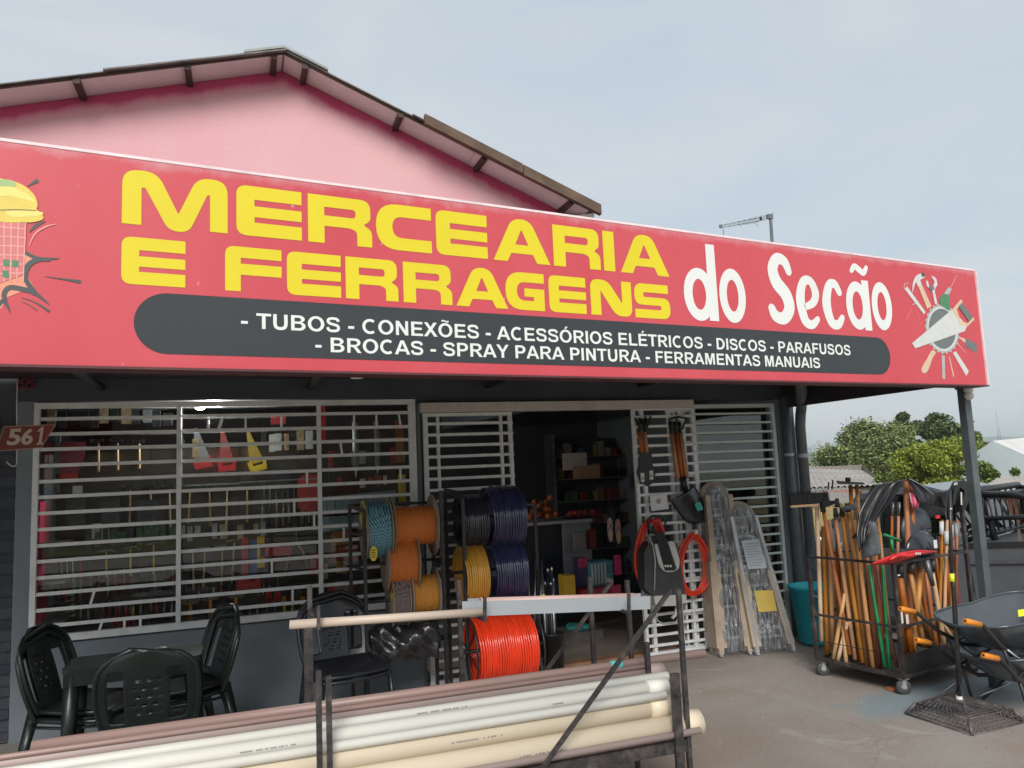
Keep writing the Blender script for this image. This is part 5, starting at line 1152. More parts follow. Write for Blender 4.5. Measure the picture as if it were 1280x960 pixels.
def spool(label, pxl, pxr, py, half, rf, ropem, y, left_tag=None, frac=(.0,1.), strands=14, amp=.006, rr=.72, group=None, flange=True):
    """spool with axis along the shop front between pxl and pxr, centre row py; half: flange radius px"""
    p, q = W(pxl, py, y), W(pxr, py-(pxr-pxl)*.10, y); q.z = p.z; k = (p-CAM).dot(FW)/FOC; r = half*k
    t = thing('rope_spool', label, 'spool', tuple((p+q)/2), group=group); l = q.x-p.x
    b = MB(); rope_lathe(b, r*rr, l-.016, p+Vector((.008,0,0)), (1,0,0), strands, amp); b.build('rope', ropem, t)
    if flange:
        for c_ in (p, q-Vector((.006,0,0))):
            b = MB(); b.lathe([(.018,0),(r,0),(r,.006),(.018,.006),(.018,0)], c_, (1,0,0), 36); b.build('flange', cardb, t)
    if left_tag:
        b = MB(); b.flat([[p+Vector((-.002, cos(a)*rr2, sin(a)*rr2)) for a in [pi*.15+pi*.8*j/12 for j in range(13)] for rr2 in (r*.95,)]+[p+Vector((-.002, cos(a)*r*.35, sin(a)*r*.35)) for a in [pi*.95-pi*.8*j/12 for j in range(13)]]]); b.build('label', prt_y, t)
        b = MB(); 
        for j in range(7): a = pi*.2+pi*.7*j/7; b.flat([[p+Vector((-.0035, cos(a)*r*.9, sin(a)*r*.9)), p+Vector((-.0035, cos(a+.16)*r*.9, sin(a+.16)*r*.9)), p+Vector((-.0035, cos(a+.2)*r*.68, sin(a+.2)*r*.68)), p+Vector((-.0035, cos(a+.04)*r*.68, sin(a+.04)*r*.68))]])
        b.build('label_stripes', prt_b, t, kind='stuff')
    return t, p, q, r
yS = R1-.06
sp1 = spool('blue and teal braided rope spool at the top left of the stand', 454, 486, 664, 39, 1, ro_bl, yS, True, rr=.84, strands=9, amp=.008)
sp2 = spool('long orange twine spool at the top right of the stand', 488, 541, 659, 38, 1, ro_or, yS-.0, True, rr=.62, strands=20, amp=.004)
sp3 = spool('orange twine spool on the middle axle with a yellow tag', 481, 519, 704, 36, 1, ro_or, yS, False, rr=.80, strands=18, amp=.004)
sp4 = spool('dark flecked rope spool with a yellow and red label at the lower left', 487, 508, 750, 34, 1, ro_dk, yS, True, rr=.92, strands=7, amp=.008)
sp5 = spool('amber twine spool at the lower right of the stand', 511, 545, 744, 33, 1, ro_am, yS, False, rr=.68, strands=16, amp=.004)
for (s_, p, q, r), x0, x1 in ((sp1,448,545),(sp3,470,530),(sp4,470,550)):
    xa, xb = pa.x-.03, pc.x+.03; MB().cyl((xa, yS, p.z), (xb, yS, p.z), .011, n=10).build('axle', black_steel, sr)
    for pp_, qq_ in ((pa,pb_),(pc,pd)): MB().bar((pp_.x, pp_.y, p.z-.02), (qq_.x, qq_.y, p.z-.02), .018).build('side_rail', black_steel, sr)
tg = thing('yellow_tag', 'yellow and black octagonal tag hanging on the middle spool', 'tag', tuple(W(468,690,yS-.18)))
c = W(467,692,yS-.2); b = MB(); b.prism([(.035*cos(pi/8+pi/4*k)*.8, .055*sin(pi/8+pi/4*k)) for k in range(8)], c, Vector((.8,-.2,.1)).normalized(), Z, .003); b.build('plate', prt_y, tg)
b = MB()
for k in range(4): b.box(c+Vector((0,-.006,-.024+.016*k)), (.038,.001,.006))
b.build('print', prt_b, tg, kind='stuff')
# wrapped black roll on the lowest axle
wr = thing('wrapped_roll', 'black roll wrapped in shiny crumpled plastic film below the tan pipe', 'roll', tuple(W(500,805,R1-.1)))
p, q = W(455,808,R1-.1), W(548,798,R1-.1); q.z = p.z+.01
wrapm = M('black_wrap', (.016,.016,.018), .2, var=.4, scale=7, dirt=.8, dirtc=(.06,.06,.065), bump=.9, bscale=14, coat=.6)  # the grey dirt patches here are film glare put into the colour
b = MB()
def wf(u, v):
    a = 2*pi*v; x = p.x+(q.x-p.x)*u; r = (.135+.02*sin(9*u+3*a)+.014*sin(23*u-5*a))*(.55 if u < .03 or u > .97 else 1)
    return (x, R1-.1+r*cos(a), (p.z+q.z)/2+r*sin(a)*.95)
b.grid(wf, 40, 40, .002); b.build('film', wrapm, wr)
b = MB(); b.cyl((p.x-.06,R1-.1,p.z), (q.x+.1,R1-.1,p.z), .02, n=12); b.build('core', matt_black, wr)
# hose rack
R2 = FY-.55
hr = thing('hose_rack', 'black steel stand carrying coiled hoses beside the left gate', 'rack', (W(600,700,R2).x, R2, 0))
def pst(px, py, y): p = W(px, py, y); MB().bar((p.x, y, 0), (p.x, y, p.z), .024).build('post', black_steel, hr); return p
h1 = pst(578, 625, R2-.22); h2 = pst(556, 612, R2+.2); h4 = pst(668, 632, R2+.22)
MB().bar(h2, h4, .02).build('top_rail', black_steel, hr); MB().bar(h1, h2, .02).build('top_rail', black_steel, hr)
def coil(label, px, py, outer, width_px, mat, wraps, tube_r, y, inner=.55, group=None, tilt=0., name='hose_coil', n=44):
    """hose wound round a horizontal axis that runs along the shop front; px,py centre"""
    c = W(px, py, y); k = (c-CAM).dot(FW)/FOC; ro = outer*k; w_ = width_px*k
    t = thing(name, label, 'hose', tuple(c), group=group)
    wraps = max(4, int(w_/(2.0*tube_r)))
    for ly, (nw, rr_) in enumerate(((wraps, ro-tube_r), (wraps-1, ro-tube_r*2.7), (max(2,wraps-2), ro-tube_r*4.4))):
        pts = []
        for i in range(nw*n+1):
            a = 2*pi*i/n; x = (i/(nw*n)-.5)*(w_-2*tube_r)*(1-.08*ly); wob = R.uniform(-.0015,.0015)
            bulge = (1-.05*(2*x/w_)**2) ; r = rr_*bulge+wob+.004*sin(a*1.3+ly*2)
            pts.append(c+Vector((x+.003*sin(a*2.1), r*cos(a), r*sin(a))))
        b = MB(); b.tube(pts, tube_r, 6); b.build('hose_winding', mat, t)
    return t, c, ro
hd = M('hose_dark', (.028,.030,.05), .26, var=.2, coat=.6, spec=.7); hv = M('hose_violet', (.035,.038,.11), .24, var=.2, coat=.7, spec=.7); hy = M('hose_yellow', (.70,.36,.05), .28, var=.08, coat=.3); hro = M('hose_red', (.85,.055,.015), .28, var=.08, coat=.4)
c1_ = coil('narrow dark grey hose coil at the upper left of the hose stand', 588, 651, 33, 34, hd, 7, .0085, R2-.02)
c2_ = coil('large dark blue clear hose coil at the upper right of the hose stand', 627, 646, 39, 46, hv, 9, .009, R2-.02)
c3_ = coil('yellow-orange hose coil at the lower left of the hose stand', 589, 718, 37, 32, hy, 7, .0085, R2-.06)
c4_ = coil('dark violet hose coil beside the yellow one, lower right', 630, 713, 38, 44, hv, 8, .009, R2-.0)
for c_ in (c1_, c3_): MB().cyl((c_[1].x-.16, R2-.03, c_[1].z+.02), (c_[1].x+.42, R2-.03, c_[1].z+.02), .012, n=8).build('axle', black_steel, hr)
# big orange-red drum with spoked black reel
c5_ = coil('big bright orange-red hose drum on a spoked black reel near the floor', 626, 810, 42, 78, hro, 17, .0085, R2-.28, name='hose_drum')
t, c, ro = c5_
for s_ in (-1, 1):
    x = c.x+s_*.245; b = MB(); b.tube([(x, c.y+ro*1.03*cos(2*pi*j/30), c.z+ro*1.03*sin(2*pi*j/30)) for j in range(30)], .007, 6, closed=True); b.build('reel_ring', black_steel, t)
    for j in range(6): a = pi*j/3+.3; MB().bar((x, c.y, c.z), (x, c.y+ro*1.02*cos(a), c.z+ro*1.02*sin(a)), .009).build('spoke', black_steel, t)
MB().cyl((c.x-.32, c.y, c.z), (c.x+.32, c.y, c.z), .014, n=10).build('axle', black_steel, t)
for s_ in (-1, 1):
    for dy in (-.16, .16): MB().bar((c.x+s_*.285, c.y+dy, 0), (c.x+s_*.285, c.y, c.z), .02).build('stand_leg', black_steel, t)

# bucket of tools beside the drum
bk = thing('tool_bucket', 'tall black bucket by the doorway beside the orange hose drum', 'bucket', tuple(G(692,862)))
c = Vector(bk.location); c.z = 0
b = MB(); b.lathe([(0,.004),(.085,.004),(.10,.42),(.105,.42),(.105,.43),(.096,.43),(.08,.012),(0,.012)], c, n=20); b.build('shell', black_plastic, bk)
for k in range(9):
    a = 2*pi*k/9; rr_ = .05 if k % 2 else .025; p = c+Vector((rr_*cos(a), rr_*sin(a), .02)); q = p+Vector((R.uniform(-.04,.02), R.uniform(-.03,.03), R.uniform(.74,.9)))
    t = thing('metal_tool', ('chrome shafted tool standing in the black bucket','lime taped rod standing in the black bucket')[k in (2,5)], 'tool', tuple(p), group='tools standing in the black bucket')
    MB().tube([p, q], .011 if k % 3 else .016, 8).build('shaft', (chrome if k % 2 else black_plastic), t)
    if k in (2,5): MB().tube([p.lerp(q,.72), p.lerp(q,.82)], .014, 8).build('tape', lime, t)
    else: MB().tube([q, q+Vector((0,0,.03))], [.014,.008], 8).build('cap', chrome, t)
for k in range(7):
    p = Vector((W(668+2*k, 860, R2).x, R2+.05+.02*k, .0)); q = W(660+3*k, 700+12*(k%3), R2+.1); t = thing('thin_rod', f'thin dark rod, {ORD[k]} from left of those leaning between the hose stand and the bucket', 'rod', tuple(p), group='thin rods beside the hose stand'); MB().tube([p, q], .005, 5).build('rod', black_steel if k % 3 else chrome, t)

# ------------------------------------------------------------------ goods hung on the right gate
GY = FY-.11
def WG(px, py, dy=0.): return W(px, py, GY+dy)
def longtool(label, px, pts_, heads, mat):
    pass
# bundle of shovels, blade up on the left, one big blade down on the right
t = thing('hung_shovels', 'pair of short shovels with pale tags hanging at the upper left of the right gate', 'shovels', tuple(WG(804,530)))
for k, dx in enumerate((-3.5, 2.5)):
    p, q = WG(803+dx, 540), WG(806+dx, 566); MB().cyl(p, q, .019, n=10).build('handle', wood_red, t)
    b = MB(); b.tube([WG(804+dx,524)+Vector((0,-.01,0)), p], [.03,.022], 8, flat=.6); b.tube([WG(797+dx,522), WG(800+dx,530), WG(804+dx,538)], .008, 6); b.tube([WG(811+dx,520), WG(808+dx,530), WG(805+dx,538)], .008, 6); b.build('grip', black_plastic, t, kind='stuff')
b = MB(); c = WG(806,590); b.prism([((WG(x,y)-c).x, (WG(x,y)-c).z) for x, y in ((799,566),(813,566),(815,585),(818,592),(816,603),(809,608),(800,603),(796,592),(799,580))], c, U, Z, .02); b.build('blade', black_plastic, t)
for px, py in ((803,597),(814,594)):
    c = WG(px, py, -.025); b = MB(); b.prism([(-.018,-.037),(.018,-.040),(.020,.040),(-.017,.042)], c, Vector((1,0,.05)), Z, .002); b.build('tag', label_white, t)
    b = MB(); b.box(c+Vector((0,-.003,-.006)), (.026,.001,.03)); b.build('tag_print', M('tag_grey', (.35,.35,.35), .6), t)
t = thing('hung_shovels', 'long red-brown handled shovel bundle with a big black blade hanging low on the gate', 'shovels', tuple(WG(850,560)))
for k, dx in enumerate((-5.5, 0, 5.5)):
    MB().cyl(WG(845+dx, 541), WG(853+dx, 598), .020, n=10).build('handle', wood_red, t)
    b = MB(); b.tube([WG(843+dx,527), WG(845+dx,542)], [.026,.022], 8, flat=.6); b.build('grip', black_plastic, t)
b = MB(); b.tube([WG(858,523), WG(854,534), WG(850,540)], .008, 6); b.tube([WG(836,524), WG(840,534), WG(846,540)], .008, 6); b.tube([WG(836,524), WG(847,521), WG(858,523)], .009, 6); b.build('handle_loop', black_plastic, t, kind='stuff')
b = MB(); b.tube([WG(853,596), WG(855,606), WG(858,618)], [.034,.03,.026], 10); b.build('socket', black_plastic, t)
def blade(u, v):
    # from the socket down to the tip, dished
    cx0, cy0 = 852+28*v, 616+37*v; hw = (16*(1-max(0,(v-.55)/.45)**2)**.5 if v > .55 else 16) ; uu = 2*u-1
    P_ = WG(cx0+uu*hw*.92, cy0-uu*hw*.62, -.05); P_.y += -.045*(1-uu*uu)+.03*v; return P_
blade_m = M('blade_black', (.022,.023,.03), .25, var=.3, coat=.3)
b = MB(); b.grid(blade, 12, 14, .004); b.build('blade', blade_m, t)
c = WG(874,633,-.11); b = MB(); b.prism([((WG(x,y,-.11)-c).x, (WG(x,y,-.11)-c).z) for x, y in ((868,630),(875,627),(879,637),(872,639))], c, U, Z, .002); b.build('sticker', M('sticker_teal', (.06,.42,.38), .4), t)
# white card with a round mark
t = thing('white_card', 'white card with a small round emblem tied to the right gate', 'card', tuple(WG(823,628)))
c = WG(823,628,-.02); b = MB(); b.prism([((WG(x,y,-.02)-c).x, (WG(x,y,-.02)-c).z) for x, y in ((812,620),(833,618),(836,636),(814,639))], c, U, Z, .004); b.build('card', label_white, t)
b = MB(); ring_o = [c+Vector((.024*cos(2*pi*j/24), -.0055, .012+.024*sin(2*pi*j/24))) for j in range(24)]; ring_i = [c+Vector((.019*cos(-2*pi*j/24), -.0055, .012+.019*sin(-2*pi*j/24))) for j in range(24)]; b.flat([ring_o, ring_i]); b.build('emblem_ring', prt_b, t)
b = MB(); b.box(c+Vector((-.003,-.0065,.012)), (.008,.001,.022)); b.box(c+Vector((.006,-.0065,.012)), (.008,.001,.016)); b.build('emblem_mark', M('mark_red', (.25,.04,.05), .5), t, kind='stuff')
# two loops of red hose
def hose_loop(label, cx, cy, rx, ry, nst, y, squash=.55, top=(0,0)):
    c = W(cx, cy, y); t = thing('red_hose', label, 'hose', tuple(c), group='red hose loops on the right gate'); k = (c-CAM).dot(FW)/FOC
    for j in range(nst):
        pts = []; dr = R.uniform(-5.5,5.5); dx = R.uniform(-2,2)
        for i in range(40):
            a = 2*pi*i/40; tp = (sin(a)+1)/2; w_ = (rx+dr)*(1-squash*tp**2.2); 
            pts.append(W(cx+dx+w_*cos(a)+top[0]*tp, cy-(ry+dr*.5-(4 if tp > .9 else 0))*sin(a), y-.012*(j % 4)-.006*sin(3*a+j)))
        b = MB(); b.tube(pts, .009, 6, closed=True); b.build('strand', hro, t)
    b = MB(); q = W(cx+top[0], cy-ry+1, y-.02); b.box(q, (.03,.07,.03)); b.build('tie', label_white, t)
hose_loop('left red hose loop, half hidden behind the sprayer on the right gate', 812, 690, 16, 44, 9, GY-.03, .35, (2,0))
hose_loop('right red hose loop hanging free on the right gate', 868, 703, 20, 39, 10, GY-.05, .6, (0,0))
# knapsack-like tool: pressure sprayer in a charcoal and pale shell
t = thing('wheeled_sprayer', 'charcoal and off-white bag-like sprayer with a black handle on the gate', 'sprayer', tuple(WG(828,710)))
SY = -.14
def poly(name, pts_, dy, th, mat):
    c = WG(pts_[0][0], pts_[0][1], dy); b = MB(); b.prism([((WG(x,y,dy)-c).x, (WG(x,y,dy)-c).z) for x, y in pts_], c, U, Z, th); return b.build(name, mat, t)
spc = M('sprayer_charcoal', (.045,.045,.05), .6, var=.2, bump=.2); spw = M('sprayer_pale', (.50,.50,.47), .55, var=.06)
poly('body', fillet([(857,744,4),(818,746,4),(806,736,3),(805,690,8),(812,678,3),(846,676,6),(850,700,3)],4), -.20, -.12, spc)
poly('front_panel', fillet([(817,680,3),(826,679,2),(834,711,4),(846,712,3),(834,677,2),(842,676,3),(849,700,4),(848,711,6),(840,715,3),(830,715,4),(823,706,5)],4), -.202, .010, spw)
poly('strap', [(818,666),(829,665),(843,713),(831,713)], -.2135, .010, matt_black)
poly('base', fillet([(858,743,3),(858,753,4),(850,757,3),(820,758,3),(817,745,3)],3), -.206, -.13, spw)
b = MB()
for j in range(3): b.box(WG(832+3.2*j, 707.5, -.226), (.016,.001,.018))
b.build('lettering_strip', label_white, t, kind='stuff')
b = MB(); b.tube([WG(811,668,SY+.03), WG(810,650,SY+.01), WG(815,645,SY), WG(826,645,SY), WG(832,650,SY), WG(831,661,SY), WG(822,667,SY), WG(812,665,SY)], .011, 8); b.build('handle', black_plastic, t)
b = MB(); b.tube([WG(814,651,SY+.01), WG(823,650,SY+.005), WG(828,662,SY), WG(830,676,SY)], [.016,.022,.02,.012], 10); b.build('trigger_body', red_plastic, t)
b = MB(); b.tube([WG(816,682,-.215), WG(819,700,-.215), WG(818,738,-.215)], .005, 6); b.tube([WG(811,680,-.19), WG(812,672,-.2), WG(816,682,-.215)], .006, 6); b.build('piping', spw, t, kind='stuff')
b = MB(); b.tube([WG(820,758,SY), WG(821,775,SY), WG(829,780,SY), WG(845,778,SY), WG(849,770,SY), WG(848,757,SY)], .008, 8); b.build('foot_loop', zinc, t)
b = MB(); b.tube([WG(846,758,SY), WG(845,768,SY), WG(840,773,SY)], .016, 8); b.build('spout', spw, t)

# ------------------------------------------------------------------ wrapped step ladders
cardp = M('ladder_card', (.46,.37,.28), .75, var=.18, scale=8, dirt=.4); alu = M('ladder_alu', (.62,.64,.66), .35, metal=.6, var=.15)
def film_mat():
    m, nt, b = base_nodes('clear_film'); L = nt.links.new; nt.nodes.remove(b); out = nt.nodes['Material Output']
    tr = N(nt, 'ShaderNodeBsdfTransparent'); tr.inputs[0].default_value = (.86,.88,.90,1); g = N(nt, 'ShaderNodeBsdfGlossy'); g.inputs['Roughness'].default_value = .18; df = N(nt, 'ShaderNodeBsdfDiffuse'); df.inputs[0].default_value = (.75,.77,.80,1)
    nz = N(nt, 'ShaderNodeTexNoise'); nz.inputs['Scale'].default_value = 46; nz.inputs['Detail'].default_value = 5; nz.inputs['Distortion'].default_value = .4; tc = N(nt, 'ShaderNodeTexCoord'); mp = N(nt, 'ShaderNodeMapping'); mp.inputs['Scale'].default_value = (1.6,1.6,.12); L(tc.outputs['Object'], mp.inputs[0]); L(mp.outputs[0], nz.inputs[0])
    r = N(nt, 'ShaderNodeValToRGB'); r.color_ramp.elements[0].position = .45; r.color_ramp.elements[0].color = (.05,.05,.05,1); r.color_ramp.elements[1].position = .74; r.color_ramp.elements[1].color = (.55,.55,.55,1); L(nz.outputs[0], r.inputs[0])
    bp = N(nt, 'ShaderNodeBump'); bp.inputs['Strength'].default_value = 1; bp.inputs['Distance'].default_value = .02; L(nz.outputs[0], bp.inputs['Height']); L(bp.outputs[0], g.inputs['Normal'])
    a = N(nt, 'ShaderNodeMixShader'); a.inputs[0].default_value = .4; L(df.outputs[0], a.inputs[1]); L(g.outputs[0], a.inputs[2]); mx = N(nt, 'ShaderNodeMixShader'); L(r.outputs[0], mx.inputs[0]); L(tr.outputs[0], mx.inputs[1]); L(a.outputs[0], mx.inputs[2]); L(mx.outputs[0], out.inputs[0]); return m
film = film_mat()
def ladder(label, foot, top, width_b, width_t, thick, rz, n, sheet_label=False, sleeve=.075):
    """folded step ladder leaning on the wall: foot and top are centre points; local x across, thickness along local y"""
    f, tp = Vector(foot), Vector(top); t = thing('step_ladder', label, 'ladder', tuple(f)); u = Matrix.Rotation(rz, 3, 'Z') @ Vector((1,0,0)); d = (tp-f).normalized(); Lh = (tp-f).length; w_ = u.cross(d).normalized()
    if w_.y > 0: w_ = -w_
    for k in range(n):            # folded frames one behind the other
        off = w_*(-thick/2+thick*k/max(1,n-1))
        for s in (-1, 1):
            a0 = f+off+u*(s*width_b/2); a1 = f+d*(Lh-.10)+off+u*(s*width_t/2)
            MB().bar(a0+d*.02, a1, .03 if k % 2 else .045, .06, up=tuple(w_)).build('rail', cardp if k % 2 == 0 else alu, t); MB().bar(a0, a0+d*.06, .026, .052, up=tuple(w_)).build('foot', M('ladder_foot', (.35,.36,.38), .5), t)
    for s, sw in ((-1, sleeve), (1, sleeve*.8)):          # cardboard sleeves round the lower half of the folded rails
        a0 = f+u*(s*(width_b/2-.01))+d*.07; a1 = f+d*(Lh*.54)+u*(s*((width_b*.46+width_t*.54)/2-.01)); MB().bar(a0, a1, sw, thick+.055, up=tuple(w_)).build('card_sleeve', cardp, t)
        a2 = f+d*(Lh*.86)+u*(s*(width_t/2-.005)); MB().bar(a1, a2, sw*.55, thick+.03, up=tuple(w_)).build('foam_sleeve', M('foam_sleeve', (.46,.44,.42), .6, var=.25, scale=14), t)
    ns = 5
    for k in range(ns):
        h = .14+(Lh-.42)*k/(ns-1); ww = width_b+(width_t-width_b)*h/Lh; c = f+d*h+w_*(-thick*.1); MB().bar(c-u*ww/2, c+u*ww/2, .06, .022, up=tuple(d)).build('step', alu, t)
    q = []                              # rounded top hoop with a cardboard wrap
    b = MB(); c = f+d*(Lh-.11); pth = [c+u*(width_t/2*cos(pi*j/14))+d*(width_t/2*sin(pi*j/14)*1.0) for j in range(15)]
    b.tube([c-d*.25+u*width_t/2]+pth+[c-d*.25-u*width_t/2], .024, 8, flat=1.6); b.build('top_hoop', cardp, t)
    fw_ = width_b*.5+.02
    def fl_(uu, v):
        a = 2*pi*uu; hw = (width_b/2*(1-v)+width_t/2*v)+.022; z = v*(Lh+.0); hw *= 1 if v < .86 else sqrt(max(.03, 1-((v-.86)/.145)**2)); r1_ = cos(a); r2_ = sin(a)
        px_ = (abs(r1_)**.45)*(1 if r1_ > 0 else -1)*hw; py_ = (abs(r2_)**.6)*(1 if r2_ > 0 else -1)*(thick/2+.03)
        k_ = .008*sin(31*v+5*uu)*sin(17*uu)
        return f+u*px_+w_*(py_+k_)+d*(.03+z*.985)
    b = MB(); b.grid(fl_, 30, 34, .0008); b.build('clear_wrap', film, t)
    if sheet_label:
        c = f+d*(Lh*.66)+w_*(thick/2+.036); b = MB(); b.prism([(-width_t*.36,-.13),(width_t*.40,-.13),(width_t*.36,.13),(-width_t*.36,.12)], c, u, d, .002); b.build('leaflet', M('leaflet', (.50,.56,.60), .5, var=.04), t)
        b = MB()
        for k in range(9):
            cc = c+d*(-.10+.024*k)+w_*.004; b.bar(cc-u*width_t*.3, cc+u*width_t*(.30 if k % 3 else .2), .0015, .006, up=tuple(d))
        b.build('leaflet_print', M('leaflet_ink', (.25,.29,.33), .6), t, kind='stuff')
        c = f+d*(Lh*.34)+w_*(thick/2+.034); b = MB(); b.prism([(-.085,-.085),(.095,-.09),(.10,.09),(-.08,.10)], c, u, d, .004); b.build('yellow_sheet', M('yellow_sheet', (.62,.45,.10), .55, var=.1), t)
    return t
lf = G(898, 808); lt_ = W(892, 604, FY-.12)
ladder('taller film-wrapped folding ladder leaning nearest the gate', (4.08, 6.02, 0), (4.13, 6.19, W(895,606,FY-.12).z), .27, .22, .14, -.15, 3, False, .095)
ladder('shorter film-wrapped step ladder with a printed leaflet and yellow sheet on its front', (4.42, 5.90, 0), (4.31, 6.10, W(925,632,FY-.2).z), .35, .24, .10, -.12, 2, True, .08)
# ------------------------------------------------------------------ turquoise bin and dark bin
tq = thing('turquoise_bin', 'large turquoise plastic bin standing by the downpipes', 'bin', tuple(G(992,795))); c = Vector((4.99, 5.98, 0)); tq.location = c; MW[tq.name] = Matrix.Translation(c)
tqm = M('turquoise', (.02,.40,.50), .42, var=.1, scale=3, dirt=.3, dirtc=(.05,.25,.3))
b = MB(); b.lathe([(0,.01),(.155,.01),(.165,.03),(.215,.50),(.232,.505),(.232,.525),(.205,.525),(.155,.04),(0,.03)], c, n=36); b.build('shell', tqm, tq)
b = MB(); a0 = -2.3; b.tube([c+Vector((.235*cos(a0+.9*j/8), .235*sin(a0+.9*j/8), .47-.03*sin(pi*j/8))) for j in range(9)], .007, 6); b.build('handle', white_plastic, tq)
db = thing('black_bin', 'dark bin half hidden between the turquoise bin and the tool cart', 'bin', (5.28, 5.75, 0)); b = MB(); b.lathe([(0,.01),(.15,.01),(.19,.52),(.2,.53),(.18,.53),(.14,.03),(0,.03)], (5.25,5.72,0), n=28); b.build('shell', M('dark_bin', (.012,.03,.045), .45), db)

# ------------------------------------------------------------------ tool cart
CR = radians(12); E1 = Vector((-sin(CR), cos(CR), 0)); E2 = Vector((cos(CR), sin(CR), 0)); C0 = Vector((4.41, 4.43, 0)); CA, CB = .72, .96; CZ0, CZ1 = .12, .915
cart = thing('tool_cart', 'black steel cart on castors crammed with wooden handled tools', 'cart', tuple(C0+E1*CA/2+E2*CB/2))
def cp_(a, b_, z): return C0+E1*a+E2*b_+Vector((0,0,z))
cs = [(0,0),(CA,0),(CA,CB),(0,CB)]
for z, w_ in ((CZ0+.012,.028),(.47,.022),(CZ1,.022)):
    for i in range(4):
        a, c = cs[i], cs[(i+1) % 4]; MB().bar(cp_(*a,z), cp_(*c,z), w_*.8, w_*.8).build('rail', rack_steel, cart)
for a in cs: MB().bar(cp_(*a,CZ0), cp_(*a,CZ1+(.0 if a != (0,CB) else .33)), .026).build('post', rack_steel, cart)
for i in (0, 3): MB().bar(cp_(0 if i == 3 else CA, 0, .27), cp_(0, CB if i == 3 else 0, .27) if i == 3 else cp_(0,0,.27), .005).build('wire_rail', black_steel, cart)
b = MB(); b.add([cp_(0,0,CZ0), cp_(0,CB,CZ0), cp_(CA,CB,CZ0), cp_(CA,0,CZ0)]+[cp_(0,0,CZ0-.01), cp_(0,CB,CZ0-.01), cp_(CA,CB,CZ0-.01), cp_(CA,0,CZ0-.01)], [(0,1,2,3),(7,6,5,4),(0,4,5,1),(1,5,6,2),(2,6,7,3),(3,7,4,0)]); b.build('floor', M('cart_floor', (.09,.075,.06), .8, var=.3), cart)
b = MB(); b.add([cp_(-.004,.03,CZ0+.02), cp_(-.004,CB-.02,CZ0+.02), cp_(-.004,CB-.02,.27), cp_(-.004,.03,.27), cp_(.004,.03,CZ0+.02), cp_(.004,CB-.02,CZ0+.02), cp_(.004,CB-.02,.27), cp_(.004,.03,.27)], [(0,1,2,3),(7,6,5,4),(0,4,5,1),(1,5,6,2),(2,6,7,3),(3,7,4,0)]); b.build('side_sheet', M('cart_sheet', (.02,.02,.02), .5, var=.3, dirt=.4, dirtc=(.12,.06,.03)), cart)
for a in cs:
    c = cp_(*a, 0)+E1*(.03 if a[0] == 0 else -.03)+E2*(.03 if a[1] == 0 else -.03)
    w_ = MB(); ax_ = (E1*.8+E2*.6).normalized(); w_.lathe([(.0,-.014),(.045,-.014),(.052,-.008),(.052,.008),(.045,.014),(0,.014)], c+Vector((0,0,.052)), ax_, 22); wo = w_.build('wheel', M('castor_rubber', (.07,.07,.07), .6, var=.2), cart)
    w_ = MB(); w_.lathe([(0,-.017),(.022,-.017),(.022,.017),(0,.017)], c+Vector((0,0,.052)), ax_, 14); w_.build('hub', zinc, wo)
    w_ = MB(); w_.bar(c+ax_*.021+Vector((0,0,.045)), c+ax_*.021+Vector((0,0,.105)), .028, .004, up=tuple(ax_)); w_.bar(c-ax_*.021+Vector((0,0,.045)), c-ax_*.021+Vector((0,0,.105)), .028, .004, up=tuple(ax_)); w_.box(c+Vector((0,0,.108)), (.06,.06,.006)); w_.build('fork', zinc, cart, kind='stuff')
def PLc(px, py, a=None, b_=None):
    """point seen at (px, py) in the vertical plane a (parallel to the right face) or b_ (parallel to the left face)"""
    return PL(px, py, C0+E1*a, E1) if a is not None else PL(px, py, C0+E2*b_, E2)
def pole(p, q, r, mat, label, group='wooden tool handles standing in the cart', name='wooden_pole', extra=None):
    t = thing(name, label, 'tool', tuple(p), group=group); MB().tube([p, p.lerp(q,.3), p.lerp(q,.7), q], [r*1.05, r, r*.95, r*.85], 8).build('handle', mat, t)
    return t
LBL_P = 'plain pale wooden handle standing in the left half of the cart'
left_poles = [ # bottom px,py, top px,py, depth, mat
 (1027,802,1021,634,.06,wood_pale),(1034,818,1029,658,.10,wood),(1041,806,1036,655,.14,wood),(1062,818,1029,636,.05,wood_red),(1069,824,1044,642,.09,wood),(1078,828,1052,641,.07,wood),
 (1084,832,1060,636,.12,wood),(1091,834,1068,650,.06,wood),(1074,826,1063,606,.20,wood),(1083,828,1071,606,.22,wood),(1097,836,1078,640,.12,wood_red),(1050,815,1047,655,.2,wood_red),(1104,838,1092,650,.16,wood_red),(1066,826,1056,640,.25,wood),(1038,818,1040,690,.18,wood_pale)]
for k, (x0,y0,x1,y1,d_,m_) in enumerate(left_poles):
    p = PLc(x0,y0,b_=d_); p.z = max(p.z, CZ0+.002); q = PLc(x1,y1,b_=d_+.02)
    if q.z < p.z+.3: continue
    n_l = sorted(left_poles, key=lambda a: a[2]).index(left_poles[k])
    pole(p, q, .017, m_, {wood_pale:'plain pale', wood:'tan', wood_red:'reddish'}[m_]+f' wooden handle, top {ORD[n_l]} from left in the left half of the cart')
for k,(x0,y0,x1,y1) in enumerate(((1040,814,1056,742),(1046,820,1059,778),(1057,822,1053,770))):
    p = PLc(x0,y0,b_=.03); p.z = CZ0+.004; pole(p, PLc(x1,y1,b_=.06), .016, wood_pale, ('left','middle','right')[k]+' of three short pale wooden stubs leaning low in the front of the cart', group='short stubs low in the cart')
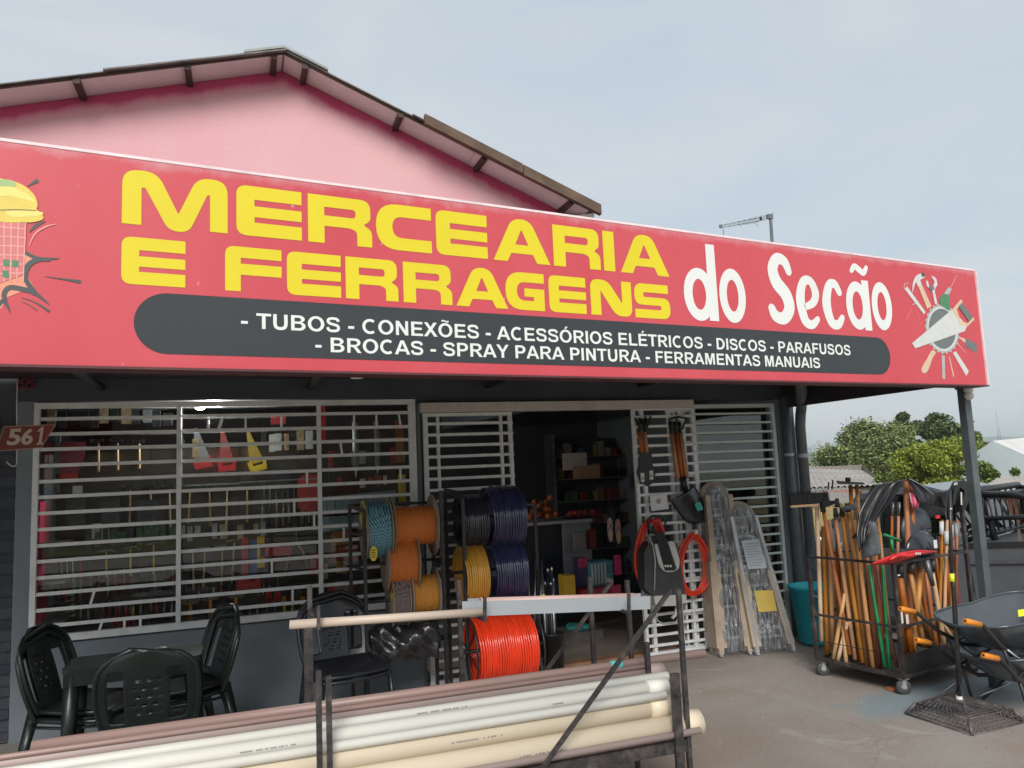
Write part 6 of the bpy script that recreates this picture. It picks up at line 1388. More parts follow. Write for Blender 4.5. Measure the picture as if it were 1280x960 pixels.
# green metal rake stems, maroon handle
for k,(x0,y0,x1,y1,m_,lb) in enumerate(((1106,833,1086,706,green_plastic,'left green metal stem standing at the near corner of the cart'),(1112,836,1103,706,green_plastic,'right green metal stem standing at the near corner of the cart'),(1121,835,1094,704,maroon,'maroon handle leaning at the near corner of the cart'),(1100,830,1090,706,maroon,'dark maroon handle behind the green stems'),(1126,828,1118,712,maroon,'dark red handle right behind the corner post of the cart'))):
    p = PLc(x0,y0,b_=.03+.01*k); p.z = max(p.z, CZ0+.003); pole(p, PLc(x1,y1,b_=.06+.01*k), .0125, m_, lb, group='coloured stems at the cart corner')
gr = thing('green_rake', 'green T-shaped rake head poking up in the middle of the cart', 'rake', tuple(PLc(1114,676,a=.1)))
b = MB(); b.tube([PLc(1116,690,a=.1), PLc(1114,674,a=.1)], .012, 8); b.tube([PLc(1105,668,a=.1), PLc(1125,676,a=.1)], .011, 8); b.build('head', green_plastic, gr)
# right half
right_poles = [(1139,816,1125,722,.04,wood_red,.026),(1155,809,1138,716,.05,wood,.017),(1143,798,1151,716,.09,wood,.022),(1168,790,1157,716,.10,wood_red,.016),(1178,792,1163,700,.05,wood_pale,.017),(1190,797,1172,770,.06,wood_pale,.015),
 (1175,752,1178,650,.10,wood,.013),(1181,752,1184,650,.08,wood,.013),(1189,752,1190,650,.12,wood,.013),(1195,752,1196,650,.15,wood_red,.013),(1128,790,1121,700,.15,wood_red,.02),(1162,798,1140,720,.2,wood,.018)]
for k,(x0,y0,x1,y1,d_,m_,r_) in enumerate(right_poles):
    p = PLc(x0,y0,a=d_); q = PLc(x1,y1,a=d_)
    p2 = p+(p-q)*.0; 
    if p.z > .30: p2 = p+(p-q).normalized()*min(.35, (p.z-CZ0-.01))
    else: p2.z = max(p.z, CZ0+.004)
    n_l = sorted(right_poles, key=lambda a: a[2]).index(right_poles[k])
    pole(p2, q, r_, m_, {wood_pale:'pale short', wood:'tan', wood_red:'orange-brown'}[m_]+f' wooden handle, top {ORD[n_l]} from left in the right half of the cart')
extra = sorted([(R.uniform(1026,1106), R.uniform(640,690), R.uniform(.22,.6)) for k in range(16)])
for k,(x1,y1,d_) in enumerate(extra):
    q = PLc(x1, y1, b_=d_); p = Vector((q.x+R.uniform(-.04,.04), q.y+R.uniform(-.04,.04), CZ0+.003)); pole(p, q, R.uniform(.013,.017), R.choice((wood,wood,wood_red,wood_pale)), f'back row wooden handle, {ORD[k]} from left behind the front handles of the cart', group='back row of wooden handles in the cart')
extra = sorted([(R.uniform(1128,1198), R.uniform(660,705), R.uniform(.25,.6)) for k in range(10)])
for k,(x1,y1,d_) in enumerate(extra):
    q = PLc(x1, y1, a=d_); p = Vector((q.x+R.uniform(-.05,.05), q.y+R.uniform(-.04,.04), CZ0+.003)); pole(p, q, R.uniform(.013,.017), R.choice((wood,wood_red,wood_red,maroon)), f'inner wooden handle, {ORD[k]} from left behind the right face of the cart', group='inner handles of the cart')
for k,(x0,y0,x1,y1) in enumerate(((1131,716,1132,600),(1137,706,1139,606))):
    pole(PLc(x0,y0,a=.25)+Vector((0,0,-.5)), PLc(x1,y1,a=.25), .022, wood_red, ('left','right')[k]+' thick red-brown handle rising highest in the middle of the cart', group='two tall handles in the cart')
for k,(x0,x1) in enumerate(((1114,1115),(1122,1123))):
    t = pole(PLc(x0,700,a=.2), PLc(x1,645,a=.2), .012, wood_red, ('left','right')[k]+' small trowel handle with a steel loop in the middle of the cart', group='small steel-necked tools in the cart'); MB().tube([PLc(x1,646,a=.2), PLc(x1,632,a=.2), PLc(x1+1,628,a=.2)], [.011,.02,.012], 8, flat=.5).build('neck', grey_metal, t)
# white bands on three handles at the far right
for k,(x,y) in enumerate(((1177,660),(1183,672),(1189,664),(1196,662))):
    t = thing('paper_band', f'white paper sleeve on a handle at the right of the cart, {ORD[k]} from left', 'sleeve', tuple(PLc(x,y,a=.07)), group='white sleeves on the handles'); MB().cyl(PLc(x,y-8,a=.07), PLc(x,y+8,a=.07), .0165, n=10).build('band', label_white, t)
# broom with black bristles, flat scraper, hoe head
bt = thing('push_broom', 'broom head with stiff black bristles lying level at the upper left of the cart', 'broom', tuple(W(1018,618,5.2)))
b = MB(); pA, pB = W(988,633,5.2), W(1036,630,5.05); b.bar(pA, pB, .06, .018); b.build('block', wood_pale, bt)
b = MB(); 
for k in range(420):
    s_ = R.random(); y_ = R.uniform(-.028,.028); p = pA.lerp(pB, s_)+Vector((0,y_,.008)); b.add([p+Vector((-.0025,0,0)), p+Vector((.0025,0,0)), p+Vector((R.uniform(-.012,.012), R.uniform(-.01,.01), R.uniform(.10,.125)))], [(0,1,2)])
b.build('bristles', matt_black, bt, kind='stuff')
b = MB(); b.bar(pA+Vector((0,0,.055)), pB+Vector((0,0,.055)), .045, .075); b.build('bristle_core', matt_black, bt)
b = MB(); b.cyl(W(1040,612,5.1), W(1041,600,5.1), .006, n=6); b.cyl(W(1035,612,5.1), W(1036,603,5.1), .006, n=6); b.build('prongs', black_plastic, bt, kind='stuff')
sc_ = thing('floor_scraper', 'grey steel scraper blade lying flat on top of two tall handles', 'scraper', tuple(PLc(1063,604,b_=.2))); b = MB(); b.add([PLc(1045,601,b_=.12), PLc(1079,603,b_=.12), PLc(1082,606,b_=.12), PLc(1047,605,b_=.12), PLc(1045,601,b_=.34), PLc(1079,603,b_=.34), PLc(1082,606,b_=.34), PLc(1047,605,b_=.34)], [(0,1,2,3),(7,6,5,4),(0,4,5,1),(1,5,6,2),(2,6,7,3),(3,7,4,0)]); b.build('blade', grey_metal, sc_); MB().tube([PLc(1060,602,b_=.2), PLc(1060,597,b_=.2)], .02, 8).build('socket', matt_black, sc_)
hoe = thing('hoe', 'black hoe head on an orange handle at the left of the cart', 'hoe', tuple(PLc(1030,630,b_=.05))); b = MB(); b.prism([(-.03,-.02),(.03,-.025),(.15,.0),(.16,.02),(.0,.03),(-.03,.02)], PLc(1030,630,b_=.04), E2*-.3+Vector((.95,0,0)), Vector((0,0,1)), .01); b.build('head', matt_black, hoe); MB().tube([PLc(1029,640,b_=.05), PLc(1028,628,b_=.05)], .021, 8).build('socket', matt_black, hoe)
sp_ = thing('steel_plate', 'thin grey steel blade sticking out left of the black sheet on the cart', 'blade', tuple(PLc(1060,632,b_=.1))); b = MB(); b.flat([[PLc(1050,634,b_=.03), PLc(1066,630,b_=.05), PLc(1073,626,b_=.1), PLc(1072,636,b_=.05), PLc(1058,637,b_=.02)]]); v0 = list(b.v); b.add([v+Vector((0,0,-.006)) for v in v0], [f[::-1] for f in b.f]); b.build('blade', grey_metal, sp_)
for k,(x,y) in enumerate(((1045,640),(1053,639),(1060,634),(1047,628))):
    t = thing('black_tool_head', f'small black tool collar on a handle at the left of the cart, {ORD[k]} of four', 'collar', tuple(PLc(x,y,b_=.08)), group='black collars in the left of the cart'); MB().tube([PLc(x,y+6,b_=.08), PLc(x-1,y-5,b_=.08)], [.02,.014], 8).build('collar', matt_black, t)
# black plastic sheet draped like a bag over the tools
shm = M('black_sheet', (.022,.022,.025), .36, var=.3, coat=.35, bump=.3, bscale=14)
ds = thing('plastic_sheet', 'black plastic sheet draped in folds over the middle of the cart', 'sheet', tuple(PLc(1100,640,a=.1)))
def patch(rows, fold, th=.003, nu=26, nv=16, amp=.02, a=.1, dep=.0):
    """rows: list of (left px, left py, right px, right py); folds run down the rows"""
    n_ = len(rows)-1
    def fn(u, v):
        k = min(int(v*n_), n_-1); t_ = v*n_-k; r0, r1 = rows[k], rows[k+1]; l = [r0[i]*(1-t_)+r1[i]*t_ for i in range(4)]
        x, y = l[0]*(1-u)+l[2]*u, l[1]*(1-u)+l[3]*u
        return PLc(x, y, a=a-dep*u-amp*sin(fold*u*pi+1.2*v)**2-.01*sin(7*v+3*u))
    b = MB(); b.grid(fn, nu, nv, th); return b
patch([(1092,606,1131,600),(1084,618,1128,604),(1073,642,1118,622),(1070,668,1102,640),(1074,690,1090,662)], 3.2, amp=.022, a=.12).build('left_drape', shm, ds)
patch([(1128,600,1138,598),(1134,601,1160,610),(1142,612,1176,620),(1150,628,1182,636)], 2, amp=.015, a=.16).build('right_drape', shm, ds)
patch([(1150,618,1184,614),(1149,634,1186,628),(1154,650,1180,644)], 2, amp=.02, a=.35).build('back_drape', matt_black, ds)
# scratched shovel, big round blade, black spade
sh1 = thing('scratched_shovel', 'dusty grey-black shovel blade hanging blade-down at the near corner of the cart', 'shovel', tuple(PLc(1088,680,b_=-.03)))
def sb_(u, v):
    uu = 2*u-1; hw = 12*(1-.25*(1-v)**2)*(sqrt(max(0.02, 1-((.18-v)/.2)**2)) if v < .18 else 1); cx_ = 1085+5*v; cy_ = 651+45*v; p = PLc(cx_+uu*hw, cy_+uu*hw*-.25, b_=-.05); return p-E2*(.03*(1-uu*uu))
b = MB(); b.grid(sb_, 10, 12, .004); b.build('blade', M('blade_dusty', (.07,.08,.09), .5, var=.35, scale=14, dirt=.7, dirtc=(.20,.21,.22)), sh1); MB().tube([PLc(1083,652,b_=-.05), PLc(1071,668,b_=-.03), PLc(1067,672,b_=0)], .012, 8).build('socket', matt_black, sh1)
def disc_blade(label, cx_, cy_, rx_, ry_, a, mat, cut=0., card=None, stem=None):
    t = thing('shovel_blade', label, 'shovel', tuple(PLc(cx_,cy_,a=a)))
    def f_(u, v):
        an = 2*pi*u; rr_ = .04+.96*v; x = cx_+rx_*rr_*cos(an)*(1-.12*max(0,-sin(an))); y = cy_-ry_*rr_*sin(an)
        return PLc(x, y, a=a)+E1*(.05*(rr_**2))
    b = MB(); b.grid(f_, 32, 6, .003); b.build('blade', mat, t)
    if stem: MB().tube([PLc(*stem[0],a=a-.03), PLc(*stem[1],a=a-.04)], [.022,.016], 8).build('socket', M('socket_grey', (.12,.13,.14), .35, metal=.4), t)
    if card:
        c = PLc(*card, a=a-.012); b = MB(); b.prism([(-.022,-.03),(.022,-.03),(.022,.03),(-.022,.03)], c, E2, Z, .003); b.build('tag', label_white, t)
    return t
disc_blade('large grey round shovel blade standing upright behind the black spade in the cart', 1153, 662, 19, 28, .22, M('blade_grey', (.06,.07,.08), .42, var=.25, scale=9))
disc_blade('black rounded spade blade with a small pale tag at the right of the cart', 1160, 688, 20, 24, .02, blade_m, card=(1169,680), stem=((1158,700),(1166,732)))
# red rake head lying across the rim
rr = thing('red_rake', 'bright red plastic rake head lying across the front rim of the cart', 'rake', tuple(PLc(1128,695,a=-.03)))
def rk(u, v):
    x = 1090+78*u; y = 704-19*sin(u*1.9)*(1-.18*u)+(2+11*sin(pi*min(1,u*1.15)))*(v)*.9; return PLc(x, y, a=-.05+.05*v)-E1*(.02*sin(pi*v))
b = MB(); b.grid(rk, 22, 5, .008); b.build('head', red_plastic, rr)
b = MB(); b.tube([PLc(1112,700,a=-.08), PLc(1122,694,a=-.09), PLc(1135,695,a=-.09), PLc(1148,692,a=-.08), PLc(1166,690,a=-.05)], [.008,.016,.016,.010,.008], 8); b.build('rib', red_plastic, rr)
b = MB()
for j in range(3): b.box(PLc(1145+2.5*j,692,a=-.105), (.010,.002,.016))
b.build('pale_print', label_white, rr, kind='stuff')
for k,(x0,y0,x1,y1) in enumerate(((1124,704,1126,722),(1140,702,1138,716),(1164,700,1166,714))):
    t = thing('black_collar', f'broad black collar under the cart rim, {ORD[k]} from left', 'collar', tuple(PLc(x0,y0,a=.03)), group='black collars in the right half of the cart'); MB().tube([PLc(x0,y0,a=.04), PLc(x1,y1,a=.04)], [.034,.026], 10, flat=.7).build('collar', M('collar', (.03,.03,.033), .45, var=.2), t)
    if k == 0: MB().box(PLc(1123.5,719,a=.0), (.02,.004,.010)).build('tag', label_white, t)
# pink cord
pcord = thing('cord_bundle', 'bundle of pink and white cord hanging below the black sheet', 'cord', tuple(PLc(1143,626,a=.2)))
for k in range(7):
    b = MB(); b.tube([PLc(1137+1.8*k,616+.5*k,a=.19), PLc(1139+1.6*k,627+(k%3),a=.17), PLc(1142+.6*k,636,a=.19)], .0055, 6); b.build('strand', M('cord_pink', (.65,.05,.14), .5, var=.3, scale=60) if k % 3 else M('cord_pale', (.62,.35,.38), .5), pcord)
# black tool heads with labels on the right
for k,(x,y,lb) in enumerate(((1186,640,'left black long-necked cutter standing at the right end of the cart'),(1193,637,'middle black cutter head at the right end of the cart'),(1204,614,'rightmost tallest black tool head with white printed label above the cart'))):
    t = thing('cutter_tool', lb, 'tool', tuple(PLc(x,y,a=.1))); 
    if k < 2: MB().tube([PLc(x,y+14,a=.1), PLc(x,y,a=.1), PLc(x+2,y-18,a=.1), PLc(x+7,y-30,a=.1)], [.014,.018,.022,.016], 8, flat=.7).build('head', matt_black, t)
    else:
        c = PLc(1186,612,a=.02); q_ = [((PLc(xx,yy,a=.02)-c).dot(E2), (PLc(xx,yy,a=.02)-c).z) for xx, yy in ((1186,612),(1191,602),(1199,600),(1207,605),(1207,616),(1202,634),(1197,640),(1196,630),(1200,614),(1194,609),(1190,616),(1188,630),(1184,632))]
        b = MB(); b.prism(q_, c, E2, Z, .04); b.build('head', black_plastic, t)
        c = PLc(1201,623,a=-.03); b = MB(); b.prism([(-.010,-.05),(.008,-.05),(.022,.045),(.006,.05)], c, E2, Z, .002); b.build('label', label_white, t)
        c = PLc(1194,605,a=-.03); b = MB(); b.prism([(-.02,-.01),(.03,-.005),(.028,.012),(-.018,.010)], c, E2, Z, .002); b.build('label', label_white, t)
for k,(x,y,c_) in enumerate(((1172,646,red_plastic),(1134,775,white_plastic),(1127,772,white_plastic))):
    t = thing('price_tag', ('small red tag between the handles at the right of the cart','small white tag low in the right half of the cart','narrow white tag by the corner post of the cart')[k], 'tag', tuple(PLc(x,y,a=.02)), group=None); b = MB(); b.prism([(-.015,-.04),(.015,-.04),(.015,.04),(-.015,.04)] if k else [(-.03,-.012),(.03,-.012),(.03,.012),(-.03,.012)], PLc(x,y,a=.01), E2, Z, .002); b.build('tag', c_, t)
b = MB(); wc = thing('wood_chip', 'small orange wood offcut on the ground by the cart castor', 'offcut', tuple(G(1112,862))); c = G(1112,862); b.prism([(-.035,0),(.035,.0),(.03,.018),(-.034,.024)], c+Vector((0,0,.002)), U, Z, .05); b.build('chip', wood_red, wc)

# ------------------------------------------------------------------ mesh stand with a tall pole
ms = thing('mesh_stand', 'low black wire mesh pedestal with a tall thin pole in the right foreground', 'stand', (4.35, 3.92, 0))
g1, g2, g3, g4 = G(1132,893), G(1215,920), G(1283,903), G(1186,868)
g4 = Vector((4.60, 4.22, 0)); cc_ = (g1+g2+g3+g4)/4
def tier(k, z): return [cc_+(g-cc_)*k+Vector((0,0,z)) for g in (g1,g2,g3,g4)]
bot4, top4, pl4 = tier(1, .004), tier(.80, .075), tier(.26, .11)
msm = M('mesh_steel', (.11,.10,.10), .5, metal=.3, var=.4, scale=20, dirt=.6, dirtc=(.13,.10,.09))
def hexmesh(a, c, d_, e_, n, m_):
    b = MB()                           # hexagonal expanded mesh
    P_ = lambda uu, v: (a.lerp(c, min(1,max(0,uu)))).lerp(e_.lerp(d_, min(1,max(0,uu))), min(1,max(0,v))); q = .18/m_
    for jj in range(m_+1):
        v0 = jj/m_; b.tube([P_(k/(2*n), v0+(q if (k+jj) % 2 else -q)) for k in range(2*n+1)], .0036, 4, cap=False)
        if jj < m_:
            for k in range(2*n+1):
                if (k+jj) % 2: b.tube([P_(k/(2*n), v0+q), P_(k/(2*n), v0+1/m_-q)], .0036, 4, cap=False)
    return b
for i in range(4):
    j = (i+1) % 4
    MB().tube([bot4[i], top4[i]], .010, 6).build('corner_bar', msm, ms); MB().tube([bot4[i], bot4[j]], .007, 6).build('base_bar', msm, ms); MB().tube([top4[i], top4[j]], .005, 6).build('edge_bar', msm, ms)
    hexmesh(bot4[i], bot4[j], top4[j], top4[i], 13, 4).build('side_mesh', msm, ms, kind='stuff'); hexmesh(top4[i], top4[j], pl4[j], pl4[i], 11, 6).build('top_mesh', msm, ms, kind='stuff')
b = MB(); tc_ = sum(pl4, Vector())/4; b.box(tc_+Vector((0,0,.004)), (.16,.16,.006)); b.build('top_plate', msm, ms)
pb2 = PL(1201,880,tc_,(0,1,0)); pb2 = Vector((tc_.x-.10, tc_.y, tc_.z))
ytop = PL(1189,604,(0,tc_.y+.02,0),(0,1,0)); ybt = PL(1200,880,(0,tc_.y,0),(0,1,0))
MB().tube([ybt, PL(1192,735,(0,tc_.y,0),(0,1,0)), PL(1190,715,(0,tc_.y,0),(0,1,0))], .015, 10).build('pole', M('pole_black', (.03,.028,.03), .35, var=.3), ms)
MB().tube([PL(1190,722,(0,tc_.y,0),(0,1,0)), PL(1187,612,(0,tc_.y,0),(0,1,0))], .0105, 10).build('upper_pole', M('pole_black', (.03,.028,.03)), ms)
MB().tube([PL(1190.2,727,(0,tc_.y,0),(0,1,0)), PL(1189.8,717,(0,tc_.y,0),(0,1,0))], .016, 10).build('yellow_sleeve', lime, ms)
MB().tube([PL(1188,638,(0,tc_.y,0),(0,1,0)), PL(1188,635,(0,tc_.y,0),(0,1,0))], .0125, 10).build('silver_sleeve', chrome, ms)
MB().tube([ybt+Vector((0,0,.0)), ybt+Vector((0,0,.05))], .02, 10).build('white_tape', label_white, ms)
for e in (top4[1], top4[0], top4[3]): MB().tube([e.lerp(tc_,.3), PL(1199,850,(0,tc_.y,0),(0,1,0))], .0035, 5).build('stay', msm, ms)

# ------------------------------------------------------------------ wheelbarrows
tray_m = M('barrow_tray', (.06,.07,.08), .26, var=.15, scale=4, coat=.5, dirt=.25, dirtc=(.08,.09,.10))
def barrow(label, loc, rz, zoff, legs=True):
    """wheel towards local +x, grips towards -x; tray rim length .85"""
    t = thing('wheelbarrow', label, 'wheelbarrow', (loc[0], loc[1], 0), rz, 'stacked wheelbarrows at the right edge')
    def tray(u, v):
        a = 2*pi*u; ca, sa = cos(a), sin(a); s_ = (abs(ca)**.55)*(1 if ca > 0 else -1); q = (abs(sa)**.6)*(1 if sa > 0 else -1)
        L_ = .16+.26*v; Wd = .12+.19*v; x = .40+s_*L_+.05*v*(1 if s_ > 0 else 0); y = q*Wd*(1-.1*(s_+1)/2)
        z = zoff+.36+.20*v**1.3+.07*v*max(0,s_)-.03*v*max(0,-s_)+.03*v*abs(q); return (x, y, z)
    MB().grid(tray, 44, 10, .004).build('tray', tray_m, t, local=True)
    b = MB()
    def bot(u, v): 
        a = 2*pi*u; p = Vector(tray(u, 0)); c = Vector((.40,0,zoff+.355)); return c.lerp(p, v)
    b.grid(bot, 44, 3, .004); b.build('tray_bottom', tray_m, t, local=True)
    b = MB(); b.tube([tray(k/44, 1) for k in range(44)], .007, 6, closed=True); b.build('rim', tray_m, t, local=True)
    for s in (-1, 1):
        h = [(-.22,s*.245,zoff+.62),(-.10,s*.245,zoff+.585),(.05,s*.22,zoff+.45),(.20,s*.17,zoff+.36),(.70,s*.10,zoff+.30),(1.02,s*.06,zoff+.24)]
        MB().tube(h, .014, 8).build('handle', black_steel, t, local=True)
        g = MB().tube([(-.24,s*.245,zoff+.626),(-.22,s*.245,zoff+.62),(-.12,s*.245,zoff+.592)], [.017,.019,.018], 10).build('grip', orange_plastic, t, local=True)
        MB().tube([(-.242,s*.245,zoff+.6266),(-.2395,s*.245,zoff+.626)], [.007,.007], 8).build('grip_hole', matt_black, g, local=True)
        if legs:
            MB().tube([(.10,s*.20,zoff+.42),(.16,s*.20,0.02),(.24,s*.20,0.01),(.46,s*.16,zoff+.32)], .011, 8).build('leg', black_steel, t, local=True)
            MB().tube([(.22,s*.20,.04),(.62,s*.12,.32+zoff)], .008, 6).build('strut', chrome, t, local=True)
        else: MB().tube([(.10,s*.20,zoff+.42),(.17,s*.20,zoff+.22),(.46,s*.16,zoff+.32)], .011, 8).build('leg', black_steel, t, local=True); MB().tube([(.12,s*.21,zoff+.41),(.42,s*.19,zoff+.20)], .008, 6).build('strut', chrome, t, local=True)
    w_ = MB(); w_.lathe([(.10,-.03),(.165,-.035),(.185,-.02),(.185,.02),(.165,.035),(.10,.03)], (1.0,0,.185+(zoff if not legs else 0)), (0,1,0), 30, closed=True); wo = w_.build('wheel', M('tyre', (.02,.02,.02), .75), t, local=True)
    w_ = MB(); w_.lathe([(0,-.025),(.10,-.02),(.10,.02),(0,.025)], (1.0,0,.185+(zoff if not legs else 0)), (0,1,0), 20); w_.build('rim_disc', yellow_plastic, wo, local=True)
    return t
barrow('lower black wheelbarrow with orange grips standing on the ground behind the mesh stand', (4.50, 3.90), .02, -.17)
wb2 = barrow('upper black wheelbarrow with orange grips and glossy empty tray, stacked on top', (4.37, 3.88), 0, .05, False)
ys_ = thing('yellow_sticker', 'bright yellow square sticker on the near rim of the upper wheelbarrow', 'sticker', (5.1, 3.55, .6)); c = W(1277,766,3.55); b = MB(); b.prism([(-.03,-.02),(.04,-.02),(.04,.02),(-.03,.02)], c, U, Z, .002); b.build('sticker', lime, ys_)

# ------------------------------------------------------------------ pickup truck
TH = radians(22); TXc = Vector((6.20, 5.28, 0))         # left side plane, at the gap between cab and bed
gz = -.12
truck = thing('pickup_truck', 'dark grey pickup truck with a black tubular rack parked behind the cart', 'pickup', (6.2+.8, 6.2, gz-.05))
FWD = Vector((sin(-TH), cos(TH), -.075)).normalized(); RGT = Vector((cos(TH), sin(TH), 0)); TUP = RGT.cross(FWD)
def TP(f, r, z): return Vector((6.34, 5.40, gz)) + FWD*f + RGT*r + TUP*z        # f forward from the gap, r from the left side, z above ground
car = M('truck_paint', (.15,.17,.195), .28, metal=.35, var=.08, coat=.6, dirt=.2, dirtc=(.08,.08,.08)); cgl = glass_mat('truck_glass', (.16,.19,.20), 1., 2.2); trim = M('truck_trim', (.02,.02,.022), .6)
def shell(name, secs, mat, closed=True, parent=truck):
    """loft of sections; each section a list of points"""
    b = MB(); n = len(secs[0]); vs = [p for s in secs for p in s]; fs = [(i*n+j, i*n+(j+1) % n, (i+1)*n+(j+1) % n, (i+1)*n+j) for i in range(len(secs)-1) for j in range(n)]
    fs += [tuple(reversed(range(n))), tuple((len(secs)-1)*n+j for j in range(n))]
    b.add(vs, fs); return b.build(name, mat, parent)
TW = 1.62
# bed sides with wheel arch
def side(r0, r1, name, f0, f1, zt, arch):
    prof = [(f0,.32)]
    ac = arch; R_ = .37
    prof += [(ac-R_*cos(pi*k/14)*1.0, .32+max(0,R_*sin(pi*k/14))) for k in range(15)] if f0 < ac < f1 else []
    prof += [(f1,.32),(f1,zt-.12),(f1,zt),(f0,zt)]
    P0 = [TP(f, r0, z) for f, z in prof]; b = MB(); tr = tessellate_polygon([P0]); n = len(P0); P1 = [TP(f, r1, z) for f, z in prof]
    b.add(P0+P1, [tuple(reversed(t_)) for t_ in tr]+[tuple(i+n for i in t_) for t_ in tr]+[(i,(i+1)%n,(i+1)%n+n,i+n) for i in range(n)]); return b.build(name, car, truck)
side(0, .05, 'bed_side', -1.62, -.012, .93, -.95); side(TW-.05, TW, 'bed_side', -1.62, -.012, .93, -.95)
for f0, f1 in ((-1.62,-.012),):
    MB().bar(TP(f0,-.012,.80), TP(f1,-.012,.80), .02, .035).build('body_crease', M('crease_grey', (.12,.135,.15), .3, metal=.3), truck)
    MB().bar(TP(f0,.02,.95), TP(f1,.02,.95), .07, .045).build('bed_rail', trim, truck); MB().bar(TP(f0,TW-.02,.95), TP(f1,TW-.02,.95), .07, .045).build('bed_rail', trim, truck)
b = MB(); b.add([TP(-1.6,.05,.5), TP(-.03,.05,.5), TP(-.03,TW-.05,.5), TP(-1.6,TW-.05,.5)], [(0,1,2,3)]); b.build('bed_floor', trim, truck)
MB().bar(TP(-1.64,.0,.62), TP(-1.64,TW,.62), .05, .58).build('tailgate', car, truck)
# cab: lower body then greenhouse
low = [TP(.012,0,.30), TP(2.75,0,.32), TP(2.75,0,.70), TP(2.55,0,.84), TP(1.55,0,.96), TP(.012,0,.95)]
P1 = [p+RGT*TW for p in low]; n = len(low); b = MB(); tr = tessellate_polygon([low]); b.add(low+P1, [tuple(reversed(t_)) for t_ in tr]+[tuple(i+n for i in t_) for t_ in tr]+[(i,(i+1)%n,(i+1)%n+n,i+n) for i in range(n)]); b.build('cab_body', car, truck)
def gh(r, ins): return [TP(.05+ins*.3, r, .95), TP(1.60, r, .97), TP(.98, r+ins*2, 1.46), TP(.35, r+ins*2, 1.50), TP(.16, r+ins*2, 1.43)]
A, B_ = gh(.05,.05), gh(TW-.05,-.05)
# pillars and roof
for Q, s in ((A,1),(B_,-1)):
    for i, j, w_ in ((1,2,.05),(2,3,.05),(3,4,.05),(4,0,.07)): MB().bar(Q[i], Q[j], w_, .05, up=tuple(RGT)).build('pillar', car, truck)
    mid = TP(.42, .05 if s == 1 else TW-.05, .96); MB().bar(mid, mid+TUP*.50+RGT*.09*s, .05, .04, up=tuple(RGT)).build('pillar', trim, truck)
    b = MB(); k_ = [Q[0]+RGT*.01*s, Q[1]+RGT*.01*s, Q[2]+RGT*.01*s, Q[3]+RGT*.01*s, Q[4]+RGT*.01*s]; b.flat([k_]); b.build('side_window', cgl, truck)
b = MB(); b.add([A[2], B_[2], B_[3], A[3], A[4], B_[4]]+[v+TUP*.035 for v in (A[2], B_[2], B_[3], A[3], A[4], B_[4])], [(0,3,2,1),(6,7,8,9),(9,8,11,10),(3,4,5,2),(0,1,7,6),(4,10,11,5),(0,6,9,3),(3,9,10,4),(1,2,8,7),(2,5,11,8)]); b.build('roof', M('truck_roof', (.16,.18,.20), .3, metal=.4, coat=.5), truck)
b = MB(); b.flat([[A[1],B_[1],B_[2],A[2]]]); b.build('windscreen', cgl, truck); b = MB(); b.flat([[A[0]-FWD*.02,B_[0]-FWD*.02,B_[4]-FWD*.02,A[4]-FWD*.02]]); b.build('rear_window', cgl, truck)
# mirror, door line, wheels
MB().tube([TP(1.35,-.02,.98), TP(1.35,-.12,1.02)], .012, 6).build('mirror_arm', trim, truck); MB().ball(TP(1.35,-.17,1.05), .085, 12, (1,.5,.8)).build('mirror', car, truck)
for f in (.16, 1.25): MB().bar(TP(f,-.003,.36), TP(f,-.003,.95), .012, .006, up=tuple(RGT)).build('door_gap', matt_black, truck)
MB().bar(TP(.26,-.012,.86), TP(.42,-.012,.86), .02, .025).build('door_handle', trim, truck)
for f in (-.95, 1.95):
    for r in (.10, TW-.10):
        c = TP(f, r, .31); b = MB(); b.lathe([(.19,-.10),(.29,-.11),(.315,-.08),(.315,.08),(.29,.11),(.19,.10)], c, tuple(RGT), 30, closed=True); wo = b.build('wheel', MATS['tyre'], truck); b = MB(); b.lathe([(0,-.06),(.19,-.09),(.19,.09),(0,.06)], c, tuple(RGT), 20); b.build('rim', grey_metal, wo)
# tubular guard behind the cab and sport bar
tub = black_plastic
def tube_(pts, r, nm='roll_bar'): return MB().tube(pts, r, 8).build(nm, tub, truck)
tube_([TP(-.08,.08,1.00), TP(-.10,.12,1.36), TP(-.12,.22,1.44), TP(-.12,TW-.22,1.44), TP(-.10,TW-.12,1.36), TP(-.08,TW-.08,1.0)], .032)
tube_([TP(-.08,.08,1.02), TP(-.08,TW-.08,1.02)], .028, 'lower_bar')
tube_([TP(-.22,.10,.98), TP(-.20,.14,1.30), TP(-.16,.24,1.37), TP(-.16,TW-.24,1.37), TP(-.20,TW-.14,1.30), TP(-.22,TW-.10,.98)], .028)
for s_ in (.06, TW-.06):
    tube_([TP(-.14,s_+(.14 if s_ < 1 else -.14),1.40), TP(-.45,s_,1.38), TP(-.62,s_,1.32), TP(-.80,s_,1.14), TP(-.95,s_,.98)], .032, 'sport_bar'); tube_([TP(-.14,s_,1.18), TP(-.74,s_,1.18)], .022, 'sport_bar')
for k in range(7): r_ = .28+k*(TW-.56)/6; tube_([TP(-.10,r_,1.02), TP(-.12,r_,1.42)], .010, 'guard_rod')

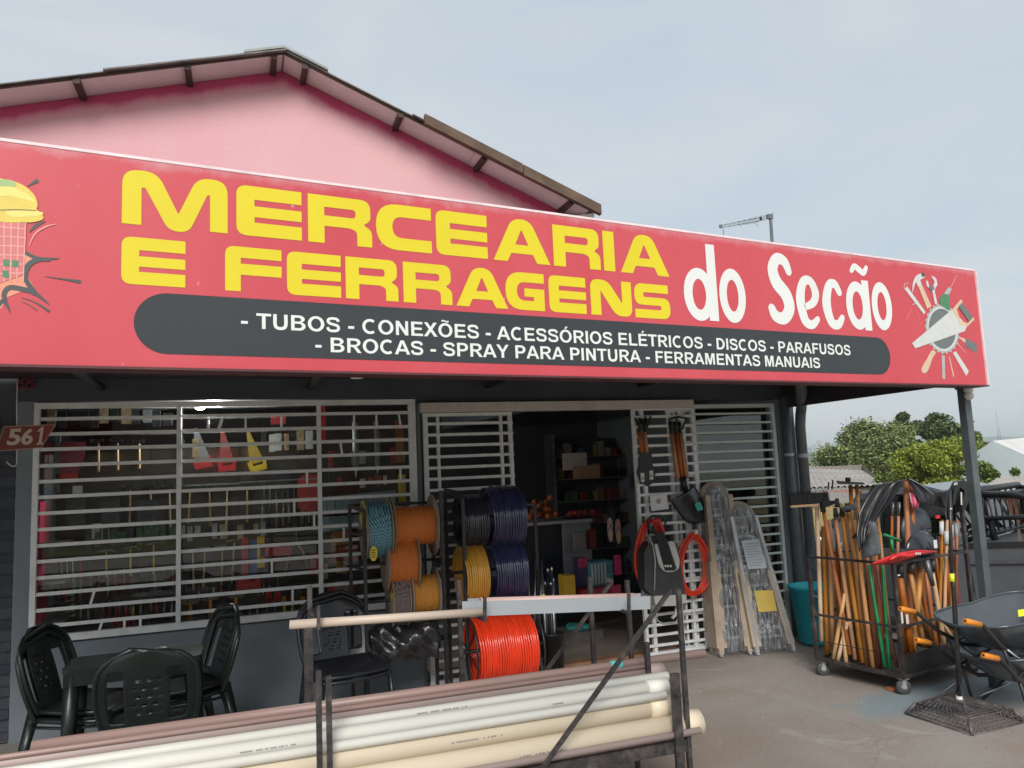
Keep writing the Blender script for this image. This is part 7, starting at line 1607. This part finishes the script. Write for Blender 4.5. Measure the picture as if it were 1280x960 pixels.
# ------------------------------------------------------------------ TV antenna on the roof behind the sign
an = thing('tv_antenna', 'thin TV antenna boom on a mast rising behind the right part of the sign', 'antenna', (4.9, 7.0, 2.9)); AYp = 7.0
def A_(px, py): return W(px, py, AYp)
MB().tube([Vector((A_(965,330).x, AYp, 2.88)), A_(963,270)], .018, 8).build('mast', pipegrey, an); MB().box(A_(962,271), (.07,.04,.05)).build('clamp', grey_metal, an)
MB().tube([A_(900,282), A_(955,271)], .004, 5).build('boom', grey_metal, an); MB().tube([A_(900,285), A_(957,274.5)], .004, 5).build('boom', grey_metal, an); MB().box(A_(901,283), (.03,.02,.035)).build('end_block', grey_metal, an); MB().box(A_(951,273), (.02,.02,.03)).build('feed_block', matt_black, an); MB().tube([A_(904,286), A_(905,305)], .003, 5).build('cable', matt_black, an)
for k in range(9):
    x = 907+6*k; y = 281.5-1.1*(6*k)/6; l = .04+.018*k
    MB().tube([A_(x,y)+Vector((0,-l,.006)), A_(x,y)+Vector((0,l,-.006))], .0028, 4).build('element', grey_metal, an); 
for x, y, x2, y2 in ((923,278,926,283),(939,271,942,275),(944,278,947,283),(930,277,933,281),(912,280,914,284)): MB().tube([A_(x,y), A_(x2,y2)], .003, 4).build('element', grey_metal, an)

# ------------------------------------------------------------------ sheds, trees, ridge, mast, far town
fib = M('fibro_roof', (.36,.33,.30), .9, var=.25, scale=1.5, dirt=.7, dirtc=(.19,.17,.15)); shedw = M('shed_wall', (.52,.52,.50), .8, var=.1, scale=1); brk = M('shed_brick', (.30,.12,.075), .85, var=.3, scale=3)
def corr(b, o, u, v, nu, nv, amp, waves):
    """corrugated sheet from o along u (waves across u) and v"""
    o, u, v = Vector(o), Vector(u), Vector(v); nrm = u.cross(v).normalized(); vs = []; k = waves*4
    for j in range(nv+1):
        for i in range(k+1): vs.append(o+u*(i/k)+v*(j/nv)+nrm*(amp*cos(2*pi*i/4)))
    b.add(vs, [(j*(k+1)+i, j*(k+1)+i+1, (j+1)*(k+1)+i+1, (j+1)*(k+1)+i) for j in range(nv) for i in range(k)])
    return b
def shed(name, label, cat, corners, ztop_m, wall_m, roofm=fib, waves=20):
    """corners: front-left, front-right, back-right, back-left of the roof; walls drop to the ground"""
    fl, fr, br, bl = [Vector(c) for c in corners]; c0 = (fl+fr+br+bl)/4; t = thing(name, label, cat, (c0.x, c0.y, ground_z(c0.x, c0.y)))
    b = MB(); corr(b, fl, fr-fl, bl-fl, waves, 4, .03, waves); b2 = MB(); b2.v = b.v; b2.f = b.f; b2.sm = b.sm; b2.build('roof', roofm, t)
    b = MB(); q = [fl.lerp(c0,.05), fr.lerp(c0,.05), br.lerp(c0,.05), bl.lerp(c0,.05)]; gzz = min(ground_z(p.x,p.y) for p in q)-.5
    b.add([p-Vector((0,0,.08)) for p in q]+[Vector((p.x,p.y,gzz)) for p in q], [(4,5,1,0),(5,6,2,1),(6,7,3,2),(7,4,0,3)]); b.build('wall', wall_m, t); return t
shed('roof_shed', 'long low shed with a weathered grey corrugated roof left of the trees', 'shed', (PZ(960,611,24), PZ(1112,606,27), PZ(1080,578,36), PZ(968,584,36)), 0, M('shed_shade', (.20,.18,.16), .9))
shed('roof_shed', 'smaller lean-to with rusty edge in front of the long grey shed', 'shed', (PZ(970,634,18), PZ(1082,628,20), PZ(1078,608,23.5), PZ(975,612,23.5)), 0, brk)
shed('brick_shed', 'brick outbuilding with a grey corrugated roof at the right edge beyond the truck', 'shed', (PZ(1212,620,20), PZ(1345,612,17), PZ(1345,590,26), PZ(1248,598,27)), 0, brk)
# white gabled warehouse
wh = thing('white_warehouse', 'pale warehouse with a low gable roof far behind at the right edge', 'warehouse', tuple(PZ(1260,590,60)))
gp = [PZ(1200,578,60), PZ(1241,551,60), PZ(1330,590,60)]; g0 = gp[0]; back = Vector((8, 16, 0)); zb_ = -6
b = MB(); b.add([Vector((g0.x,g0.y,zb_)), gp[0], gp[1], gp[2], Vector((gp[2].x,gp[2].y,zb_))], [(0,4,3,2,1)]); b.build('wall', M('warehouse_wall', (.33,.38,.41), .7, var=.06, scale=.4), wh)
b = MB(); o_ = (gp[1]-gp[0]); b.add([gp[1], gp[2], gp[2]+Vector((3,9,.0)), PZ(1300,545,75), gp[0], gp[1]], [(0,1,2,3)]); b.build('roof', M('warehouse_roof', (.62,.60,.58), .6, var=.08, scale=.4), wh)
b = MB(); b.add([gp[0], gp[1], PZ(1300,545,75), PZ(1235,570,75)], [(0,1,2,3)]); b.build('roof', M('warehouse_roof', (.62,.60,.58)), wh)

def leafmat(name, c, c2):
    m, nt, b = base_nodes(name); L = nt.links.new; g = N(nt, 'ShaderNodeNewGeometry'); r = N(nt, 'ShaderNodeValToRGB'); r.color_ramp.elements[0].color = (*c, 1); r.color_ramp.elements[1].color = (*c2, 1); L(g.outputs['Random Per Island'], r.inputs[0]); L(r.outputs[0], b.inputs['Base Color']); b.inputs['Roughness'].default_value = .6; b.inputs['Specular IOR Level'].default_value = .25
    b.inputs['Subsurface Weight'].default_value = 0; return m
bark = M('bark', (.10,.075,.055), .9, var=.3)
def tree(label, top_px, top_py, Z_, half_px, nleaf, lsize, lm, lobes, seed, low=.0, flat_=.8, sparse=0.):
    rr = random.Random(seed); k = Z_/FOC; tp = PZ(top_px, top_py, Z_); gz_ = ground_z(tp.x, tp.y)-.3; H_ = tp.z-gz_; Rw = half_px*k
    t = thing('tree', label, 'tree', (tp.x, tp.y, gz_)); base = Vector((tp.x, tp.y, gz_))
    lob = []
    for i in range(lobes):
        a = rr.uniform(0, 2*pi); rd = sqrt(rr.random())*Rw*.86; zz = low+(1-low)*rr.random()**.7; cap = sqrt(max(0, 1-(zz-.25)**2*1.35)); c = base+Vector((cos(a)*rd*cap, sin(a)*rd*cap, H_*(.22+.68*zz))); lob.append((c, Rw*rr.uniform(.22,.42)))
    lob.append((base+Vector((0,0,H_-Rw*.28)), Rw*.3))
    b = MB(); b.tube([base, base+Vector((.05*Rw,0,H_*.3)), base+Vector((0,.05*Rw,H_*.6))], [Rw*.06+.06, Rw*.05+.04, .05], 7)
    b.build('trunk', bark, t); b = MB()
    for c, r_ in lob[::2]: b.tube([base+Vector((0,0,H_*.28)), (base+Vector((0,0,H_*.5))).lerp(c,.5), c], [.07,.05,.02], 5)
    b.build('limbs', bark, t, kind='stuff')
    vs = []; fs = []
    for i in range(nleaf):
        c, r_ = rr.choice(lob); d = Vector((rr.gauss(0,1), rr.gauss(0,1), rr.gauss(0,1))).normalized(); rad = r_*(rr.random()**.35)*(1.0+sparse*rr.random()**3)
        p = c+Vector((d.x, d.y, d.z*flat_))*rad; s_ = lsize*rr.uniform(.6,1.3)
        e1 = Vector((rr.gauss(0,1), rr.gauss(0,1), rr.gauss(0,.6))).normalized(); e2 = e1.cross(Vector((rr.gauss(0,.5), rr.gauss(0,.5), 1))).normalized()
        o = len(vs); vs += [p-e1*s_, p+e2*s_*.5, p+e1*s_, p-e2*s_*.5]; fs.append((o,o+1,o+2,o+3))
    m_ = MB(); m_.add(vs, fs); m_.build('crown', lm, t); return t
lmA = leafmat('leaf_olive', (.09,.12,.045), (.28,.32,.12)); lmB = leafmat('leaf_bright', (.12,.17,.02), (.40,.45,.07)); lmC = leafmat('leaf_dark', (.045,.08,.03), (.16,.21,.07)); lmD = leafmat('leaf_mid', (.07,.12,.03), (.24,.31,.07))
tree('large loose olive-green tree, leftmost and tallest of the trees beyond the shed', 1085, 524, 62, 60, 34000, .14, lmA, 40, 3, sparse=.5)
tree('wispy olive tree sloping down to the left behind the grey shed', 1040, 556, 60, 46, 14000, .13, lmA, 26, 4, sparse=.7)
tree('olive tree joined to the tallest one on its right', 1116, 526, 64, 44, 20000, .14, lmA, 24, 14, sparse=.3)
tree('dark tree top showing between the olive tree and the round dark tree', 1128, 514, 82, 26, 7000, .2, lmC, 12, 5)
tree('round dark green tree right of the gap in the tree line', 1168, 514, 74, 40, 13000, .18, lmC, 20, 6)
tree('dark low tree right of the canopy post', 1206, 534, 72, 44, 12000, .18, lmD, 18, 7)
tree('bright yellow-green round bush tree in front of the others', 1165, 546, 36, 62, 42000, .075, lmB, 44, 8, low=.0)
tree('yellow-green shrub spreading to the right edge behind the post', 1225, 574, 34, 44, 20000, .075, lmD, 22, 9)
tree('small scraggly shrub in front of the warehouse near the right edge', 1268, 585, 33, 18, 2500, .08, lmD, 9, 10, sparse=.6)
tree('low shrub against the shed roof at the left of the bright bush', 1100, 592, 28, 26, 4000, .07, lmD, 14, 12, sparse=.4)
tree('spindly palm-like tree top just above the trees right of the post', 1213, 526, 90, 7, 700, .28, lmC, 4, 13, low=.8)
# tall dry grass between the lean-to and the truck
gm = M('straw', (.42,.36,.17), .9, var=.3, scale=4); b = MB()
for k in range(9000):
    Zg = R.uniform(10.5, 17); p = PZ(R.uniform(985,1100), 600, Zg); zz = ground_z(p.x,p.y); h = R.uniform(.75,1.4); a = R.uniform(0,pi); w_ = .012
    b.add([(p.x-w_*cos(a),p.y-w_*sin(a),zz-.1),(p.x+w_*cos(a),p.y+w_*sin(a),zz-.1),(p.x+R.gauss(0,.16),p.y+R.gauss(0,.16),zz+h)], [(0,1,2)])
g_ = b.build('tall_grass', gm, kind='stuff'); tag(g_, 'tall dry straw-coloured grass behind the broom head and downpipes', 'grass')
b = MB()
for k in range(7000):
    Zg = R.uniform(9.5, 15); p = PZ(R.uniform(1225,1330), 600, Zg); zz = ground_z(p.x,p.y); h = R.uniform(.2,.5); a = R.uniform(0,pi); w_ = .012
    b.add([(p.x-w_*cos(a),p.y-w_*sin(a),zz-.1),(p.x+w_*cos(a),p.y+w_*sin(a),zz-.1),(p.x+R.gauss(0,.1),p.y+R.gauss(0,.1),zz+h)], [(0,1,2)])
g_ = b.build('green_grass', M('grass_green', (.16,.24,.06), .9, var=.3, scale=4), kind='stuff'); tag(g_, 'green grass beyond the pickup truck at the right edge', 'grass')
# far wooded ridge and town
def ridge(name, Z_, prof, mat, depth):
    b = MB(); n_ = len(prof); vs = []
    for x, y in prof:
        p = PZ(x, y, Z_); vs += [p, Vector((p.x, p.y, -60)), Vector((p.x+depth*.4, p.y+depth, p.z-.3*abs(p.z)))]
    fs = []
    for i in range(n_-1): a, c = 3*i, 3*(i+1); fs += [(a+1, c+1, c, a), (a, c, c+2, a+2)]
    return b.add(vs, fs).build(name, mat, kind='structure')
rm = M('far_woods', (.035,.055,.03), .95, var=.5, scale=.02)
pr = [(x, 566-.043*(x-1000)+R.uniform(-1.2,1.2)-(3 if x > 1225 else 0)) for x in range(940, 1400, 6)]
ridge('hills', 1500, pr, rm, 300)
pr = [(x, 557-.043*(x-1000)+R.uniform(-.8,.8)+2*sin(x*.02)) for x in range(900, 1450, 7)]
ridge('far_hills', 3600, pr, rm, 500)
for k,(x,y,w_) in enumerate(((1000,552,5),(1028,550,5),(1022,555,4),(1007,557,6),(1034,554,4))):
    p = PZ(x, y, 3300); wd = w_*3300/FOC; o = MB().b2((p.x-wd/2, p.y, p.z-60), (p.x+wd/2, p.y+30, p.z)).build('tower_block', M('tower_pale', (.5,.5,.5), .8), None); tag(o, ('tallest pale tower block far away, leftmost on the horizon','pale tower block far away, rightmost pair left one','low pale block between the far towers','wide low pale block beside the tallest far tower','small pale block at the right of the far town')[k], 'tower block', 'far town towers')
mt = thing('lattice_mast', 'thin lattice radio mast far off at the right edge', 'mast', tuple(PZ(1250,548,900))); b0 = PZ(1250,552,900); tpm = PZ(1245,513,900)
for dx in (-1, 1): MB().tube([b0+Vector((dx*3.2,0,-15)), tpm+Vector((dx*.5,0,0))], [.6,.35], 4).build('leg', zinc, mt)
b = MB()
for k in range(10):
    a_ = b0.lerp(tpm, k/10); c_ = b0.lerp(tpm, (k+1)/10); w0, w1 = 3.0-.27*k, 3.0-.27*(k+1); b.tube([a_+Vector((-w0,0,0)), c_+Vector((w1,0,0))], .3, 4); b.tube([a_+Vector((w0,0,0)), c_+Vector((-w1,0,0))], .3, 4)
b.build('bracing', zinc, mt, kind='stuff')

# ------------------------------------------------------------------ haze
b = MB(); b.b2((-3500, -3500, -75), (4400, 4400, 62)); hz = b.build('haze', bpy.data.materials.new('haze_air'), kind='stuff')
tag(hz, 'thin pale air that fades the far woods and the distant town', 'haze')
hm = hz.data.materials[0]; hm.use_nodes = True; hn = hm.node_tree; hn.nodes.clear(); ho = N(hn, 'ShaderNodeOutputMaterial'); pv = N(hn, 'ShaderNodeVolumePrincipled'); pv.inputs['Color'].default_value = (.80,.88,.95,1); pv.inputs['Density'].default_value = .00035; pv.inputs['Anisotropy'].default_value = .3
hn.links.new(pv.outputs[0], ho.inputs['Volume'])
scene.cycles.volume_bounces = 1

# grit and small stones on the forecourt
b = MB()
for k in range(420):
    x, y = R.uniform(1.8, 6.0), R.uniform(2.2, 6.1); r_ = R.choice((.003,.004,.005,.008)); a = R.uniform(0, 6); zz = ground_z(x, y)
    b.add([(x+r_*cos(a), y+r_*sin(a), zz), (x+r_*cos(a+2), y+r_*sin(a+2), zz), (x+r_*cos(a+4.2), y+r_*sin(a+4.2), zz), (x, y, zz+r_*1.1)], [(0,1,3),(1,2,3),(2,0,3)])
g_ = b.build('grit', M('grit_stone', (.24,.215,.19), .9, var=.4, scale=30), kind='stuff'); tag(g_, 'scattered grit and small stones on the concrete forecourt', 'grit')
